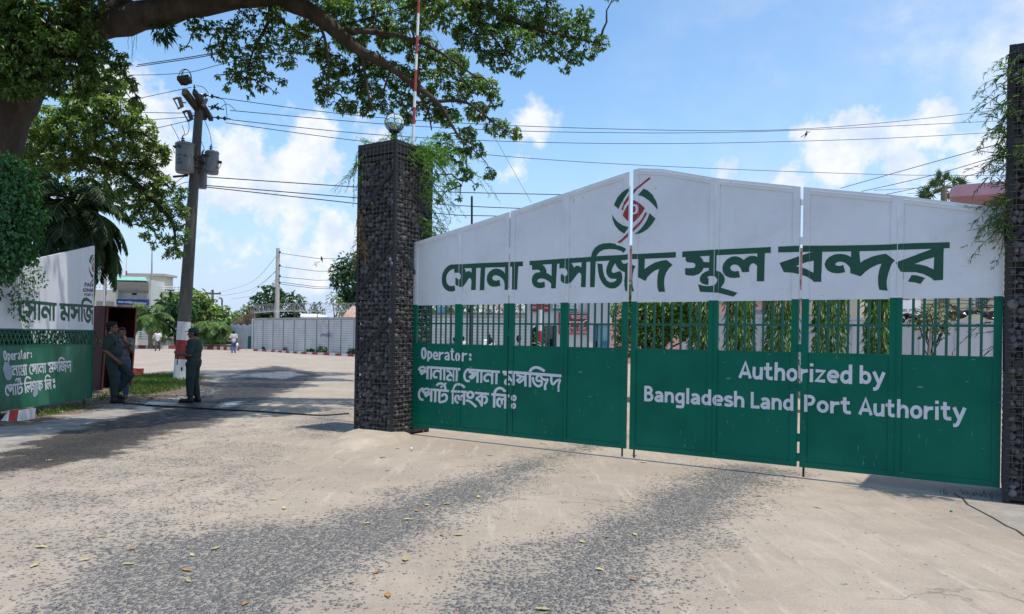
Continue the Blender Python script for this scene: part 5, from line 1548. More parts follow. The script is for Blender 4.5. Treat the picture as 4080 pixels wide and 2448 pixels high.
for u0, v0, u1, v1, lab, bands in ((505, 1000, 502, 1110, 'thin red and white radio mast above the green tiled canopy', True), (606, 985, 604, 1165, 'thin grey antenna mast on the roof of the port office', False), (421, 1080, 418, 1240, 'rusty pole standing just left of the blue name board', None)):
    mb = MB(); n = 6
    ym = {True: 81.5, False: 79.6, None: 76}[bands]
    a, b = P(u1, 1160 if bands is not None else v1, ym), P(u0, v0, ym)
    r0 = .16 if bands is None else .11
    for k in range(n): mb.tube([a.lerp(b, k / n), a.lerp(b, (k + 1) / n)], r0 - .012 * k, 6, mi=(k // 3 if bands else 0))
    if bands is None: mb.tube([Vector((a.x, a.y, 0)), a], r0, 6, mi=0)
    tag(build('mast', mb, [mat('mast_red', (.3, .05, .05)) if bands else (mat('pipe_grey', (.3, .31, .33), .5) if bands is False else mat('pipe_rust', (.24, .15, .12), .8)), mat('mast_white', (.7, .7, .7))], None, a), lab, 'mast')

# garden wall and railings behind the kerb
def garden_wall():
    root = thing('garden_wall', 'low pale garden wall with iron railings behind the kerb', 'wall', G(640, 1384))
    mb = MB()
    pbox(mb, 500, 1350, 735, 1392, 72, .25)
    pbox(mb, 735, 1352, 850, 1394, 72.2, .25)
    build('wall', mb, mat('garden_wall_paint', (.50, .46, .40), .85, .15, 1), root)
    for u in (540, 668, 760, 830):
        mb = MB(); pbox(mb, u - 5, 1318, u + 5, 1392, 71.8, .4); build('post', mb, m_kw, root)
    mb = MB()
    for v in (1322, 1330, 1338, 1346): mb.tube([P(545, v, 72), P(850, v + 3, 72)], .035, 4)
    for u in range(548, 850, 9): mb.tube([P(u, 1320, 72), P(u, 1352, 72)], .03, 4)
    build('railing', mb, mat('rail_pale', (.5, .52, .5), .6), root)
garden_wall()
def bamboo_fence():
    root = thing('bamboo_fence', 'low grey bamboo fence right of the red and white pole', 'fence', G(890, 1390))
    mb = MB()
    for u in range(770, 950, 6):
        mb.tube([G(u, 1391), P(u + random.uniform(-2, 2), 1347 + random.uniform(-4, 4), 66)], .05, 5)
    for v in (1358, 1374): mb.tube([P(770, v, 66), P(950, v + 2, 66)], .05, 5)
    build('stakes', mb, mat('bamboo_grey', (.33, .3, .25), .9, .3, 2), root)
bamboo_fence()

# ---------------------------------------------------------------- panel wall
m_panel = mat('wall_panel_white', (.60, .59, .575), .85, .12, .8, .1, 10, dirt=((.30, .29, .28), .45, 1.2))
m_panel_c = mat('wall_cap_grey', (.42, .40, .37), .9, .2, 1, dirt=((.22, .2, .18), .5, 2))
def panel_wall():
    pts = [P(1010, 1395, 66), P(1410, 1412, 56), P(1700, 1430, 47), P(2120, 1450, 43)]
    for p in pts: p.z = 0
    root = thing('panel_wall', 'long white wall of ribbed concrete panels along the yard', 'wall', pts[1])
    Hh = 2.72
    bays = []
    for a, b in zip(pts, pts[1:]):
        L_ = (b - a).length; n = max(1, round(L_ / 1.75))
        for k in range(n): bays.append((a.lerp(b, k / n), a.lerp(b, (k + 1) / n)))
    for i, (a, b) in enumerate(bays):
        d = (b - a).normalized(); s_ = Vector((-d.y, d.x, 0))
        mb = MB(); n = 15
        for k in range(n):
            z0 = Hh * k / n
            mb.frame_box(a + d * .07 + up * z0 + s_ * random.uniform(0, .012), d * ((b - a).length - .14), s_ * .06, up * (Hh / n - .014))
        mb.frame_box(a + d * .07 + s_ * .03, d * ((b - a).length - .14), s_ * .02, up * Hh, 1)
        build('panel', mb, [m_panel, mat('panel_joint', (.05, .048, .045), .95)], root)
        mb = MB(); mb.frame_box(a - d * .07 - s_ * .03, d * .055, s_ * .14, up * (Hh + .0)); mb.frame_box(a + d * .015 - s_ * .03, d * .055, s_ * .14, up * (Hh + .0))
        mb.frame_box(a - d * .04 - s_ * .036, d * .08, s_ * .1, up * Hh, 1)
        build('post', mb, [m_kw, MATS['panel_joint']], root)
        mb = MB(); mb.frame_box(a - s_ * .05 + up * Hh, d * (b - a).length, s_ * .18, up * random.uniform(.15, .19)); build('cap', mb, m_panel_c, root)
    # painted scrawl on the wall
    a, b = P(1275, 1340, 58.6), P(1325, 1340, 57.7)
    for q in (a, b): q.z = 1.3
    a -= Vector((0, .25, 0)); b -= Vector((0, .25, 0))
    sp_ = Plane(Vector((a.x, a.y, 0)), Vector((b.x, b.y, 0)))
    mb = MB(); alls = []
    s0, z0 = sp_.sz(1277, 1344); s1, z1 = sp_.sz(1320, 1325)
    sel = [q for q in l3a_sz[:9]]
    xs = [x for g_ in sel for p in g_ for x, _ in p]; zs = [z for g_ in sel for p in g_ for _, z in p]
    for g_ in sel:
        alls.append([[(s0 + (x - min(xs)) / (max(xs) - min(xs)) * (s1 - s0), z0 + (z - min(zs)) / (max(zs) - min(zs)) * (z1 - z0)) for x, z in p] for p in g_])
    lettering('scrawled_writing', sp_, alls, -1e3, 1e3, .02, mat('scrawl_blue', (.10, .14, .2), .8), root, 'strokes')
    # razor wire, on brackets standing on the wall
    rz = thing('razor_wire', 'long coil of razor wire on slanted brackets above the panel wall', 'razor wire', pts[1] + up * Hh)
    for a, b in bays[::2]:
        d = (b - a).normalized(); s_ = Vector((-d.y, d.x, 0))
        mb = MB(); mb.beam(a + up * (Hh + .16), a + up * (Hh + .75), .05, .05, s_); mb.beam(a + up * (Hh + .7), a + up * (Hh + 1.1) - s_ * .45, .05, .05, s_)
        build('bracket', mb, mat('bracket_rust', (.12, .09, .07), .8), rz)
    mb = MB()
    t = 0.0
    P_ = []
    for a, b in bays:
        d = (b - a).normalized(); s_ = Vector((-d.y, d.x, 0)); n = int((b - a).length / .028)
        for k in range(n):
            c = a.lerp(b, k / n) + up * (Hh + .98 + .08 * math.sin(t * .013)) - s_ * .1
            P_.append(c + (s_ * math.cos(t) + up * math.sin(t)) * (.36 + .03 * math.sin(t * .31)) + d * .05 * math.sin(t * .7)); t += 2 * math.pi / 9
    mb.tube(P_, .011, 3, cap=False)
    for q in (.55, .8): mb.tube([a + up * (Hh + q) for a, b in bays], .008, 3, cap=False)
    build('coil', mb, mat('wire_galv', (.42, .43, .44), .45, .15, 3, metal=.3), rz, kind='stuff')
panel_wall()
def tin_fence():
    root = thing('tin_fence', 'patched grey tin fence with a green door left of the panel wall', 'fence', G(960, 1394))
    a, b = P(914, 1390, 67.5), P(1008, 1393, 66.3); a.z = b.z = 0
    d = (b - a).normalized(); s_ = Vector((-d.y, d.x, 0)); L_ = (b - a).length
    mb = MB(); n = 60
    for k in range(n):
        o = .03 * (k % 2)
        x0, x1 = L_ * k / n, L_ * (k + 1) / n
        mb.add([a + d * x0 + s_ * (.03 * (k % 2)), a + d * x1 + s_ * (.03 * ((k + 1) % 2)), a + d * x1 + s_ * (.03 * ((k + 1) % 2)) + up * (2.3 + .08 * math.sin(k * .4)), a + d * x0 + s_ * (.03 * (k % 2)) + up * (2.3 + .08 * math.sin((k - 1) * .4))], [(0, 1, 2, 3)])
    build('sheeting', mb, mat('tin_grey', (.34, .38, .42), .55, .2, .6, dirt=((.2, .13, .10), .5, .8), stretch=(1, 1, .3)), root)
    mb = MB(); mb.frame_box(a + d * (L_ * .80) - s_ * .06, d * (L_ * .17), s_ * .05, up * 1.25); build('door', mb, mat('door_green', (.015, .10, .07), .5, .2, 2), root)
    mb = MB(); mb.frame_box(b - s_ * .15 - d * .05, d * .28, s_ * .3, up * 2.85); build('post', mb, m_kw, root)
    mb = MB()
    for k in range(70):
        x = L_ * k / 70
        mb.tube([a + d * x + up * 2.3 + s_ * .2, a + d * (x + random.uniform(-.2, .2)) + up * (2.6 + 1.1 * (k / 70) + random.uniform(-.2, .25)) + s_ * random.uniform(0, .5)], .025, 3)
    build('stakes', mb, mat('brush_brown', (.2, .15, .1), .95, .3), root)
tin_fence()
def sheds():
    root = thing('shed', 'low shed with a bright white roof beyond the panel wall', 'shed', P(1250, 1290, 75) * 1)
    mb = MB(); pbox(mb, 1202, 1262, 1298, 1390, 75, 6); build('wall', mb, m_bgrey, root)
    mb = MB(); mb.prism([P(1196, 1266, 74.5), P(1305, 1268, 74.5), P(1296, 1256, 80), P(1200, 1255, 80)], up * .12); build('roof', mb, mat('roof_white', (.75, .75, .75), .5), root)
    mb = MB(); pbox(mb, 1225, 1270, 1250, 1280, 74.8, .3); build('window', mb, m_cable, root)
    root = thing('shed', 'tin roofed shed with rusty corrugated roof beside the lamp pillar', 'shed', P(1420, 1330, 62))
    mb = MB(); pbox(mb, 1370, 1280, 1520, 1420, 63, 5); build('wall', mb, m_bgrey, root)
    mb = MB(); n = 24
    a, b, c = P(1340, 1288, 61), P(1560, 1288, 61), P(1400, 1222, 66); off = c - a
    for k in range(n):
        p, q = a.lerp(b, k / n), a.lerp(b, (k + 1) / n)
        z0, z1 = up * (.09 * (k % 2)), up * (.09 * ((k + 1) % 2))
        mb.add([p + z0, q + z1, q + z1 + off, p + z0 + off], [(0, 1, 2, 3)])
    build('roof', mb, mat('roof_rust', (.42, .25, .2), .7, .35, .6, dirt=((.5, .42, .38), .6, .5)), root)
sheds()
def far_poles():
    a, b = P(1101, 1400, 69), P(1108, 990, 69); a.z = 0
    root = thing('utility_pole', 'pale concrete pole with side insulators rising behind the panel wall', 'pole', a)
    mb = MB(); mb.tube([a, b], [.27, .17], 10); build('shaft', mb, mat('pole_pale', (.46, .43, .39), .85, .15, 2), root)
    for v in (1000, 1053, 1095, 1122):
        mb = MB(); insulator(mb, P(1107, v, 69), P(1120, v + 10, 68.8), .12, 2); build('insulator', mb, m_porc, root)
    mb = MB(); mb.tube([P(1092, 1128, 68.8), P(1092, 1145, 68.8)], .16, 8); build('meter_box', mb, m_bgrey, root)
    for v0, v1, v2 in ((1010, 1034, 1044), (1063, 1083, 1086), (1104, 1115, 1122), (1133, 1152, 1158), (1125, 1146, 1156)):
        mb = MB(); mb.tube([P(1120, v0, 69), P(1260, (v0 + v1) / 2 + 8, 66), P(1400, v1, 62), P(1520, v2, 58)], .022, 4)
        tag(build('power_line', mb, m_cable, None, P(1120, v0, 69)), 'wire running right from the pale concrete pole toward the lamp pillar', 'power line', 'wires of the pale pole')
    for p, q, r_ in (((1102, 1020), (1010, 1120), (880, 1165)), ((1102, 1080), (1000, 1155), (860, 1182)), ((1102, 1110), (1040, 1170), (920, 1192)), ((1103, 1075), (1060, 1120), (1000, 1170))):
        mb = MB(); mb.tube([P(*t, 69 + i * 8) for i, t in enumerate(spline([p, q, r_], 5))], .02, 4)
        tag(build('power_line', mb, m_cable, None, P(*p, 69)), 'sagging wire running left from the pale concrete pole', 'power line', 'wires of the pale pole')
    a = P(848, 1235, 120); a.z = 0
    root = thing('utility_pole', 'distant dark pole with a level crossarm above the garden', 'pole', a)
    mb = MB(); mb.tube([a, P(847, 1155, 120)], .2, 6); build('shaft', mb, mat('wood_dark', (.12, .10, .085), .9), root)
    mb = MB(); mb.beam(P(818, 1171, 120), P(879, 1171, 120), .25, .25); build('crossarm', mb, MATS['wood_dark'], root)
    for u in (820, 838, 876):
        mb = MB(); insulator(mb, P(u, 1170, 120), P(u, 1162, 120), .14, 1); build('insulator', mb, m_porc, root)
    a = P(885, 1240, 95); a.z = 0
    root = thing('street_lamp', 'small street lamp with a bent arm beyond the garden', 'street lamp', a)
    mb = MB(); mb.tube([a, P(885, 1195, 95), P(882, 1189, 95), P(874, 1187, 95)], .11, 6); build('post', mb, MATS['wood_dark'], root)
    mb = MB(); mb.beam(P(881, 1190, 95), P(872, 1188, 95), .3, .2); build('lamp_head', mb, m_bgrey, root)
    a = P(434, 1140, 40)
    root = thing('street_lamp', 'grey lamp head on a curved arm beside the drooping palm', 'street lamp', Vector((a.x, a.y, 0)))
    mb = MB(); mb.tube([Vector((a.x - .3, a.y, 0)), P(420, 1000, 40), P(432, 963, 40), P(443, 975, 40), P(445, 992, 40)], .045, 6); build('post', mb, m_bgrey, root)
    mb = MB(); mb.prism([P(430, 990, 39.8), P(452, 994, 39.8), P(450, 1004, 40), P(432, 1002, 40)], Vector((0, .3, .02))); build('lamp_head', mb, m_tank, root)
far_poles()
for (u, v, Y, lab, c, wing) in ((1282, 1033, 65, 'dark bird perched on the top wire of the pale pole', (.03, .03, .035), 0), (1258, 1052, 60, 'white bird flying below the top wire of the pale pole', (.7, .7, .72), 1), (3212, 535, 40, 'tiny dark bird flying in the sky above the gate', (.05, .05, .06), 1)):
    c0 = P(u, v, Y); s_ = Y / 65
    mb = MB(); mb.ball(c0, (.10 * s_, .2 * s_, .11 * s_), 8, 6, q=Matrix.Rotation(R(40), 3, 'X')); mb.ball(c0 + Vector((0, -.14, .16)) * s_, .07 * s_, 8, 6); mb.prism([c0 + Vector((-.05, .1, -.1)) * s_, c0 + Vector((.05, .1, -.1)) * s_, c0 + Vector((0, .4, -.3)) * s_], Vector((0, .01, .03)))
    if wing:
        for sg in (-1, 1): mb.prism([c0 + Vector((0, -.1, .05)) * s_, c0 + Vector((0, .15, .05)) * s_, c0 + Vector((.42 * sg, .2, .25 * sg)) * s_, c0 + Vector((.3 * sg, -.02, .22 * sg)) * s_], Vector((0, .01, .02)))
    tag(build('bird', mb, mat('bird_%d' % int(c[0] * 100), c, .8), None, c0), lab, 'bird')

# ---------------------------------------------------------------- trees
m_bark = mat('bark_dark', (.055, .042, .034), .95, .5, 4, 1.0, 7, dirt=((.13, .11, .095), .6, 2.5), stretch=(1, 1, .45))
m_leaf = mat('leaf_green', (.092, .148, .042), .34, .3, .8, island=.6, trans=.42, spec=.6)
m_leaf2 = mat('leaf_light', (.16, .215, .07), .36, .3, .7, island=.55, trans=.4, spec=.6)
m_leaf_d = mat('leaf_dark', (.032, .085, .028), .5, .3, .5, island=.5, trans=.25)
m_palm = mat('palm_leaf', (.05, .10, .03), .45, .3, 1, island=.5, trans=.3)
m_palm_l = mat('palm_leaf_light', (.11, .19, .05), .45, .3, 1, island=.5, trans=.3)

def px_blobs(lst, wk=1.0):
    out = []
    for q in lst:
        u, v, Y, r_ = q[:4]; w = q[4] if len(q) > 4 else 1.0
        out.append((P(u, v, Y), (r_, r_, r_ * .8), w * wk * (r_ / .4) ** 2))
    return out

def twigs(mb, blobs, pts, r0=.035, per=5):
    """a twig from the nearest limb point to every leaf mass, and sprigs inside it"""
    for c, rad, w in blobs:
        c = Vector(c)
        q = min(pts, key=lambda p: (p - c).length)
        if (q - c).length < 4.5: limb(mb, q, c, min(r0, .012 + .02 * (q - c).length), .008, 5, .22, 5, sag=.08)
        for k in range(per):
            d = Vector((random.gauss(0, 1), random.gauss(0, 1), random.gauss(-.3, .8))).normalized()
            limb(mb, c, c + d * rad[0] * .95, .008, .003, 3, .3, 4)

def big_tree():
    base = Vector((P(-190, 1300, 15.6).x, 15.6, 0))
    root = thing('shade_tree', 'huge dark branched tree reaching from the left edge across the top', 'tree', base)
    mb = MB()
    main = [(-190, 1300, 15.6), (-160, 900, 15.5), (-75, 620, 15.3), (25, 380, 15.1), (170, 215, 15), (380, 108, 15), (614, 55, 15), (800, 15, 15), (1000, -12, 15.1), (1150, 12, 15.2), (1260, 62, 15.4), (1345, 125, 15.5), (1440, 205, 15.6), (1560, 270, 15.7), (1640, 335, 15.8), (1740, 405, 15.9), (1800, 500, 16), (1840, 560, 16)]
    rad = [.85, .72, .66, .62, .42, .31, .27, .25, .22, .19, .17, .15, .11, .08, .065, .05, .03, .015]
    p3 = [P(*q) for q in main]; p3[0].z = -.1
    fine = [Vector(x) for x in spline([tuple(p) for p in p3], 4)]
    fr = np.interp(np.linspace(0, len(rad) - 1, len(fine)), range(len(rad)), rad)
    fine = [p + Vector((random.gauss(0, .02), random.gauss(0, .02), random.gauss(0, .02))) * min(1, 4 * r_) for p, r_ in zip(fine, fr)]
    mb.tube(fine, [float(x) * random.uniform(.95, 1.06) for x in fr], 14)
    pts = list(fine)
    for path, r0, r1 in [([(1000, -12, 15.1), (1250, -60, 15.1), (1550, -70, 15), (1800, -20, 15), (1960, 40, 15), (2120, 110, 15.2), (2280, 150, 15.4), (2390, 175, 15.6)], .16, .012),
                         ([(1800, -20, 15), (1900, 70, 15), (1990, 180, 15), (2040, 260, 15)], .05, .01), ([(2120, 110, 15.2), (2200, 190, 15.3), (2270, 250, 15.4)], .03, .01),
                         ([(1075, 0, 15.2), (1068, 90, 15.1), (1010, 200, 15), (980, 320, 15)], .05, .008), ([(1075, 20, 15.2), (1150, 110, 15.2), (1240, 150, 15.3)], .06, .02),
                         ([(1260, 62, 15.4), (1300, 180, 15.4), (1310, 330, 15.4), (1290, 400, 15.4)], .04, .008), ([(1440, 205, 15.6), (1460, 330, 15.6), (1480, 440, 15.6)], .045, .008),
                         ([(1640, 335, 15.8), (1700, 430, 15.9), (1720, 520, 16)], .04, .012), ([(1560, 270, 15.7), (1530, 360, 15.7), (1535, 430, 15.7)], .03, .01),
                         ([(1740, 405, 15.9), (1860, 410, 16), (1980, 500, 16), (2060, 540, 16)], .04, .008), ([(1345, 125, 15.5), (1500, 130, 15.6), (1700, 180, 15.7), (1900, 310, 15.9)], .08, .015),
                         ([(1840, 560, 16), (1860, 640, 16), (1840, 740, 16)], .016, .006), ([(1840, 560, 16), (1930, 640, 16), (1960, 700, 16)], .014, .006), ([(744, 25, 15), (800, 110, 15), (900, 170, 15)], .03, .008),
                         ([(170, 215, 15), (280, 60, 14.6), (420, -150, 14.5)], .25, .1), ([(25, 380, 15.1), (-40, 200, 15), (60, -100, 14.6)], .35, .15), ([(170, 215, 15), (350, 240, 14.7), (470, 260, 14.6), (540, 380, 14.6)], .06, .008),
                         ([(400, 100, 15), (650, -200, 15.2), (1000, -450, 15.5)], .22, .08), ([(1250, -60, 15.1), (1500, -300, 15.6)], .12, .05)]:
        f = [Vector(x) for x in spline([tuple(P(*q)) for q in path], 4)]
        mb.tube(f, [r0 + (r1 - r0) * i / (len(f) - 1) for i in range(len(f))], 8); pts += f
    A = [(1820, 60, 15, .5), (1950, 30, 15, .55), (2080, 60, 15.3, .5), (2200, 90, 15.3, .45), (2300, 130, 15.5, .36), (2390, 170, 15.6, .2), (1960, 160, 15, .42), (2080, 180, 15, .4), (2200, 195, 15.3, .32), (2290, 225, 15.5, .22), (1990, 250, 15, .22), (2060, 280, 15, .15), (1850, 150, 15, .3), (2255, 275, 15.4, .11), (2350, 210, 15.5, .16), (1700, 20, 15.3, .4), (2330, 60, 15.4, .2), (2440, -20, 15.5, .16), (2000, -90, 15, .5), (2200, -60, 15, .4), (1930, 230, 15, .18)]
    B = [(1260, 200, 15.5, .33), (1330, 260, 15.5, .36), (1300, 340, 15.5, .28), (1290, 395, 15.4, .2), (1400, 150, 15.5, .42), (1400, 320, 15.6, .38), (1380, 420, 15.6, .26), (1480, 260, 15.6, .42), (1480, 380, 15.7, .36), (1470, 440, 15.7, .2), (1560, 150, 15.6, .42), (1580, 300, 15.7, .42), (1600, 400, 15.8, .3), (1680, 200, 15.7, .42), (1700, 320, 15.8, .42), (1700, 430, 15.9, .33), (1800, 250, 15.8, .38), (1820, 360, 15.9, .38), (1780, 460, 16, .33), (1880, 330, 15.9, .33), (1950, 345, 15.9, .24), (1970, 400, 16, .2), (1900, 440, 16, .28), (1980, 505, 16, .3), (2050, 530, 16, .17), (1860, 540, 16, .26), (1660, 60, 15.5, .45), (1500, 60, 15.5, .45), (1350, 50, 15.4, .4), (1240, 80, 15.3, .33), (1620, 470, 15.9, .18), (1540, 440, 15.8, .14), (1200, 120, 15.3, .2)]
    C_ = [(1830, 620, 16, .25), (1900, 600, 16, .22), (1950, 690, 16, .16), (1850, 690, 16, .2), (1760, 630, 16, .2), (1800, 740, 16, .13), (1770, 560, 16, .24), (1730, 700, 16, .12), (1900, 740, 16, .08), (1830, 790, 16, .07), (1750, 800, 16, .07)]
    D_ = [(800, 130, 15, .22, .6), (760, 100, 15, .15, .5), (900, 150, 15, .26, .6), (960, 230, 15, .3, .7), (1020, 160, 15, .28, .7), (1050, 80, 15.1, .26, .6), (1100, 140, 15.1, .26, .6), (1120, 220, 15.1, .26, .6), (980, 315, 15, .24, .7), (1050, 290, 15, .2, .7), (860, 300, 15, .07, .6), (1000, 375, 15, .08, .8), (1090, 365, 15, .06, .8), (1180, 180, 15.2, .25, .6), (740, 190, 15, .1, .5), (830, 200, 15, .12, .5), (1060, 210, 15, .2, .7), (940, 120, 15, .25, .8), (880, 210, 15, .22, .8), (930, 300, 15, .2, .8), (1020, 260, 15, .25, .8), (1100, 60, 15, .25, .7), (1160, 130, 15.1, .22, .7), (970, 60, 15, .22, .6), (850, 100, 15, .18, .6), (900, 350, 15, .1, .8), (1040, 350, 15, .12, .8), (1130, 320, 15.1, .12, .7), (1160, 260, 15.1, .15, .7), (790, 60, 15, .14, .5)]
    E_ = [(60, 60, 14.5, .8), (200, 60, 14.5, .75), (330, 40, 14.5, .5), (100, 200, 14.5, .75), (250, 210, 14.3, .6), (370, 180, 14.5, .36), (300, 310, 14.4, .45), (160, 320, 14.3, .42), (60, 310, 14.3, .5), (400, 270, 14.5, .32), (-80, 200, 14.5, .8), (430, 200, 14.6, .18), (480, 270, 14.6, .16), (520, 330, 14.6, .14), (545, 400, 14.6, .12), (500, 230, 14.6, .12), (570, 430, 14.6, .06), (460, 340, 14.6, .12), (-60, 60, 14.5, .8), (350, 370, 14.6, .22)]
    T_ = [(200, -300, 15, 1.5, .5), (600, -330, 15, 1.4, .5), (1000, -300, 15.4, 1.3, .5), (1400, -230, 15.6, .9, .5), (500, -150, 14, .6, .5), (800, -150, 14.2, .6, .6), (1050, -120, 14.2, .5, .6), (700, -450, 13.6, 1.2, .5), (1150, -420, 13.8, 1.0, .5), (350, -520, 14, 1.4, .5), (-300, -300, 15, 1.6, .4), (1300, -120, 14.2, .5, .6), (1600, -160, 15, .6, .5), (900, -700, 14, 1.4, .8), (-100, -700, 14.5, 1.6, .6), (800, -420, 14, 1.0, 1.3), (650, -300, 14.2, .9, 1.2), (960, -330, 14.0, .9, 1.2), (1400, -300, 13.2, 1.2, 1.1), (1220, -280, 12.9, 1.0, 1.1), (1560, -330, 13.6, .9, .9),
          (650, -730, 10.5, 1.2, .9), (300, -760, 10.5, 1.3, .9), (900, -720, 11, 1.0, .8), (0, -800, 10.5, 1.3, .9), (500, -1000, 10, 1.0, .8), (1150, -620, 12, .9, .8)]
    B2 = [(u, v, Y + 7.5, r_ * 1.5, .55) for u, v, Y, r_ in B[::2]] + [(u, v, Y + 12, r_ * 1.7, .45) for u, v, Y, r_ in B[1::3]]
    B = [(u, v, Y + .55, r_ * .93) for u, v, Y, r_ in B]
    T2 = [(u, v, Y, r_, 1.0) for u, v, Y, r_ in ((1000, -90, 23, 1.2), (1120, -120, 24, 1.3), (1250, -100, 23, 1.2), (1380, -110, 24, 1.3), (1500, -120, 25, 1.3), (1620, -110, 23, 1.1), (1150, -260, 26, 1.7), (1400, -280, 27, 1.7), (1650, -260, 26, 1.5), (1050, -240, 20, 1.2), (1300, -200, 20, 1.1), (1500, -200, 20, 1.1))]
    blobs = px_blobs(A + B + C_) ; b2 = px_blobs(D_); b3 = px_blobs(E_); b5 = px_blobs(B2, .5) + px_blobs(T2, .6); b4 = px_blobs(T_, .8)
    twigs(mb, blobs + b2, pts, .03, 5); twigs(mb, b3 + b4, pts, .04, 2)
    # epiphytes: hanging roots under the limb
    for u, v in ((510, 140), (525, 140), (535, 138), (545, 135), (640, 110), (648, 118), (655, 112), (660, 105)):
        limb(mb, P(u, v, 15), P(u + random.uniform(-12, 12), v + random.uniform(50, 110), 15), .006, .003, 6, .15, 4)
    build('trunk', mb, m_bark, root, smooth=True)
    ep = [(P(650, 118, 14.9), (.16, .16, .16), 1)]
    v, f = merge([palmate(blobs, 120, .098, 6, .7), palmate(b5, 70, .16, 5), palmate(b2, 110, .10), palmate(b3, 85, .125), palmate(b4, 60, .17, 5)])
    np_mesh('crown', v, f, m_leaf, root)
    v, f = scatter(ep, 120, .25, .12, .6)
    np_mesh('epiphyte', v, f, m_leaf_d, root)
big_tree()

def lit_tree():
    base = Vector((P(60, 1300, 21.5).x, 21.5, 0))
    root = thing('shade_tree', 'sunlit leafy tree behind the huge trunk, drooping toward the transformer pole', 'tree', base)
    mb = MB(); pts = []
    for path, r0, r1 in [([(60, 1300, 21.5), (70, 1000, 21.4), (60, 800, 21.3), (100, 640, 21)], .4, .28), ([(100, 700, 21), (300, 640, 21), (430, 655, 21), (560, 750, 21), (640, 830, 21), (690, 900, 21), (700, 1000, 21)], .16, .02),
                         ([(100, 640, 21), (220, 480, 20.5), (400, 380, 20), (470, 330, 20)], .2, .03), ([(300, 640, 21), (420, 560, 20.6), (560, 530, 20.6), (640, 600, 21)], .1, .02), ([(430, 655, 21), (560, 660, 21), (700, 770, 21)], .08, .02), ([(560, 750, 21), (560, 860, 21), (640, 950, 21)], .05, .01), ([(100, 690, 21), (200, 800, 21), (420, 830, 21)], .08, .02)]:
        f = [Vector(x) for x in spline([tuple(P(*q)) for q in path], 4)]
        if path[0][1] == 1300: f[0].z = -.1
        mb.tube(f, [r0 + (r1 - r0) * i / (len(f) - 1) for i in range(len(f))], 8); pts += f
    Fb = [(450, 330, 20, .45), (480, 450, 20, .5), (560, 520, 20.5, .5), (600, 620, 21, .5), (520, 630, 21, .6), (420, 540, 20, .65), (300, 520, 20, .75), (200, 500, 20, .7), (330, 430, 20, .6), (130, 590, 20, .7), (240, 630, 20, .6), (380, 640, 21, .6), (480, 730, 21, .5), (590, 710, 21, .45), (640, 600, 21, .26), (655, 740, 21, .36), (690, 820, 21, .3), (725, 770, 21, .18), (600, 800, 21, .4), (540, 790, 21, .45), (620, 890, 21, .25), (650, 950, 21, .2), (690, 1000, 21, .16), (705, 900, 21, .2), (560, 870, 21, .28), (440, 810, 21, .4), (350, 760, 21.3, .5), (200, 720, 21.3, .6), (100, 760, 21.3, .6), (730, 860, 21, .12), (670, 1020, 21, .12), (40, 480, 20.4, .7), (540, 420, 20.2, .25), (350, 340, 20, .4), (420, 420, 19.6, .4), (710, 960, 21, .2), (740, 930, 21, .12), (715, 1010, 21, .14), (725, 840, 21, .2), (640, 860, 21, .3), (580, 940, 21, .16), (610, 980, 21, .12)]
    bl = px_blobs(Fb); twigs(mb, bl, pts, .04, 4)
    build('trunk', mb, m_bark, root, smooth=True)
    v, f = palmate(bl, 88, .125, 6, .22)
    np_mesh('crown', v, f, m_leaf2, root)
lit_tree()

def frond(c, az, el, L_, leafn, lw, droop, ll, hang=.4):
    """one palm frond: rachis points and leaflet arrays"""
    d = Vector((math.cos(az) * math.cos(el), math.sin(az) * math.cos(el), math.sin(el)))
    p = Vector(c); n = 12; pts = [p.copy()]
    for i in range(n):
        d = (d + Vector((0, 0, -droop / n * (1 + i * .16)))).normalized()
        p = p + d * L_ / n; pts.append(p.copy())
    P_, A_, U_, LL = [], [], [], []
    for k in range(leafn):
        t = .14 + .86 * (k + .5) / leafn
        i = min(n - 1, int(t * n)); q = pts[i].lerp(pts[i + 1], t * n - i); dd = (pts[i + 1] - pts[i]).normalized()
        sd = dd.cross(Vector((0, 0, 1)))
        sd = sd.normalized() if sd.length > 1e-3 else Vector((1, 0, 0))
        for sg in (-1, 1):
            P_.append(q); A_.append(sd * sg + dd * (.5 + .5 * t) + Vector((0, 0, -hang + random.gauss(0, .14)))); U_.append(sd.cross(dd)); LL.append(ll * (math.sin(math.pi * (.15 + .8 * t)) * .75 + .25) * random.uniform(.85, 1.1))
    LL = np.array(LL)
    return pts, leaf_arrays(np.array(P_), np.array(A_), np.array(U_) + rng.normal(size=(len(P_), 3)) * .15, LL, np.full(len(LL), lw), .08, .22)

def palm(label, base, c, nf, L_, m, rt=.12, leafn=30, lw=.035, ll=.5, droop=1.2, els=(.0, 1.3), hang=.4, name='palm_tree', only=None):
    root = thing(name, label, 'palm', base)
    st = MB(); st.tube([base, base.lerp(c, .5) + Vector((random.uniform(-.05, .05), 0, 0)), c], [rt * 1.25, rt, rt * .8], 9)
    build('trunk', st, mat('palm_trunk', (.2, .17, .13), .9, .25, 4, .4, 12), root)
    mb, prt = MB(), []
    for k in range(nf):
        az = 2 * math.pi * k / nf * 1.0 + random.uniform(-.25, .25) + (k % 2) * .3
        el = els[0] + (els[1] - els[0]) * ((k * 7) % nf) / nf
        pts, ar = frond(c, az, el, L_ * random.uniform(.8, 1.1), leafn, lw, droop * random.uniform(.8, 1.2), ll, hang)
        mb.tube(pts, [.018 * L_ / 1.6 * (1 - .8 * i / 12) + .003 for i in range(13)], 4); prt.append(ar)
    v, f = merge(prt)
    build('rachis', mb, mat('rachis_green', (.10, .14, .05), .6, .2), root)
    np_mesh('crown', v, f, m, root)
b_ = P(300, 1300, 17.3); b_.z = 0
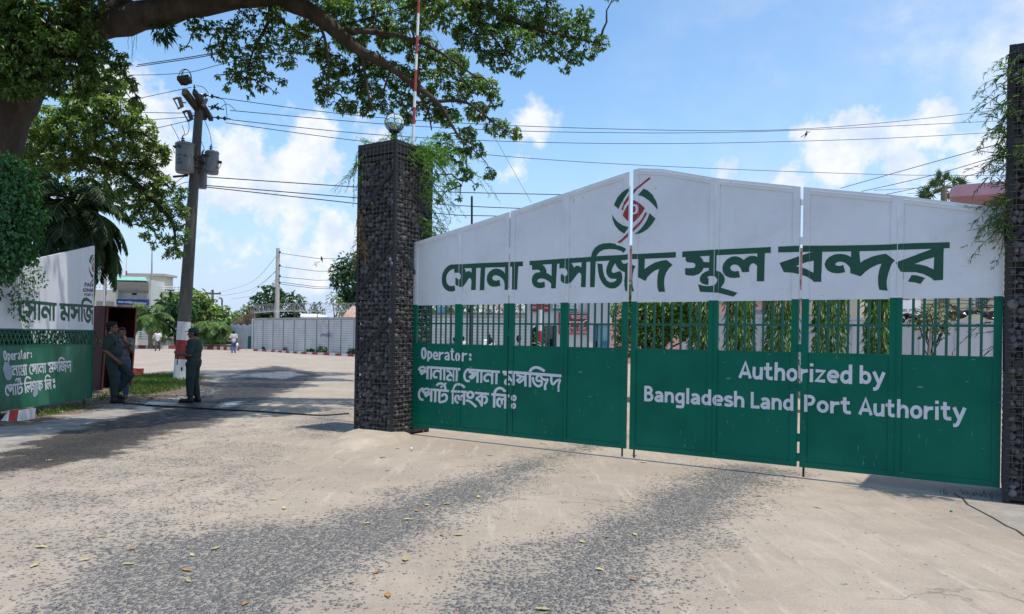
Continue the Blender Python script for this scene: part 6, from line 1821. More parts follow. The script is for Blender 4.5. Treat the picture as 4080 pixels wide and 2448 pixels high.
palm('dark palm behind the opened gate leaf, its fronds hanging over the white edge', b_, P(290, 850, 17.3), 30, 1.6, mat('palm_dark', (.030, .062, .022), .45, .3, 1, island=.5, trans=.2), .13, 44, .038, .55, 1.3, (-.5, 1.35), .35)
b_ = P(335, 1300, 18.3); b_.z = 0
palm('small dark palm drooping beside the lamp arm right of the opened gate leaf', b_, P(385, 975, 18.3), 13, 1.15, m_palm, .09, 36, .03, .48, 1.9, (-.3, .9), .8)
for u, v, Y, ub, L_, nf, lab, m in ((598, 1268, 66, 600, 2.5, 20, 'pale fronded coconut palm in front of the port office', m_palm_l), (845, 1290, 67, 842, 2.2, 14, 'small palm right of the red and white banded pole foot', m_palm_l), (795, 1325, 66.5, 795, 1.7, 12, 'lowest young palm in the garden beside the banded pole', m_palm_l), (880, 1320, 66.5, 880, 1.7, 12, 'young palm at the right end of the bamboo fence', m_palm_l)):
    b_ = P(ub, 1388, Y); b_.z = 0
    palm(lab, b_, P(u, v, Y), nf, L_, m, .17, 30, .10, .85, 1.3, (-.3, 1.35), .5)

def small_tree(label, base, blobs, per, leaf, m, style='s', name='tree', cat='tree', rt=.12, droop=.3, ratio=.5):
    root = thing(name, label, cat, base)
    mb = MB()
    cs = [Vector(b[0]) for b in blobs]
    ce = sum(cs, Vector()) / len(cs)
    fork = Vector((base.x * .6 + ce.x * .4, base.y * .6 + ce.y * .4, min(c.z for c in cs) * .6 + .1))
    pts = limb(mb, base, fork, rt, rt * .75, 4, .08, 8)
    for c in cs: limb(mb, fork, c, rt * .5, .01 + rt * .08, 5, .15, 6)
    build('trunk', mb, m_bark, root)
    v, f = palmate(blobs, per, leaf) if style == 'p' else scatter(blobs, per, leaf, ratio, droop)
    np_mesh('crown', v, f, m, root)
    return root
def gb(u, Y, v=1390):
    b = P(u, v, Y); b.z = 0; return b
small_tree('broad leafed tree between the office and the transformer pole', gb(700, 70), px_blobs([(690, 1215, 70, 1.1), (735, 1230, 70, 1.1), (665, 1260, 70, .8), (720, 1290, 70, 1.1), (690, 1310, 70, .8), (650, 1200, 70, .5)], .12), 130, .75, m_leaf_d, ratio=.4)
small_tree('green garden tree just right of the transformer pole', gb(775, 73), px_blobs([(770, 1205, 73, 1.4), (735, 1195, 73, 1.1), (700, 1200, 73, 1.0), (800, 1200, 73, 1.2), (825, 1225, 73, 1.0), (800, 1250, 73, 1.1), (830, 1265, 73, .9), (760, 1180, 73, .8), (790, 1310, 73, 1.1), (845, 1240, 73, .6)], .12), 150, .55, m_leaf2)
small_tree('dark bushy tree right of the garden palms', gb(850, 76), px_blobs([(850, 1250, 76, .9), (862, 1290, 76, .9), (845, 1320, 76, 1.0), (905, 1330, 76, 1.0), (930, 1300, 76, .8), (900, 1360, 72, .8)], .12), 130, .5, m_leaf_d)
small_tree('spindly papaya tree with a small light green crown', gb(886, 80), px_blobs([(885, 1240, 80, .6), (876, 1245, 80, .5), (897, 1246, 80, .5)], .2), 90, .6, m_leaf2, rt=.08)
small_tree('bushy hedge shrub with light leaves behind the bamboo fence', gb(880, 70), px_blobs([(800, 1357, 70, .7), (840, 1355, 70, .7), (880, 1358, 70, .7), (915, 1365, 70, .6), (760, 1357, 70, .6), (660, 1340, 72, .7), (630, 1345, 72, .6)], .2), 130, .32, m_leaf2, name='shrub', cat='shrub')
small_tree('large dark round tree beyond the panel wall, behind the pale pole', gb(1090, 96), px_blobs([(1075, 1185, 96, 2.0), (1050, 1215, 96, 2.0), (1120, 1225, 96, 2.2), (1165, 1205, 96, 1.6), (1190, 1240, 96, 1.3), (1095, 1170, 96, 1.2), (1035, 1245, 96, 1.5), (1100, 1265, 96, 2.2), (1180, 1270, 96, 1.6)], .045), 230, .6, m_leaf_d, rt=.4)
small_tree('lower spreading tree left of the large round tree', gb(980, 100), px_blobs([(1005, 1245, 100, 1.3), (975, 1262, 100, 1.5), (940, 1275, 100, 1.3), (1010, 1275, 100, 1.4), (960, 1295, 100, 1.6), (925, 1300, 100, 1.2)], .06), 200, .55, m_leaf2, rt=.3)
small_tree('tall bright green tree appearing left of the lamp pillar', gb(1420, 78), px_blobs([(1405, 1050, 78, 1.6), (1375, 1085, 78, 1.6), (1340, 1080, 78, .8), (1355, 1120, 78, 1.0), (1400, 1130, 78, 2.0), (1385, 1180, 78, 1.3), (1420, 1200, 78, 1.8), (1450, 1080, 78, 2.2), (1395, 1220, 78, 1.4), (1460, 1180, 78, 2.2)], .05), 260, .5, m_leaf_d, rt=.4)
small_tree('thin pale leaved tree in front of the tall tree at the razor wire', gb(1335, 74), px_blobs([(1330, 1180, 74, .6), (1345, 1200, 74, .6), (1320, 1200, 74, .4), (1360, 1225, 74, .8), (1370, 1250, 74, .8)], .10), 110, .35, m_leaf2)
small_tree('small fuzzy palm shaped tree above the middle of the razor wire', gb(1258, 90), px_blobs([(1258, 1232, 90, .9), (1250, 1250, 90, .8), (1268, 1250, 90, .8)], .10), 120, .5, m_leaf_d)
for i, (u, v, r_) in enumerate([(1018, 1390, .34), (1046, 1392, .34), (1060, 1394, .26), (1108, 1396, .2), (1150, 1398, .36), (1172, 1396, .62), (1238, 1404, .25), (1284, 1407, .45), (1312, 1402, .72), (1348, 1404, .6), (1378, 1408, .55), (1402, 1412, .3)]):
    Y = G(u, v + 4).y - .35
    c = P(u, v - r_ * 8, Y)
    root = thing('weed', 'green weeds growing at the foot of the panel wall', 'weed', Vector((c.x, Y, 0)), 'weeds at the foot of the panel wall')
    vv, f = scatter([((c.x, Y, r_ * .55), (r_, r_ * .6, r_ * .75), 1)], 150, .24, .5, .1)
    np_mesh('foliage', vv, f, m_leaf_d, root)
    mb = MB(); mb.tube([(c.x, Y, 0), (c.x, Y, r_)], .02, 4); build('stem', mb, m_twig, root)
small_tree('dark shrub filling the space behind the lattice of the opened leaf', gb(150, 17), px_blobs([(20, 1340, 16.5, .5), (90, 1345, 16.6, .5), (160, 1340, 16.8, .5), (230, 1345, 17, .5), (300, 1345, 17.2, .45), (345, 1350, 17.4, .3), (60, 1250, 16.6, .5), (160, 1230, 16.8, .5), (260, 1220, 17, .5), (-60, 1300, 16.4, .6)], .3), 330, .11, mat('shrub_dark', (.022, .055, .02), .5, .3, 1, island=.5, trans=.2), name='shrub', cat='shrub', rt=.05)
def treeline():
    bl = []
    for u in range(-900, 5200, 55):
        Y = random.uniform(170, 210)
        h = random.uniform(3, 6) * (1 if u < 1500 else 1.0)
        bl.append((Vector((P(u, 1310, Y).x, Y, h * .5)), (4.5, 3, h * .62), 1))
    v, f = scatter(bl, 240, 1.4, .6, .2)
    np_mesh('treeline', v, f, m_leaf_d, None, (0, 0, 0), kind='stuff', label='far line of trees along the horizon')
treeline()
def fan_palm():
    c = P(3762, 745, 40); b = Vector((c.x, 40, 0))
    root = thing('fan_palm', 'fan palm with stiff round leaves left of the pink roof slab', 'palm', b)
    mb = MB(); mb.tube([b, c], [.2, .16], 8); build('trunk', mb, MATS.get('palm_trunk', m_bark), root)
    P_, A_, U_, L_ = [], [], [], []
    st = MB()
    for (du, dv) in ((0, -25), (-30, -15), (30, -20), (45, 5), (-10, 10), (-60, 20), (-75, 35), (20, 25), (-20, -30), (60, -15)):
        q = P(3762 + du, 745 + dv, 40 + random.uniform(-.4, .4)); st.tube([c, q], .03, 4)
        ax = (q - c).normalized()
        e2 = ax.cross(Vector((0, -1, .2))).normalized()
        for t in np.linspace(-2.0, 2.0, 17):
            d = ax * math.cos(t) + e2 * math.sin(t)
            P_.append(q); A_.append(d); U_.append(Vector((random.gauss(0, .3), -1, random.gauss(0, .3)))); L_.append(random.uniform(.5, .7))
    build('rachis', st, MATS['rachis_green'], root)
    v, f = leaf_arrays(np.array(P_), np.array(A_), np.array(U_), np.array(L_), np.full(len(L_), .09), .1, .08)
    np_mesh('crown', v, f, m_palm, root)
fan_palm()
def spike_fence():
    root = thing('spike_fence', 'green iron fence with twisted spikes behind the opened gate leaf', 'fence', Vector((P(260, 1010, 17.2).x, 17.2, 0)))
    mb = MB()
    for k, u in enumerate(range(120, 372, 15)):
        v0 = 1030 - (u - 120) * .22
        x = P(u, v0, 17.2)
        tp = x.z + .30
        for j in range(5):
            z = tp - .35 + j * .085
            mb.lathe((x.x + .012 * (-1) ** j, 17.2, z), [(.003, 0), (.02, .04), (.003, .085)], 5)
        mb.tube([(x.x, 17.2, .0), (x.x, 17.2, tp)], .010, 5)
    for z in (2.3, 1.2, 3.1): mb.tube([Vector((P(120, 1020, 17.2).x, 17.2, z)), Vector((P(372, 1000, 17.2).x, 17.2, z))], .015, 5)
    build('rails', mb, mat('fence_green', (.012, .10, .065), .5, .2, 3), root)
spike_fence()

# ---------------------------------------------------------------- behind the closed gate
GLY = {
 'j': (.95, [[(.08, .2), (.12, .6), (.4, .95), (.65, .8), (.6, .5), (.32, .5), (.42, .02)], [(.5, .12), (.7, .38), (.92, .35), (.85, .98)]]),
 'r': (.9, [[(.75, 0), (.1, .5), (.75, .95)], [(.75, 0), (.75, 1)], [(.3, .98), (.42, 1.05)]]),
 'b': (.9, [[(.75, 0), (.1, .5), (.75, .95)], [(.75, 0), (.75, 1)]]),
 'I': (.35, [[(.1, 0), (.1, 1)], [(.1, 0), (-.25, -.35), (-.7, -.12)]]),
 'u': (.0, [[(-.35, 1.08), (-.2, 1.25), (-.05, 1.1)]]),
 'p': (.85, [[(.62, .35), (.3, .1), (.05, .3), (.4, .5), (.12, .8), (.62, .55)], [(.68, 0), (.68, 1)]]),
 'e': (.6, [[(.55, .08), (.2, .18), (.1, .55), (.28, .95), (.52, .9)]]),
 'y': (.9, [[(.1, .1), (.4, .4), (.1, .6), (.7, .95)], [(.72, 0), (.72, 1)], [(.32, 1.1), (.44, 1.16)]]),
 'A': (.35, [[(.12, 0), (.12, 1)]]),
 'n': (.85, [[(.66, .5), (.3, .28), (.08, .6), (.25, .88), (.45, .75)], [(.68, 0), (.68, 1)]]),
 's': (.95, [[(.08, .2), (.3, .1), (.35, .5), (.08, .7)], [(.5, .1), (.45, .5), (.75, .6)], [(.78, 0), (.78, 1)]]),
 'i': (.4, [[(.2, 0), (.2, 1)], [(.2, 0), (.5, -.4), (1.0, -.1)]]),
 'g': (.85, [[(.1, .65), (.08, .25), (.4, .1), (.5, .55)], [(.7, 0), (.7, 1)]]),
 'th': (.9, [[(.2, .2), (.42, .12), (.3, .42), (.1, .6), (.3, .92), (.7, .7)], [(.72, 0), (.72, 1)]]),
 'O': (.75, [[(.1, .5), (.12, .2), (.45, .1), (.62, .45), (.5, .9), (.18, .9), (.1, .65), (.32, .6)]]),
 'm': (.95, [[(.1, .1), (.4, .15), (.5, .5), (.75, .75)], [(.6, .5), (.2, .55), (.2, .9), (.45, .88)], [(.78, 0), (.78, 1)]]),
 'l': (.95, [[(.35, .95), (.08, .7), (.15, .3), (.4, .25), (.45, .7), (.5, .3), (.75, .3)], [(.78, 0), (.78, 1)]]),
 '0': (.6, [[(.3, .2), (.5, .5), (.3, .85), (.1, .5), (.3, .2)]]), '1': (.6, [[(.1, .3), (.4, .1), (.5, .5), (.3, .92), (.16, .7), (.34, .55)]]),
 '2': (.65, [[(.1, .2), (.5, .1), (.5, .5), (.15, .7), (.58, 1)]]), '3': (.65, [[(.5, .1), (.15, .3), (.2, .85), (.5, .85), (.45, .4), (.3, .6)]]),
 '5': (.65, [[(.2, .15), (.08, .7), (.35, .95), (.55, .65), (.35, .4), (.55, .1)]]), '9': (.65, [[(.1, .25), (.35, .1), (.35, .55), (.1, .55), (.45, .95)]]), ' ': (.5, []), '-': (.5, [[(.1, .55), (.4, .55)]]), ':': (.3, [[(.1, .35), (.1, .45)], [(.1, .75), (.1, .85)]]),
}
def bangla(words, s0, s1, z0, z1, wd=.13, head=True):
    """words: lists of glyph keys; returns strokes laid between s0..s1, headline z1, foot z0"""
    tot = sum(sum(GLY[g][0] for g in w) for w in words) + .45 * (len(words) - 1)
    k = (s1 - s0) / tot; h = z1 - z0; x = 0; out = []
    T = lambda px, py: (s0 + px * k, z1 - py * h)
    for w in words:
        xs = x
        for g in w:
            for st_ in GLY[g][1]: out.append(stroke([T(x + px, py) for px, py in st_], wd * h))
            x += GLY[g][0]
        if head and not w[0].isdigit(): out.append(stroke([T(xs - .05, .0), T(x - .05, .0)], wd * h))
        x += .45
    return out

def booth():
    Y = 25.0
    base = Vector((P(2265, 1390, Y).x, Y + 1, 0))
    root = thing('gate_booth', 'white booth with red and white notices behind the emblem leaf', 'booth', base)
    mw = mat('booth_white', (.58, .58, .59), .6, .06, 1)
    def prt(nm, m, *b, parent=root):
        for q in b:
            mb = MB(); pbox(mb, *q); o = build(nm, mb, m, parent)
        return o
    prt('wall', mw, (2098, 1120, 2112, 1530, Y, .3), (2215, 1296, 2356, 1530, Y, .08), (2345, 1120, 2360, 1530, Y - .1, .3), (2098, 1120, 2345, 1296, Y + .02, .08), (2360, 1120, 2450, 1294, Y + .01, .08), (2098, 1120, 2450, 1180, Y + 2.2, .1))
    prt('roof', mw, (2080, 1085, 2470, 1120, Y - .4, 3))
    prt('opening_shade', mat('booth_shade', (.012, .012, .013), .9), (2199, 1296, 2216, 1530, Y + .05, .06), (2360, 1296, 2378, 1530, Y + .05, .06), (2178, 1350, 2199, 1530, Y + 1.6, .06), (2112, 1370, 2142, 1530, Y + 1.5, .06))  # shade inside the door openings, put in as near-black slabs
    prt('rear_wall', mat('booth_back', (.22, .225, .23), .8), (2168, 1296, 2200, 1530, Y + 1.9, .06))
    prt('door', mat('door_blue', (.22, .40, .50), .45, .15, 3), (2378, 1294, 2428, 1530, Y + .15, .05))
    prt('door_panel', mat('door_blue_dark', (.06, .16, .28), .5), (2364, 1300, 2378, 1360, Y + .02, .02), (2396, 1360, 2426, 1400, Y + .12, .02))
    sp_ = Plane(P(2200, 1300, Y - .01), P(2400, 1300, Y - .01))
    if sp_.n.y > 0: sp_.n = -sp_.n
    mr_, mwl = mat('notice_red', (.36, .03, .04), .5, .08), mat('notice_white', (.72, .72, .72), .6, .03)
    def Z(v): return sp_.sz(2260, v)[1]
    def X(u): return sp_.sz(u, 1300)[0]
    big = prt('notice', mr_, (2226, 1246, 2351, 1331, Y - .06, .04))
    lettering('notice_lettering', sp_, bangla([['j', 'r', 'u', 'r', 'I'], ['p', 'e', 'y', 'e', 'A', 'j', 'n', 'e']], X(2234), X(2338), Z(1271), Z(1258)) + bangla([['O', 's', 'i']], X(2252), X(2330), Z(1300), Z(1283), .2)
              + bangla([['s', 'i', 'b', 'g', 'j'], ['th', 'A', 'n', 'A']], X(2240), X(2336), Z(1315), Z(1305)) + bangla([['m', 'e', 'A', 'b', 'A', 'i', 'l'], [':', '0', '1', '3', '2', '0', '-', '1', '5', '5', '1']], X(2234), X(2340), Z(1326), Z(1319)),
              -1e3, 1e3, .085, mwl, big, 'strokes')
    fr = [stroke([(X(2231), Z(1327)), (X(2346), Z(1327)), (X(2346), Z(1250)), (X(2231), Z(1250))], .012, True)]
    lettering('notice_border', sp_, fr, -1e3, 1e3, .0835, mwl, big, 'strokes')
    for u0, u1, us, ue in ((2116, 2192, 2119, 2188),):
        sm = prt('notice', mr_, (u0, 1180, u1, 1242, Y - .05, .03))
        lettering('notice_lettering', sp_, bangla([['m', 'e', 'A', 'b', 'A', 'i', 'l'], ['0', '1', '2', '5', '1']], X(us), X(ue), Z(1217), Z(1209)) + bangla([['m', 'e', 'A', 'b', 'A', 'i', 'l'], ['5', '0', '1', '3', '5']], X(us), X(ue), Z(1233), Z(1225)), -1e3, 1e3, .07, mwl, sm, 'strokes')
    sm = prt('notice', mwl, (2202, 1180, 2303, 1240, Y - .05, .03))
    lettering('notice_lettering', sp_, bangla([['s', 'i'], ['s', 'e', 'b', 'A']], X(2218), X(2280), Z(1213), Z(1204)) + bangla([['n', 'A', 'm'], ['p', 'r', 'b', 'e', 's'], ['l', 'b']], X(2206), X(2296), Z(1225), Z(1219)), -1e3, 1e3, .07, m_letter_n, sm, 'strokes')
    mb = MB(); pbox(mb, 2203, 1229, 2300, 1239, Y - .056, .004)
    build('notice_strip', mb, mat('strip_teal', (.02, .22, .2), .5), sm)
booth()
def barrier_post():
    a = G(2148, 1530); a = P(2148, 1400, 22.5); a.z = 0
    root = thing('striped_post', 'red and white striped post in front of the booth notices', 'post', a)
    b = P(2157, 1150, 22.5); d = (b - a).normalized()
    zs_ = [0, P(2150, 1362, 22.5).z, P(2150, 1319, 22.5).z, P(2152, 1235, 22.5).z, b.z]
    for (z0, z1), m in zip(zip(zs_, zs_[1:]), (mat('post_dark', (.05, .045, .04), .8), m_kr, m_kw, m_kr)):
        mb = MB(); mb.tube([a.lerp(b, z0 / b.z), a.lerp(b, z1 / b.z)], .068, 12); build('band', mb, m, root)
    mb = MB()
    for k in range(4):
        c = P(2148, 1366 + k * 7, 22.5)
        mb.tube([c + Vector((math.cos(t) * .075, math.sin(t) * .075, .03 * math.sin(t * 2 + k))) for t in np.linspace(0, 2 * math.pi, 13)], .009, 5, cap=False)
    build('rope', mb, mat('rope_white', (.55, .53, .5), .9), root)
barrier_post()
def white_wall():
    a, b = P(2730, 1390, 22), P(4300, 1400, 17); a.z = b.z = 0
    d = (b - a).normalized(); s_ = Vector((-d.y, d.x, 0)); L_ = (b - a).length
    root = thing('boundary_wall', 'plain white boundary wall with pilasters behind the right gate leaves', 'wall', a)
    mw = mat('boundary_white', (.64, .62, .63), .85, .08, .7, .1, 15, dirt=((.42, .38, .37), .35, .8))
    ht = lambda x: 2.30 - .30 * x / L_
    n = 12
    for k in range(n):
        x0, x1 = L_ * k / n, L_ * (k + 1) / n
        p0, p1 = a + d * x0, a + d * x1
        mb = MB(); mb.prism([p0, p1, p1 + up * ht(x1), p0 + up * ht(x0)], s_ * .12); build('panel', mb, mw, root)
        mb = MB(); mb.frame_box(p0 - s_ * .05 - d * .11, d * .22, s_ * .2, up * (ht(x0) - .02)); build('pilaster', mb, mw, root)
        mb = MB(); mb.prism([p0 + up * ht(x0) - s_ * .04, p1 + up * ht(x1) - s_ * .04, p1 + up * (ht(x1) + .07) - s_ * .04, p0 + up * (ht(x0) + .07) - s_ * .04], s_ * .2); build('coping', mb, mw, root)
white_wall()
for i, (u, w_) in enumerate(((2800, 1.0), (2945, 1.0), (3113, 1.05), (3305, 1.05), (3508, .95))):
    Y = 17.5 - i * .5
    b_ = P(u, 1390, Y); b_.z = 0
    root = thing('mast_tree', ['narrow drooping mast tree against the bushy shrub, half in shade', 'narrow mast tree seen through the bars left of the dark awning', 'narrow mast tree seen just left of the gate folding joint', 'narrow mast tree seen just right of the gate folding joint', 'narrow mast tree seen beside the last wide gate post'][i], 'tree', b_, 'mast trees in a row')
    mb = MB(); mb.tube([b_, b_ + up * 3.5], [.05, .02], 8); build('trunk', mb, m_bark, root)
    n = 2300
    z = rng.uniform(.35, 3.6, n); t = rng.uniform(0, 2 * math.pi, n); rr = .33 * w_ * np.clip((3.75 - z) / .8, .1, 1) * rng.uniform(.25, 1, n) ** .5
    pos = np.stack([b_.x + rr * np.cos(t), b_.y + rr * np.sin(t), z], -1)
    ax = np.stack([np.cos(t) * .35, np.sin(t) * .35, np.full(n, -1.0)], -1) + rng.normal(size=(n, 3)) * .28
    L_ = rng.uniform(.13, .24, n)
    v, f = leaf_arrays(pos, ax, np.stack([np.cos(t), np.sin(t), np.zeros(n)], -1) + rng.normal(size=(n, 3)) * .4, L_, L_ * .2, .2, .1)
    np_mesh('crown', v, f, mat('mast_leaf', (.10, .20, .04), .4, .3, 2, island=.55, trans=.3), root)
b_ = P(2600, 1390, 18.5); b_.z = 0
small_tree('large glossy bush behind the leaf right of the middle gap', b_, px_blobs([(2480, 1250, 18, .3), (2520, 1140, 18, .18), (2535, 1190, 18, .25), (2560, 1250, 18, .45), (2650, 1220, 18, .45), (2700, 1290, 18, .45), (2600, 1340, 18, .45), (2745, 1250, 18, .2), (2470, 1330, 18, .22), (2700, 1200, 18, .35), (2500, 1380, 18, .3), (2620, 1150, 18.6, .3), (2740, 1340, 18, .2), (2570, 1100, 18.4, .2), (2530, 1300, 18.6, .45), (2640, 1290, 18.8, .5), (2580, 1200, 18.8, .5), (2700, 1250, 18.8, .45)], .5), 620, .13, mat('bush_leaf', (.085, .165, .034), .35, .3, 1, island=.55, trans=.3), name='bush', cat='bush', rt=.07)
b_ = P(3700, 1420, 14); b_.z = 0
r_ = small_tree('young round tree with brownish leaves tied to a bamboo stake', b_, px_blobs([(3690, 1250, 14, .24), (3740, 1240, 14, .25), (3715, 1280, 14, .28), (3760, 1290, 14, .22), (3660, 1285, 14, .2), (3690, 1330, 14, .12), (3745, 1330, 14, .14), (3775, 1255, 14, .14)], .45), 430, .085, mat('young_leaf', (.10, .10, .035), .6, .3, 1, island=.55, trans=.25), name='young_tree', cat='tree', rt=.022)
mb = MB(); mb.tube([P(3697, 1470, 13.95) * 1, P(3704, 1385, 13.95), P(3710, 1300, 13.95)], .022, 8); build('stake', mb, mat('bamboo_pale', (.32, .27, .2), .8, .2, 3), r_)
def tarps():
    m = mat('tarp_black', (.012, .013, .02), .28, .2, 3, .4, 8, spec=.6)
    for lab, u0, u1, vt, vb, Y in (('black plastic sheet crumpled on the wall left of the young tree', 3560, 3668, 1252, 1293, 18.2), ('long black plastic sheet draped on the wall right of the young tree', 3775, 3960, 1238, 1272, 17.0)):
        n, k = 40, 8
        vs, fs = [], []
        for i in range(n + 1):
            for j in range(k + 1):
                t, q = i / n, j / k
                c = P(u0 + (u1 - u0) * t, vt + (vb - vt) * (q * (.8 + .3 * math.sin(t * 7 + .5)) + .10 * math.sin(t * 9)), Y - .12)
                c.y += .05 * math.sin(t * 40 + q * 3) * q + .03 * math.sin(t * 23 - q * 5)
                vs.append(c)
        for i in range(n):
            for j in range(k):
                a = i * (k + 1) + j; fs.append((a, a + 1, a + k + 2, a + k + 1))
        mb = MB().add(vs, fs)
        o = tag(build('plastic_sheet', mb, m, None, vs[0], smooth=True), lab, 'plastic sheet')
        md = o.modifiers.new('thickness', 'SOLIDIFY'); md.thickness = .006
    for p, q in (((3783, 1212), (3822, 1246)), ((3802, 1218), (3826, 1240))):
        mb = MB(); mb.tube([P(*p, 16.9), P(*q, 16.8)], .025, 6); tag(build('pole', mb, mat('pole_wood', (.06, .045, .035), .9), None, P(*p, 16.9)), 'dark wooden stick poking out of the black plastic sheet', 'stick', 'sticks in the plastic sheet')
tarps()
def houses():
    Y = 31
    root = thing('house', 'cream house with barred windows and a pink roof slab at the right edge', 'house', Vector((P(3900, 1390, Y).x, Y + 3, 0)))
    mc = mat('house_cream', (.66, .57, .40), .85, .08, .6, dirt=((.45, .38, .28), .3, 1))
    mb = MB(); pbox(mb, 3420, 930, 4400, 1470, Y, 6); build('wall', mb, mc, root)
    for u in (3582, 3742, 3893):
        mb = MB(); pbox(mb, u - 4, 1120, u + 42, 1228, Y - .05, .06); w_ = build('window', mb, mat('window_black', (.02, .02, .022), .2), root)
        mb = MB()
        for k in range(8): mb.tube([P(u - 4 + k * 6.2, 1120, Y - .08), P(u - 4 + k * 6.2, 1228, Y - .08)], .012, 4)
        for k in range(9): mb.tube([P(u - 4, 1122 + k * 13, Y - .08), P(u + 42, 1122 + k * 13, Y - .08)], .012, 4)
        build('grille', mb, mat('grille_grey', (.3, .3, .3), .6), w_)
        mb = MB(); pbox(mb, u - 16, 1118, u - 5, 1228, Y - .06, .06); build('shutter', mb, mat('shutter_pale', (.55, .56, .55), .6), w_)
    mb = MB(); pts = [P(3783, 790, Y - 3.5), P(3800, 757, Y - 3.5), P(4420, 690, Y - 3.5), P(4420, 770, Y - 3.5)]
    pts = [P(3781, 770, Y - 3.5), P(3805, 738, Y - 3.5), P(4420, 690, Y - 3.5), P(4420, 745, Y - 3.5), P(3786, 785, Y - 3.5)]
    mb.prism(pts, Vector((5.6, 9.0, 0))); build('roof_slab', mb, mat('slab_pink', (.38, .22, .29), .85, .12, 1, dirt=((.2, .14, .14), .4, 1.5)), root)
    mb = MB(); pbox(mb, 3590, 1196, 3668, 1262, Y - 8.5, .05)
    bd = tag(build('board', mb, m_swhite, None, P(3630, 1230, Y - 8.5)), 'white board with backward black letters behind the young tree', 'board')
    bp_ = Plane(P(3590, 1230, Y - 8.51), P(3668, 1230, Y - 8.51))
    if bp_.n.y > 0: bp_.n = -bp_.n
    q = lambda u, v: bp_.sz(u, v)
    lettering('board_lettering', bp_, font_polys("GIPUR", [q(3667, 1244), q(3592, 1246), q(3592, 1231), q(3667, 1229)], .0), -1e3, 1e3, .012, m_letter_n, bd, False)
    mb = MB()
    for v in (1178, 1196, 1214, 1226): mb.tube([Vector(x) for x in spline([tuple(P(u, v + random.uniform(-4, 4), 24)) for u in range(3500, 4080, 60)], 3)], .012, 4)
    tag(build('barbed_wire', mb, mat('wire_dark', (.07, .06, .055), .7), None, P(3500, 1196, 24)), 'sagging strands of barbed wire in front of the cream house', 'barbed wire')
    Y = 46
    root = thing('house', 'pink house glimpsed through the middle gap and above the white wall', 'house', Vector((P(2800, 1390, Y).x, Y + 3, 0)))
    mb = MB(); pbox(mb, 2360, 990, 3250, 1460, Y, 6); build('wall', mb, mat('house_pink', (.55, .30, .29), .85, .08, .5), root)
    mb = MB(); pbox(mb, 2340, 975, 3270, 990, Y - .5, 7); build('roof', mb, mat('slab_brown', (.3, .22, .17), .9), root)
    mb = MB(); pbox(mb, 2955, 1185, 2975, 1300, Y - .1, .2); pbox(mb, 3042, 1185, 3060, 1300, Y - .1, .2); build('window', mb, mat('window_black', (.02, .02, .022)), root)
    mb = MB(); mb.prism([P(2960, 1262, 26), P(3066, 1262, 26), P(3066, 1240, 26.6), P(2960, 1232, 26.6)], Vector((0, .04, .03)))
    tag(build('awning', mb, mat('awning_dark', (.03, .034, .045), .5), None, P(3010, 1262, 26)), 'dark slanting awning in front of the pink house', 'awning')
houses()
def stall():
    root = thing('stall', 'thatched roadside stall with grey boards behind the Operator leaf', 'stall', Vector((P(1960, 1390, 52).x, 52, 0)))
    Y = 55
    mb = MB(); pbox(mb, 1720, 1243, 2090, 1500, Y, 2); build('boards', mb, mat('board_grey', (.13, .12, .115), .9, .4, 1.5, dirt=((.22, .1, .08), .5, .6)), root)
    mb = MB()
    for k in range(260):
        u = random.uniform(1920, 2092); v = random.uniform(1205, 1245)
        a = P(u, v, Y - .4 - random.random()); mb.tube([a, a + Vector((random.uniform(-.6, .6), random.uniform(-.3, .3), random.uniform(-.5, .1)))], .022, 3)
    build('thatch', mb, mat('thatch', (.36, .25, .15), .95, .4, 3, island=.5), root)
    mb = MB(); pbox(mb, 1738, 1190, 1775, 1246, Y - 1, .3); build('blue_sheet', mb, mat('sheet_blue', (.10, .25, .40), .5, .3, .7), root)
    mb = MB(); pbox(mb, 1902, 1180, 1908, 1262, Y - 1, .3); pbox(mb, 1776, 1180, 1780, 1246, Y - 1.1, .2); build('post', mb, m_bgrey, root)
    mb = MB(); pbox(mb, 1934, 1246, 1962, 1250, Y - 1.2, .6); build('blue_roof', mb, mat('sheet_royal', (.02, .10, .40), .5), root)
    small_tree('leafy green plants above the stall boards', gb(1830, 57), px_blobs([(1800, 1225, 57, .7), (1850, 1228, 57, .7), (1885, 1222, 57, .6), (1735, 1220, 57, .5), (1790, 1200, 57, .8), (1860, 1195, 57, .9)], .15), 130, .4, m_leaf2, name='plant', cat='plant')
stall()
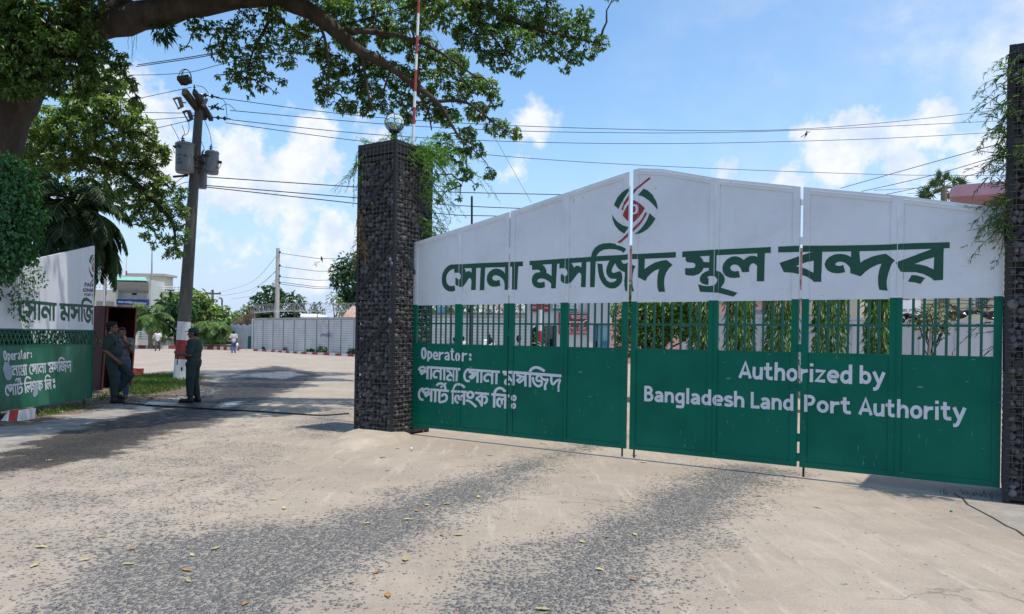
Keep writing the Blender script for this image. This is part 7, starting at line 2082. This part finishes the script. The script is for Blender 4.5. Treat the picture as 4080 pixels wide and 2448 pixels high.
def motorbike():
    c = Vector((P(2062, 1390, 16).x, 16.0, 0))
    root = thing('motorcycle', 'parked motorcycle behind the gate, only its round mirror showing above the panel', 'motorcycle', c)
    mk = mat('bike_black', (.02, .02, .022), .35)
    for dy, nm in ((-.62, 'wheel'), (.66, 'wheel')):
        mb = MB(); mb.tube([c + Vector((0, dy + .27 * math.cos(t), .29 + .27 * math.sin(t))) for t in np.linspace(0, 2 * math.pi, 25)], .045, 8, cap=False)
        mb.lathe(c + Vector((-.05, dy, .29)), [(.06, 0), (.06, .1)], 12, (1, 0, 0))
        for k in range(6): mb.tube([c + Vector((0, dy, .29)), c + Vector((0, dy + .25 * math.cos(k), .29 + .25 * math.sin(k)))], .008, 4)
        build(nm, mb, mk, root)
    mb = MB(); mb.tube([c + Vector((0, -.62, .29)), c + Vector((0, -.45, .85)), c + Vector((0, -.38, 1.02))], .03, 8); mb.tube([c + Vector((0, -.42, .8)), c + Vector((0, .1, .45)), c + Vector((0, .66, .29))], .035, 8); mb.box(c.x - .12, c.y - .15, .3, c.x + .12, c.y + .2, .55)
    build('frame', mb, mk, root)
    mb = MB(); mb.ball(c + Vector((0, -.15, .82)), (.14, .3, .13), 14, 9); build('fuel_tank', mb, mat('tank_red', (.3, .02, .02), .25), root)
    mb = MB(); mb.ball(c + Vector((0, .38, .80)), (.14, .4, .06), 14, 8); build('seat', mb, mk, root)
    mb = MB(); mb.tube([c + Vector((-.36, -.3, 1.06)), c + Vector((-.1, -.38, 1.02)), c + Vector((.1, -.38, 1.02)), c + Vector((.36, -.3, 1.06))], .014, 8); build('handlebar', mb, mk, root)
    for s_ in (-1, 1):
        tp = P(2067, 1350, 15.7) if s_ > 0 else P(2067, 1350, 15.7) + Vector((-.62, 0, -.05))
        mb = MB(); mb.tube([c + Vector((.3 * s_ , -.32, 1.06)), tp + Vector((-.03, 0, -.12)), tp], .007, 6); mb.ball(tp, (.055, .02, .08), 12, 8); build('mirror', mb, mk, root)
motorbike()

# ---------------------------------------------------------------- people
m_skin = mat('skin_brown', (.17, .085, .05), .5, .1, 10)
m_hair = mat('hair_black', (.006, .005, .005), .75, .2, 30)
m_uni = mat('uniform_green', (.022, .042, .040), .85, .2, 5, .3, 25)
m_uni_t = mat('uniform_trousers', (.018, .036, .032), .85, .2, 5, .3, 25)
m_boot = mat('boot_black', (.010, .010, .011), .45, .2, 10)

def remesh(mb, voxel, smooth_it=4):
    me = bpy.data.meshes.new('tmp'); me.from_pydata(mb.v, [], mb.f); me.update()
    o = bpy.data.objects.new('tmp', me); COL.objects.link(o)
    r_ = o.modifiers.new('r', 'REMESH'); r_.mode = 'VOXEL'; r_.voxel_size = voxel
    s_ = o.modifiers.new('s', 'SMOOTH'); s_.factor = .5; s_.iterations = smooth_it
    dg = bpy.context.evaluated_depsgraph_get()
    out = bpy.data.meshes.new_from_object(o.evaluated_get(dg))
    bpy.data.objects.remove(o); bpy.data.meshes.remove(me)
    return out

def capsule(mb, a, b, ra, rb, n=12):
    """tapered limb with rounded ends"""
    a, b = Vector(a), Vector(b); d = (b - a); L_ = d.length
    if L_ < 1e-6: return
    prof = [(ra * math.sin(t), -ra * math.cos(t)) for t in (.25, .7, 1.2)] + [(ra, 0), ((ra + rb) / 2, L_ / 2), (rb, L_)] + [(rb * math.sin(t), L_ + rb * math.cos(t)) for t in (1.2, .7, .25)]
    mb.lathe(a, prof, n, d)

def hand(mb, w, d, palm_n, s, curl=.6):
    """palm and five bent fingers from wrist w along d; palm_n points out of the palm"""
    d = Vector(d).normalized(); pn = Vector(palm_n); pn = (pn - d * pn.dot(d)).normalized(); sd = d.cross(pn)
    for k in range(4):
        q = (k - 1.5) * .019 * s
        capsule(mb, Vector(w) + sd * q * .6, Vector(w) + d * .085 * s + sd * q, .016 * s, .013 * s, 8)
        p = Vector(w) + d * .088 * s + sd * q
        L_ = (.034, .040, .037, .028)[k] * s; c = curl
        dd = d.copy()
        for j in range(3):
            ang = c * (.8 + .5 * j)
            dd = (d * math.cos(ang) + pn * math.sin(ang)).normalized()
            p2 = p + dd * L_ * (1, .75, .6)[j]
            capsule(mb, p, p2, (.0092 - .001 * j) * s, (.0085 - .001 * j) * s, 6); p = p2
    t0 = Vector(w) + d * .03 * s - sd * .024 * s
    t1 = t0 + (d * .6 - sd * .6 + pn * .5).normalized() * .042 * s
    t2 = t1 + (d * .9 + pn * .5).normalized() * .032 * s
    capsule(mb, t0, t1, .012 * s, .010 * s, 6); capsule(mb, t1, t2, .010 * s, .008 * s, 6)

def person(label, pos, yaw, h, J, cloth, face_dir=(0, 1, 0), cap=False, belly=0.0, sandals=False, long_sleeve=False, extra=None, bulk=1.0):
    """J: joints in metres for a 1.70 m person; x to the person's right, y forward, z up"""
    s = h / 1.70
    rot = Matrix.Rotation(yaw, 3, 'Z')
    pos = Vector(pos)
    T = lambda p: rot @ (Vector((p[0] * bulk, p[1] * bulk, p[2])) * s)
    root = thing('person', label, 'person', pos)
    j = {k: Vector(v) for k, v in J.items()}
    pel, chest, neck, head = j['pelvis'], j['chest'], j['neck'], j['head']
    def fin(nm, mb_local, mats, parent, voxel=.011, it=4):
        mb2 = MB(); mb2.v = [tuple(T(p)) for p in mb_local.v]; mb2.f = mb_local.f; mb2.m = mb_local.m
        if voxel:
            me = remesh(mb2, voxel * s, it)
        else:
            me = bpy.data.meshes.new(nm); me.from_pydata(mb2.v, [], mb2.f); me.update()
        me.materials.clear(); me.materials.append(mats)
        me.polygons.foreach_set('use_smooth', [True] * len(me.polygons))
        o = bpy.data.objects.new(nm, me); link(o, parent, pos)
        return o
    def torso(mb, g=0.0):
        mid = pel.lerp(chest, .5)
        mb.ball(pel, (.165 + g, .115 + g, .13 + g), 16, 10)
        mb.ball(mid + Vector((0, .012 + belly * .5, 0)), (.15 + g + belly * .4, .112 + g + belly * .6, .16 + g), 16, 10)
        mb.ball(chest, (.172 + g, .115 + g, .17 + g), 16, 10)
        mb.ball(chest + Vector((0, -.01, .11)), (.165 + g, .085 + g, .07 + g), 16, 10)
        for sd in 'RL': capsule(mb, chest + Vector((0, 0, .13)), j['sh' + sd], .062 + g, .058 + g)
    def arm(mb, sd, g=0.0, to=2):
        capsule(mb, j['sh' + sd], j['el' + sd], .052 + g, .041 + g)
        if to > 1: capsule(mb, j['el' + sd], j['wr' + sd], .041 + g, .028 + g)
    def leg(mb, sd, g=0.0, to=1.0):
        capsule(mb, j['hip' + sd], j['kn' + sd], .086 + g, .058 + g)
        capsule(mb, j['kn' + sd], j['kn' + sd].lerp(j['an' + sd], to), .056 + g, .056 + g + (.042 - .056) * to)
    body = MB()
    torso(body)
    fd = Vector(face_dir).normalized(); ri = fd.cross(Vector((0, 0, 1))).normalized()
    for sd in 'RL':
        arm(body, sd); leg(body, sd)
        w_ = j['wr' + sd]; dr = (w_ - j['el' + sd]).normalized()
        hand(body, w_, j.get('hd' + sd, dr), j.get('pn' + sd, Vector((-1 if sd == 'R' else 1, 0, 0))), 1.0, J.get('curl' + sd, (.55, 0, 0))[0] if ('curl' + sd) in J else .55)
        a_ = j['an' + sd]; fo = (j['toe' + sd] - a_)
        capsule(body, a_ + Vector((0, 0, -.02)), j['toe' + sd], .038, .03)
    capsule(body, neck + Vector((0, -.01, -.05)), head + Vector((0, -.01, -.08)), .056, .052)
    # head: cranium, jaw, nose, brow, lips, ears
    qh = Matrix((ri, fd, ri.cross(fd))).transposed()
    hp = lambda x, y, z: head + qh @ Vector((x, y, z))
    body.ball(hp(0, -.012, .03), (.076, .094, .095), 18, 12, q=qh)
    body.ball(hp(0, .02, -.045), (.060, .070, .075), 16, 10, q=qh)
    body.ball(hp(0, .055, -.085), (.034, .032, .026), 12, 8, q=qh)
    capsule(body, hp(0, .080, .02), hp(0, .100, -.022), .011, .017, 8)
    for x in (-1, 1):
        body.ball(hp(.036 * x, .066, .035), (.026, .018, .012), 8, 6, q=qh)
        body.ball(hp(.040 * x, .060, -.025), (.022, .02, .02), 8, 6, q=qh)
        body.ball(hp(.078 * x, -.012, -.005), (.010, .020, .032), 8, 6, q=qh)
    body.ball(hp(0, .078, -.052), (.024, .014, .010), 8, 6, q=qh); body.ball(hp(0, .076, -.066), (.022, .014, .009), 8, 6, q=qh)
    bd = fin('body', body, m_skin, root, .0075, 2)
    ey = MB()
    for x in (-1, 1): ey.ball(hp(.033 * x, .078, .012), (.013, .009, .008), 8, 6, q=qh)
    fin('eye', ey, mat('eye_dark', (.05, .035, .03), .2), bd, None)
    if not cap:
        hr = MB(); hr.ball(hp(0, -.026, .055), (.085, .096, .088), 16, 10, q=qh); hr.ball(hp(0, -.062, .005), (.076, .05, .075), 14, 9, q=qh); hr.ball(hp(0, .035, .095), (.06, .05, .04), 12, 8, q=qh)
        for x in (-1, 1): hr.ball(hp(.071 * x, -.01, .03), (.014, .03, .045), 8, 6, q=qh)
        fin('hair', hr, m_hair, root, .01, 2)
    else:
        hr = MB(); hr.ball(hp(0, -.05, .0), (.078, .058, .062), 14, 9, q=qh); fin('hair', hr, m_hair, root, .01, 2)
        cp = MB(); cp.ball(hp(0, -.012, .075), (.093, .106, .066), 18, 10, q=qh); cp.ball(hp(0, -.012, .045), (.092, .105, .03), 18, 8, q=qh)
        pk = [hp(x, y, z) for x, y, z in ((-.075, .05, .052), (-.06, .13, .044), (-.025, .165, .038), (.025, .165, .038), (.06, .13, .044), (.075, .05, .052))]
        cp.prism(pk, qh @ Vector((0, 0, .012)))
        fin('cap', cp, m_uni, root, .008, 1)
    # shirt
    sh = MB(); torso(sh, .022 if not long_sleeve else .02)
    hem = pel + Vector((0, .004 + belly * .4, -.07))
    sh.ball(hem, (.186, .135 + belly * .4, .12), 16, 8)
    for sd in 'RL':
        if long_sleeve: arm(sh, sd, .016)
        else: capsule(sh, j['sh' + sd], j['sh' + sd].lerp(j['el' + sd], .82), .072, .066)
    sh.lathe(neck + Vector((0, -.008, -.075)), [(.075, 0), (.074, .03), (.066, .055)], 14, Vector((0, .12, 1)))
    sp_ = fin('shirt', sh, cloth['shirt'], root, .011, 3)
    if cloth.get('badges'):
        for sd, x in (('R', 1), ('L', -1)):
            eb = MB(); c = j['sh' + sd] + Vector((-.035 * x, 0, .074)); eb.frame_box(c + Vector((-.05, -.026, -.004)), (.085, 0, -.012 * x), (0, .052, 0), (0, 0, .010)); fin('epaulette', eb, m_uni, sp_, None)
            eb = MB(); c = c + Vector((.03 * x, 0, .008)); eb.frame_box(c + Vector((-.016, -.027, 0)), (.034, 0, -.004 * x), (0, .054, 0), (0, 0, .006)); fin('badge', eb, mat('badge_tan', (.55, .38, .25), .7), sp_, None)
        for x in (-1, 1):
            pk = MB(); c = chest + Vector((.085 * x, .128, .01)); pk.frame_box(c + Vector((-.05, -.012, -.06)), (.1, 0, 0), (0, .022, .01), (0, 0, .11)); fin('pocket', pk, m_uni, sp_, .008, 1)
        bt = MB(); bt.frame_box(chest + Vector((-.135, .116, .085)), (.08, .008, 0), (0, .016, 0), (0, 0, .022)); fin('name_tag', bt, mat('tag_blue', (.16, .24, .36), .5), sp_, None)
    tr = MB()
    tr.ball(pel + Vector((0, 0, -.04)), (.178, .128, .12), 16, 10)
    for sd in 'RL':
        leg(tr, sd, .024, cloth.get('cuff', .80))
        if cloth.get('badges'):
            p_ = j['hip' + sd].lerp(j['kn' + sd], .72); o_ = Vector((.075 if sd == 'R' else -.075, -.005, 0)); tr.ball(p_ + o_, (.028, .06, .085), 10, 8)
    fin('trousers', tr, cloth['trousers'], root, .011, 3)
    for sd in 'RL':
        b_ = MB(); a_, t_ = j['an' + sd], j['toe' + sd]
        if sandals:
            capsule(b_, a_ + Vector((0, -.03, -.065)), t_ + Vector((0, .02, -.025)), .03, .034); fin('sandal', b_, cloth['shoe'], root, .01, 1)
        else:
            capsule(b_, a_.lerp(j['kn' + sd], .42), a_ + Vector((0, -.01, -.01)), .058, .052); capsule(b_, a_ + Vector((0, -.025, -.04)), t_, .052, .043); capsule(b_, a_ + Vector((0, -.04, -.062)), t_ + Vector((0, .01, -.022)), .04, .036)
            fin('boot', b_, cloth['shoe'], root, .011, 2)
    if extra: extra(root, j, T, fin)
    return root

def stand(**kw):
    J = dict(pelvis=(0, 0, .94), chest=(0, .0, 1.25), neck=(0, 0, 1.44), head=(0, .02, 1.58), hipR=(.09, 0, .90), hipL=(-.09, 0, .90), knR=(.10, .02, .49), knL=(-.10, .02, .49), anR=(.10, -.03, .09), anL=(-.10, -.03, .09),
             toeR=(.12, .12, .04), toeL=(-.12, .12, .04), shR=(.185, -.01, 1.39), shL=(-.185, -.01, 1.39), elR=(.235, -.04, 1.11), elL=(-.235, -.04, 1.11), wrR=(.23, .06, .87), wrL=(-.23, .06, .87))
    J.update(kw); return J
UNI = dict(shirt=m_uni, trousers=m_uni_t, shoe=m_boot, badges=True, cuff=.78)
# local forward (0,1,0): yaw turns it; facing +x is yaw -90 deg
ga = G(448, 1606); ga.x += .0
person('uniformed guard without a cap leaning by the sentry box, one knee forward', (ga.x, ga.y, 0), R(-78), 1.74,
       stand(pelvis=(0, .0, .93), chest=(0, -.05, 1.24), neck=(0, -.05, 1.43), head=(.0, -.02, 1.575), knR=(.10, .05, .49), anR=(.11, .06, .09), toeR=(.12, .22, .04),
             hipL=(-.09, .02, .90), knL=(-.13, .27, .58), anL=(-.14, .02, .20), toeL=(-.15, .15, .10),
             elR=(.25, -.08, 1.11), wrR=(.19, .12, .90), elL=(-.25, .02, 1.12), wrL=(-.12, .24, 1.20), hdL=(.35, .55, .25), pnL=(.6, -.6, .1), curlL=(1.1, 0, 0), pnR=(-.8, .3, 0), curlR=(.7, 0, 0)),
       UNI, face_dir=(-.22, 1, -.02), belly=.05, bulk=1.08)
gb_ = G(768, 1603)
def lanyard(root, j, T, fin):
    st_ = MB(); st_.beam(j['wrL'] + Vector((.05, .03, 0)), j['wrL'] + Vector((.05, .05, -.24)), .02, .012); st_.box(.0, .22, .72, .04, .24, .80)
    fin('strap', st_, m_boot, root, None)
person('uniformed guard in a green cap standing in profile beside the banded pole', (gb_.x, gb_.y, 0), R(96), 1.63,
       stand(pelvis=(0, -.02, .94), chest=(0, -.03, 1.25), neck=(0, -.01, 1.44), head=(0, .015, 1.58), knR=(.10, .0, .49), anR=(.10, -.06, .09), toeR=(.13, .10, .04), knL=(-.10, .03, .49), anL=(-.11, .02, .09), toeL=(-.12, .19, .04),
             elL=(-.23, .0, 1.10), wrL=(-.12, .24, 1.10), elR=(.23, .0, 1.11), wrR=(.10, .25, 1.12), hdL=(.5, .8, .05), hdR=(-.6, .7, 0), pnL=(.3, -.2, 1), pnR=(-.2, 0, -1), curlL=(.8, 0, 0), curlR=(.8, 0, 0)),
       UNI, face_dir=(0, 1, .0), cap=True, belly=.04, extra=lanyard, bulk=1.14)
jeans = mat('jeans_blue', (.045, .085, .17), .85, .25, 8)
gc = G(464, 1590)
person('man in blue jeans half hidden behind the leaning guard, hand at his mouth', (gc.x, gc.y + .2, 0), R(-150), 1.62,
       stand(elL=(-.22, .08, 1.13), wrL=(-.06, .19, 1.40), hdL=(.2, -.2, 1), pnL=(0, -1, .2), curlL=(.6, 0, 0)), dict(shirt=mat('shirt_grey', (.10, .11, .12), .85, .2, 5), trousers=jeans, shoe=mat('sandal_brown', (.12, .07, .04), .7), cuff=.98), face_dir=(.15, 1, -.05), sandals=True)
wa = G(628, 1399)
person('man in a white printed shirt walking across the yard by the kerb', (wa.x, wa.y, 0), R(-165), 1.66,
       stand(knR=(.10, .16, .50), anR=(.10, .20, .11), toeR=(.11, .34, .06), knL=(-.09, -.02, .49), anL=(-.09, -.30, .20), toeL=(-.09, -.22, .06), elR=(.26, -.12, 1.12), wrR=(.33, -.08, .90), elL=(-.25, .05, 1.12), wrL=(-.25, .22, .95)),
       dict(shirt=mat('shirt_print', (.62, .60, .60), .8, .35, 14), trousers=mat('trousers_grey', (.07, .068, .075), .85), shoe=m_boot, cuff=.95))
wb = G(931, 1407)
def bag(root, j, T, fin):
    b_ = MB(); c = j['wrR'] + Vector((.0, .03, -.25)); b_.ball(c, (.10, .12, .15), 10, 8); b_.ball(c + Vector((0, 0, .14)), (.03, .05, .07), 8, 6)
    fin('bag', b_, mat('bag_white', (.75, .75, .76), .4), root, .02, 2)
person('man in a pale shirt and jeans walking away with a white bag', (wb.x, wb.y, 0), R(8), 1.70,
       stand(knR=(.09, .10, .50), anR=(.09, -.02, .12), toeR=(.10, .12, .05), knL=(-.09, .02, .49), anL=(-.09, -.16, .11), toeL=(-.09, -.02, .04), elL=(-.27, -.05, 1.12), wrL=(-.33, .02, .89)),
       dict(shirt=mat('shirt_pale', (.50, .47, .46), .85, .1, 5), trousers=mat('jeans_bright', (.05, .10, .24), .85, .2, 6), shoe=mat('shoe_brown', (.1, .06, .04), .6), cuff=.95), extra=bag)
for u, Y, yaw, h, lab, sh in ((1947, 34, 10, 1.66, 'man in a bright white shirt seen from behind through the Operator bars', mat('shirt_white', (.78, .78, .80), .8, .05, 3)), (1843, 33, 60, 1.55, 'person with a pale scarf seen right of the Operator leaf middle post', mat('scarf_pale', (.5, .47, .43), .85, .2, 5)), (1812, 30, -60, 1.50, 'dark haired person in purple seen left of the Operator leaf middle post', mat('shirt_purple', (.12, .07, .25), .85, .2, 5))):
    b_ = P(u, 1390, Y); b_.z = 0
    person(lab, b_, R(yaw), h, stand(), dict(shirt=sh, trousers=mat('trousers_grey', (.07, .068, .075)), shoe=m_boot, cuff=.95))

# ---------------------------------------------------------------- small things on the ground
def leaf_thing(u, v, L_, m, k):
    """one curled fallen leaf"""
    c = G(u, v, .006)
    a = random.uniform(0, 2 * math.pi); d = Vector((math.cos(a), math.sin(a), 0)); s_ = Vector((-d.y, d.x, 0))
    vs, fs = [], []
    n = 6
    cu = random.uniform(.02, .22)
    for i in range(n + 1):
        t = i / n; w = L_ * .22 * math.sin(math.pi * min(1, t * 1.05 + .03)) ** .8
        z = L_ * cu * (t - .4) ** 2 + .002
        for q in (-1, 0, 1): vs.append(c + d * L_ * (t - .5) + s_ * w * q + up * (z + abs(q) * w * random.uniform(.05, .4)))
    for i in range(n):
        for j in range(2): a_ = i * 3 + j; fs.append((a_, a_ + 3, a_ + 4, a_ + 1))
    mb = MB().add(vs, fs); mb.tube([c - d * L_ * .5 + up * .01, c - d * L_ * .72 + up * .004], .0016, 4)
    o = build('fallen_leaf', mb, m, None, c)
    tag(o, {0: 'dry pale yellow leaf fallen on the worn road', 1: 'orange brown leaf fallen on the worn road', 2: 'greenish yellow leaf fallen on the worn road'}[k], 'leaf', 'fallen leaves on the road')
lm = [mat('fallen_yellow', (.47, .39, .17), .7, .2, 30), mat('fallen_brown', (.33, .18, .06), .7, .3, 30), mat('fallen_green', (.32, .31, .13), .7, .25, 30)]
spots = [(190, 1835, 0), (730, 1912, 2), (1090, 1990, 0), (1530, 1823, 1), (1545, 1875, 1), (1190, 1912, 1), (1520, 1823, 2), (1700, 2012, 0), (1660, 2035, 1), (1745, 2037, 1), (1780, 2008, 2), (1906, 1980, 0), (1720, 1973, 0), (1625, 2070, 0), (1465, 2085, 0), (1760, 2130, 1), (1825, 2132, 2), (1615, 2230, 2), (1400, 2320, 2), (1545, 2370, 1), (975, 2406, 1), (745, 2272, 1), (765, 2212, 0), (525, 2188, 1), (335, 2232, 0), (405, 2138, 2), (135, 2255, 0), (860, 2185, 2), (825, 2105, 2), (750, 2315, 2), (1500, 2280, 1), (515, 2248, 2), (1215, 1800, 0), (1585, 1786, 0), (2530, 1815, 1), (2335, 1790, 0), (2352, 1798, 1), (2195, 1868, 2), (2327, 1900, 0), (2563, 1842, 0), (2165, 1768, 0), (3040, 1930, 0), (3023, 1977, 1), (2965, 1992, 0), (3260, 2022, 0), (2320, 2160, 0), (2415, 2140, 1), (2530, 2130, 0), (2520, 2308, 1), (2160, 2428, 2), (2390, 2270, 0), (1955, 1815, 2), (1990, 1857, 0), (1400, 1960, 2), (1132, 2025, 0), (160, 2180, 0)]
for u, v, k in spots: leaf_thing(u, v, random.uniform(.05, .095) * (1.0 if v > 1900 else 1.25), lm[k], k)
def litter(u, v, m, lab, r_):
    c = G(u, v, r_ * .4); mb = MB(); vs, f = rocks([tuple(c)], [r_]); mb.add([tuple(x) for x in vs], [tuple(x) for x in f])
    tag(build('litter', mb, m, None, c), lab, 'litter')
litter(1640, 1790, m_kw, 'white scrap of litter on the apron beside the lamp pillar', .035)
litter(245, 1642, m_kw, 'small white scrap lying in the grass under the opened gate leaf', .035)
litter(3790, 2038, mat('scrap_green', (.04, .25, .16), .6), 'tiny green scrap lying on the concrete near the crack', .018)

def pebbles():
    n = 900
    cs, sz = [], []
    for _ in range(n):
        u, v = random.uniform(0, 3000), 1780 + 660 * random.random() ** 1.2
        if u > 2200 and random.random() < .6: continue
        c = G(u, v); r_ = random.uniform(.004, .0085)
        cs.append((c.x, c.y, r_ * .25)); sz.append(r_)
    v, f = rocks(np.array(cs), np.array(sz))
    np_mesh('pebbles', v, f, mat('pebble_grey', (.12, .125, .13), .8, .3, 20, island=.6), None, (0, 0, 0), kind='stuff', label='loose grey pebbles scattered over the road')
pebbles()
def grass(name, polys, dens, hh, m, label):
    P_, A_, L_ = [], [], []
    for pl_ in polys:
        q = gpoly(pl_); xs, ys = [p[0] for p in q], [p[1] for p in q]
        n = int((max(xs) - min(xs)) * (max(ys) - min(ys)) * dens)
        X, Y = rng.uniform(min(xs), max(xs), n), rng.uniform(min(ys), max(ys), n)
        dd = seg_dist(X, Y, q)
        keep = dd > rng.uniform(0, .25, n) - .05
        X, Y = X[keep], Y[keep]
        P_.append(np.stack([X, Y, np.zeros(len(X))], -1))
    P_ = np.concatenate(P_); n = len(P_)
    A_ = np.array([0, 0, 1.]) + rng.normal(size=(n, 3)) * np.array([.5, .5, .1])
    L_ = hh * rng.uniform(.4, 1.3, n)
    v, f = leaf_arrays(P_, A_, rand_dirs(n), L_, np.maximum(L_ * .12, .008), .1, .25)
    np_mesh(name, v, f, m, None, (0, 0, 0), kind='stuff', label=label)
m_grass = mat('grass_blade', (.085, .15, .03), .6, .3, 2, island=.5, trans=.35)
grass('grass', [[(430, 1575), (445, 1520), (560, 1496), (700, 1492), (800, 1500), (812, 1520), (700, 1560), (560, 1580)]], 420, .10, m_grass, 'grass patch in front of the sentry box and pole')
grass('grass', [[(120, 1652), (340, 1610), (352, 1625), (250, 1650), (150, 1668)], [(380, 1585), (425, 1570), (430, 1590), (385, 1600)]], 500, .11, m_grass, 'rough grass under the opened gate leaf')
grass('grass', [[(1390, 1782), (1440, 1770), (1490, 1764), (1486, 1772), (1420, 1786)], [(1540, 1750), (1580, 1742), (1575, 1750)], [(4040, 2000), (4080, 1990), (4080, 2010), (4045, 2010)]], 700, .06, m_grass, 'small tufts of grass at the pillar footings')
grass('grass', [[(3720, 1965), (3985, 1965), (3985, 2005), (3850, 1990), (3730, 1975)]], 300, .05, mat('grass_dark', (.05, .06, .025), .8, .3, 2, island=.5), 'sparse dark grass under the last gate leaf')
# leaf litter in the shade on the left
def dead_leaves():
    q = gpoly([(0, 1700), (330, 1640), (560, 1600), (820, 1590), (840, 1530), (420, 1590), (0, 1660)])
    xs, ys = [p[0] for p in q], [p[1] for p in q]
    n = 900
    X, Y = rng.uniform(min(xs), max(xs), n), rng.uniform(min(ys), max(ys), n)
    k = seg_dist(X, Y, q) > -.2
    X, Y = X[k], Y[k]; n = len(X)
    ax = rng.normal(size=(n, 3)) * np.array([1, 1, .15])
    L_ = rng.uniform(.04, .10, n)
    v, f = leaf_arrays(np.stack([X, Y, np.full(n, .012)], -1), ax, np.array([0, 0, 1.]) + rng.normal(size=(n, 3)) * .3, L_, L_ * .45, .15, -.1)
    np_mesh('dead_leaves', v, f, mat('dead_leaf', (.16, .10, .05), .85, .3, 20, island=.6), None, (0, 0, 0), kind='stuff', label='small dead leaves littering the shaded verge')
dead_leaves()
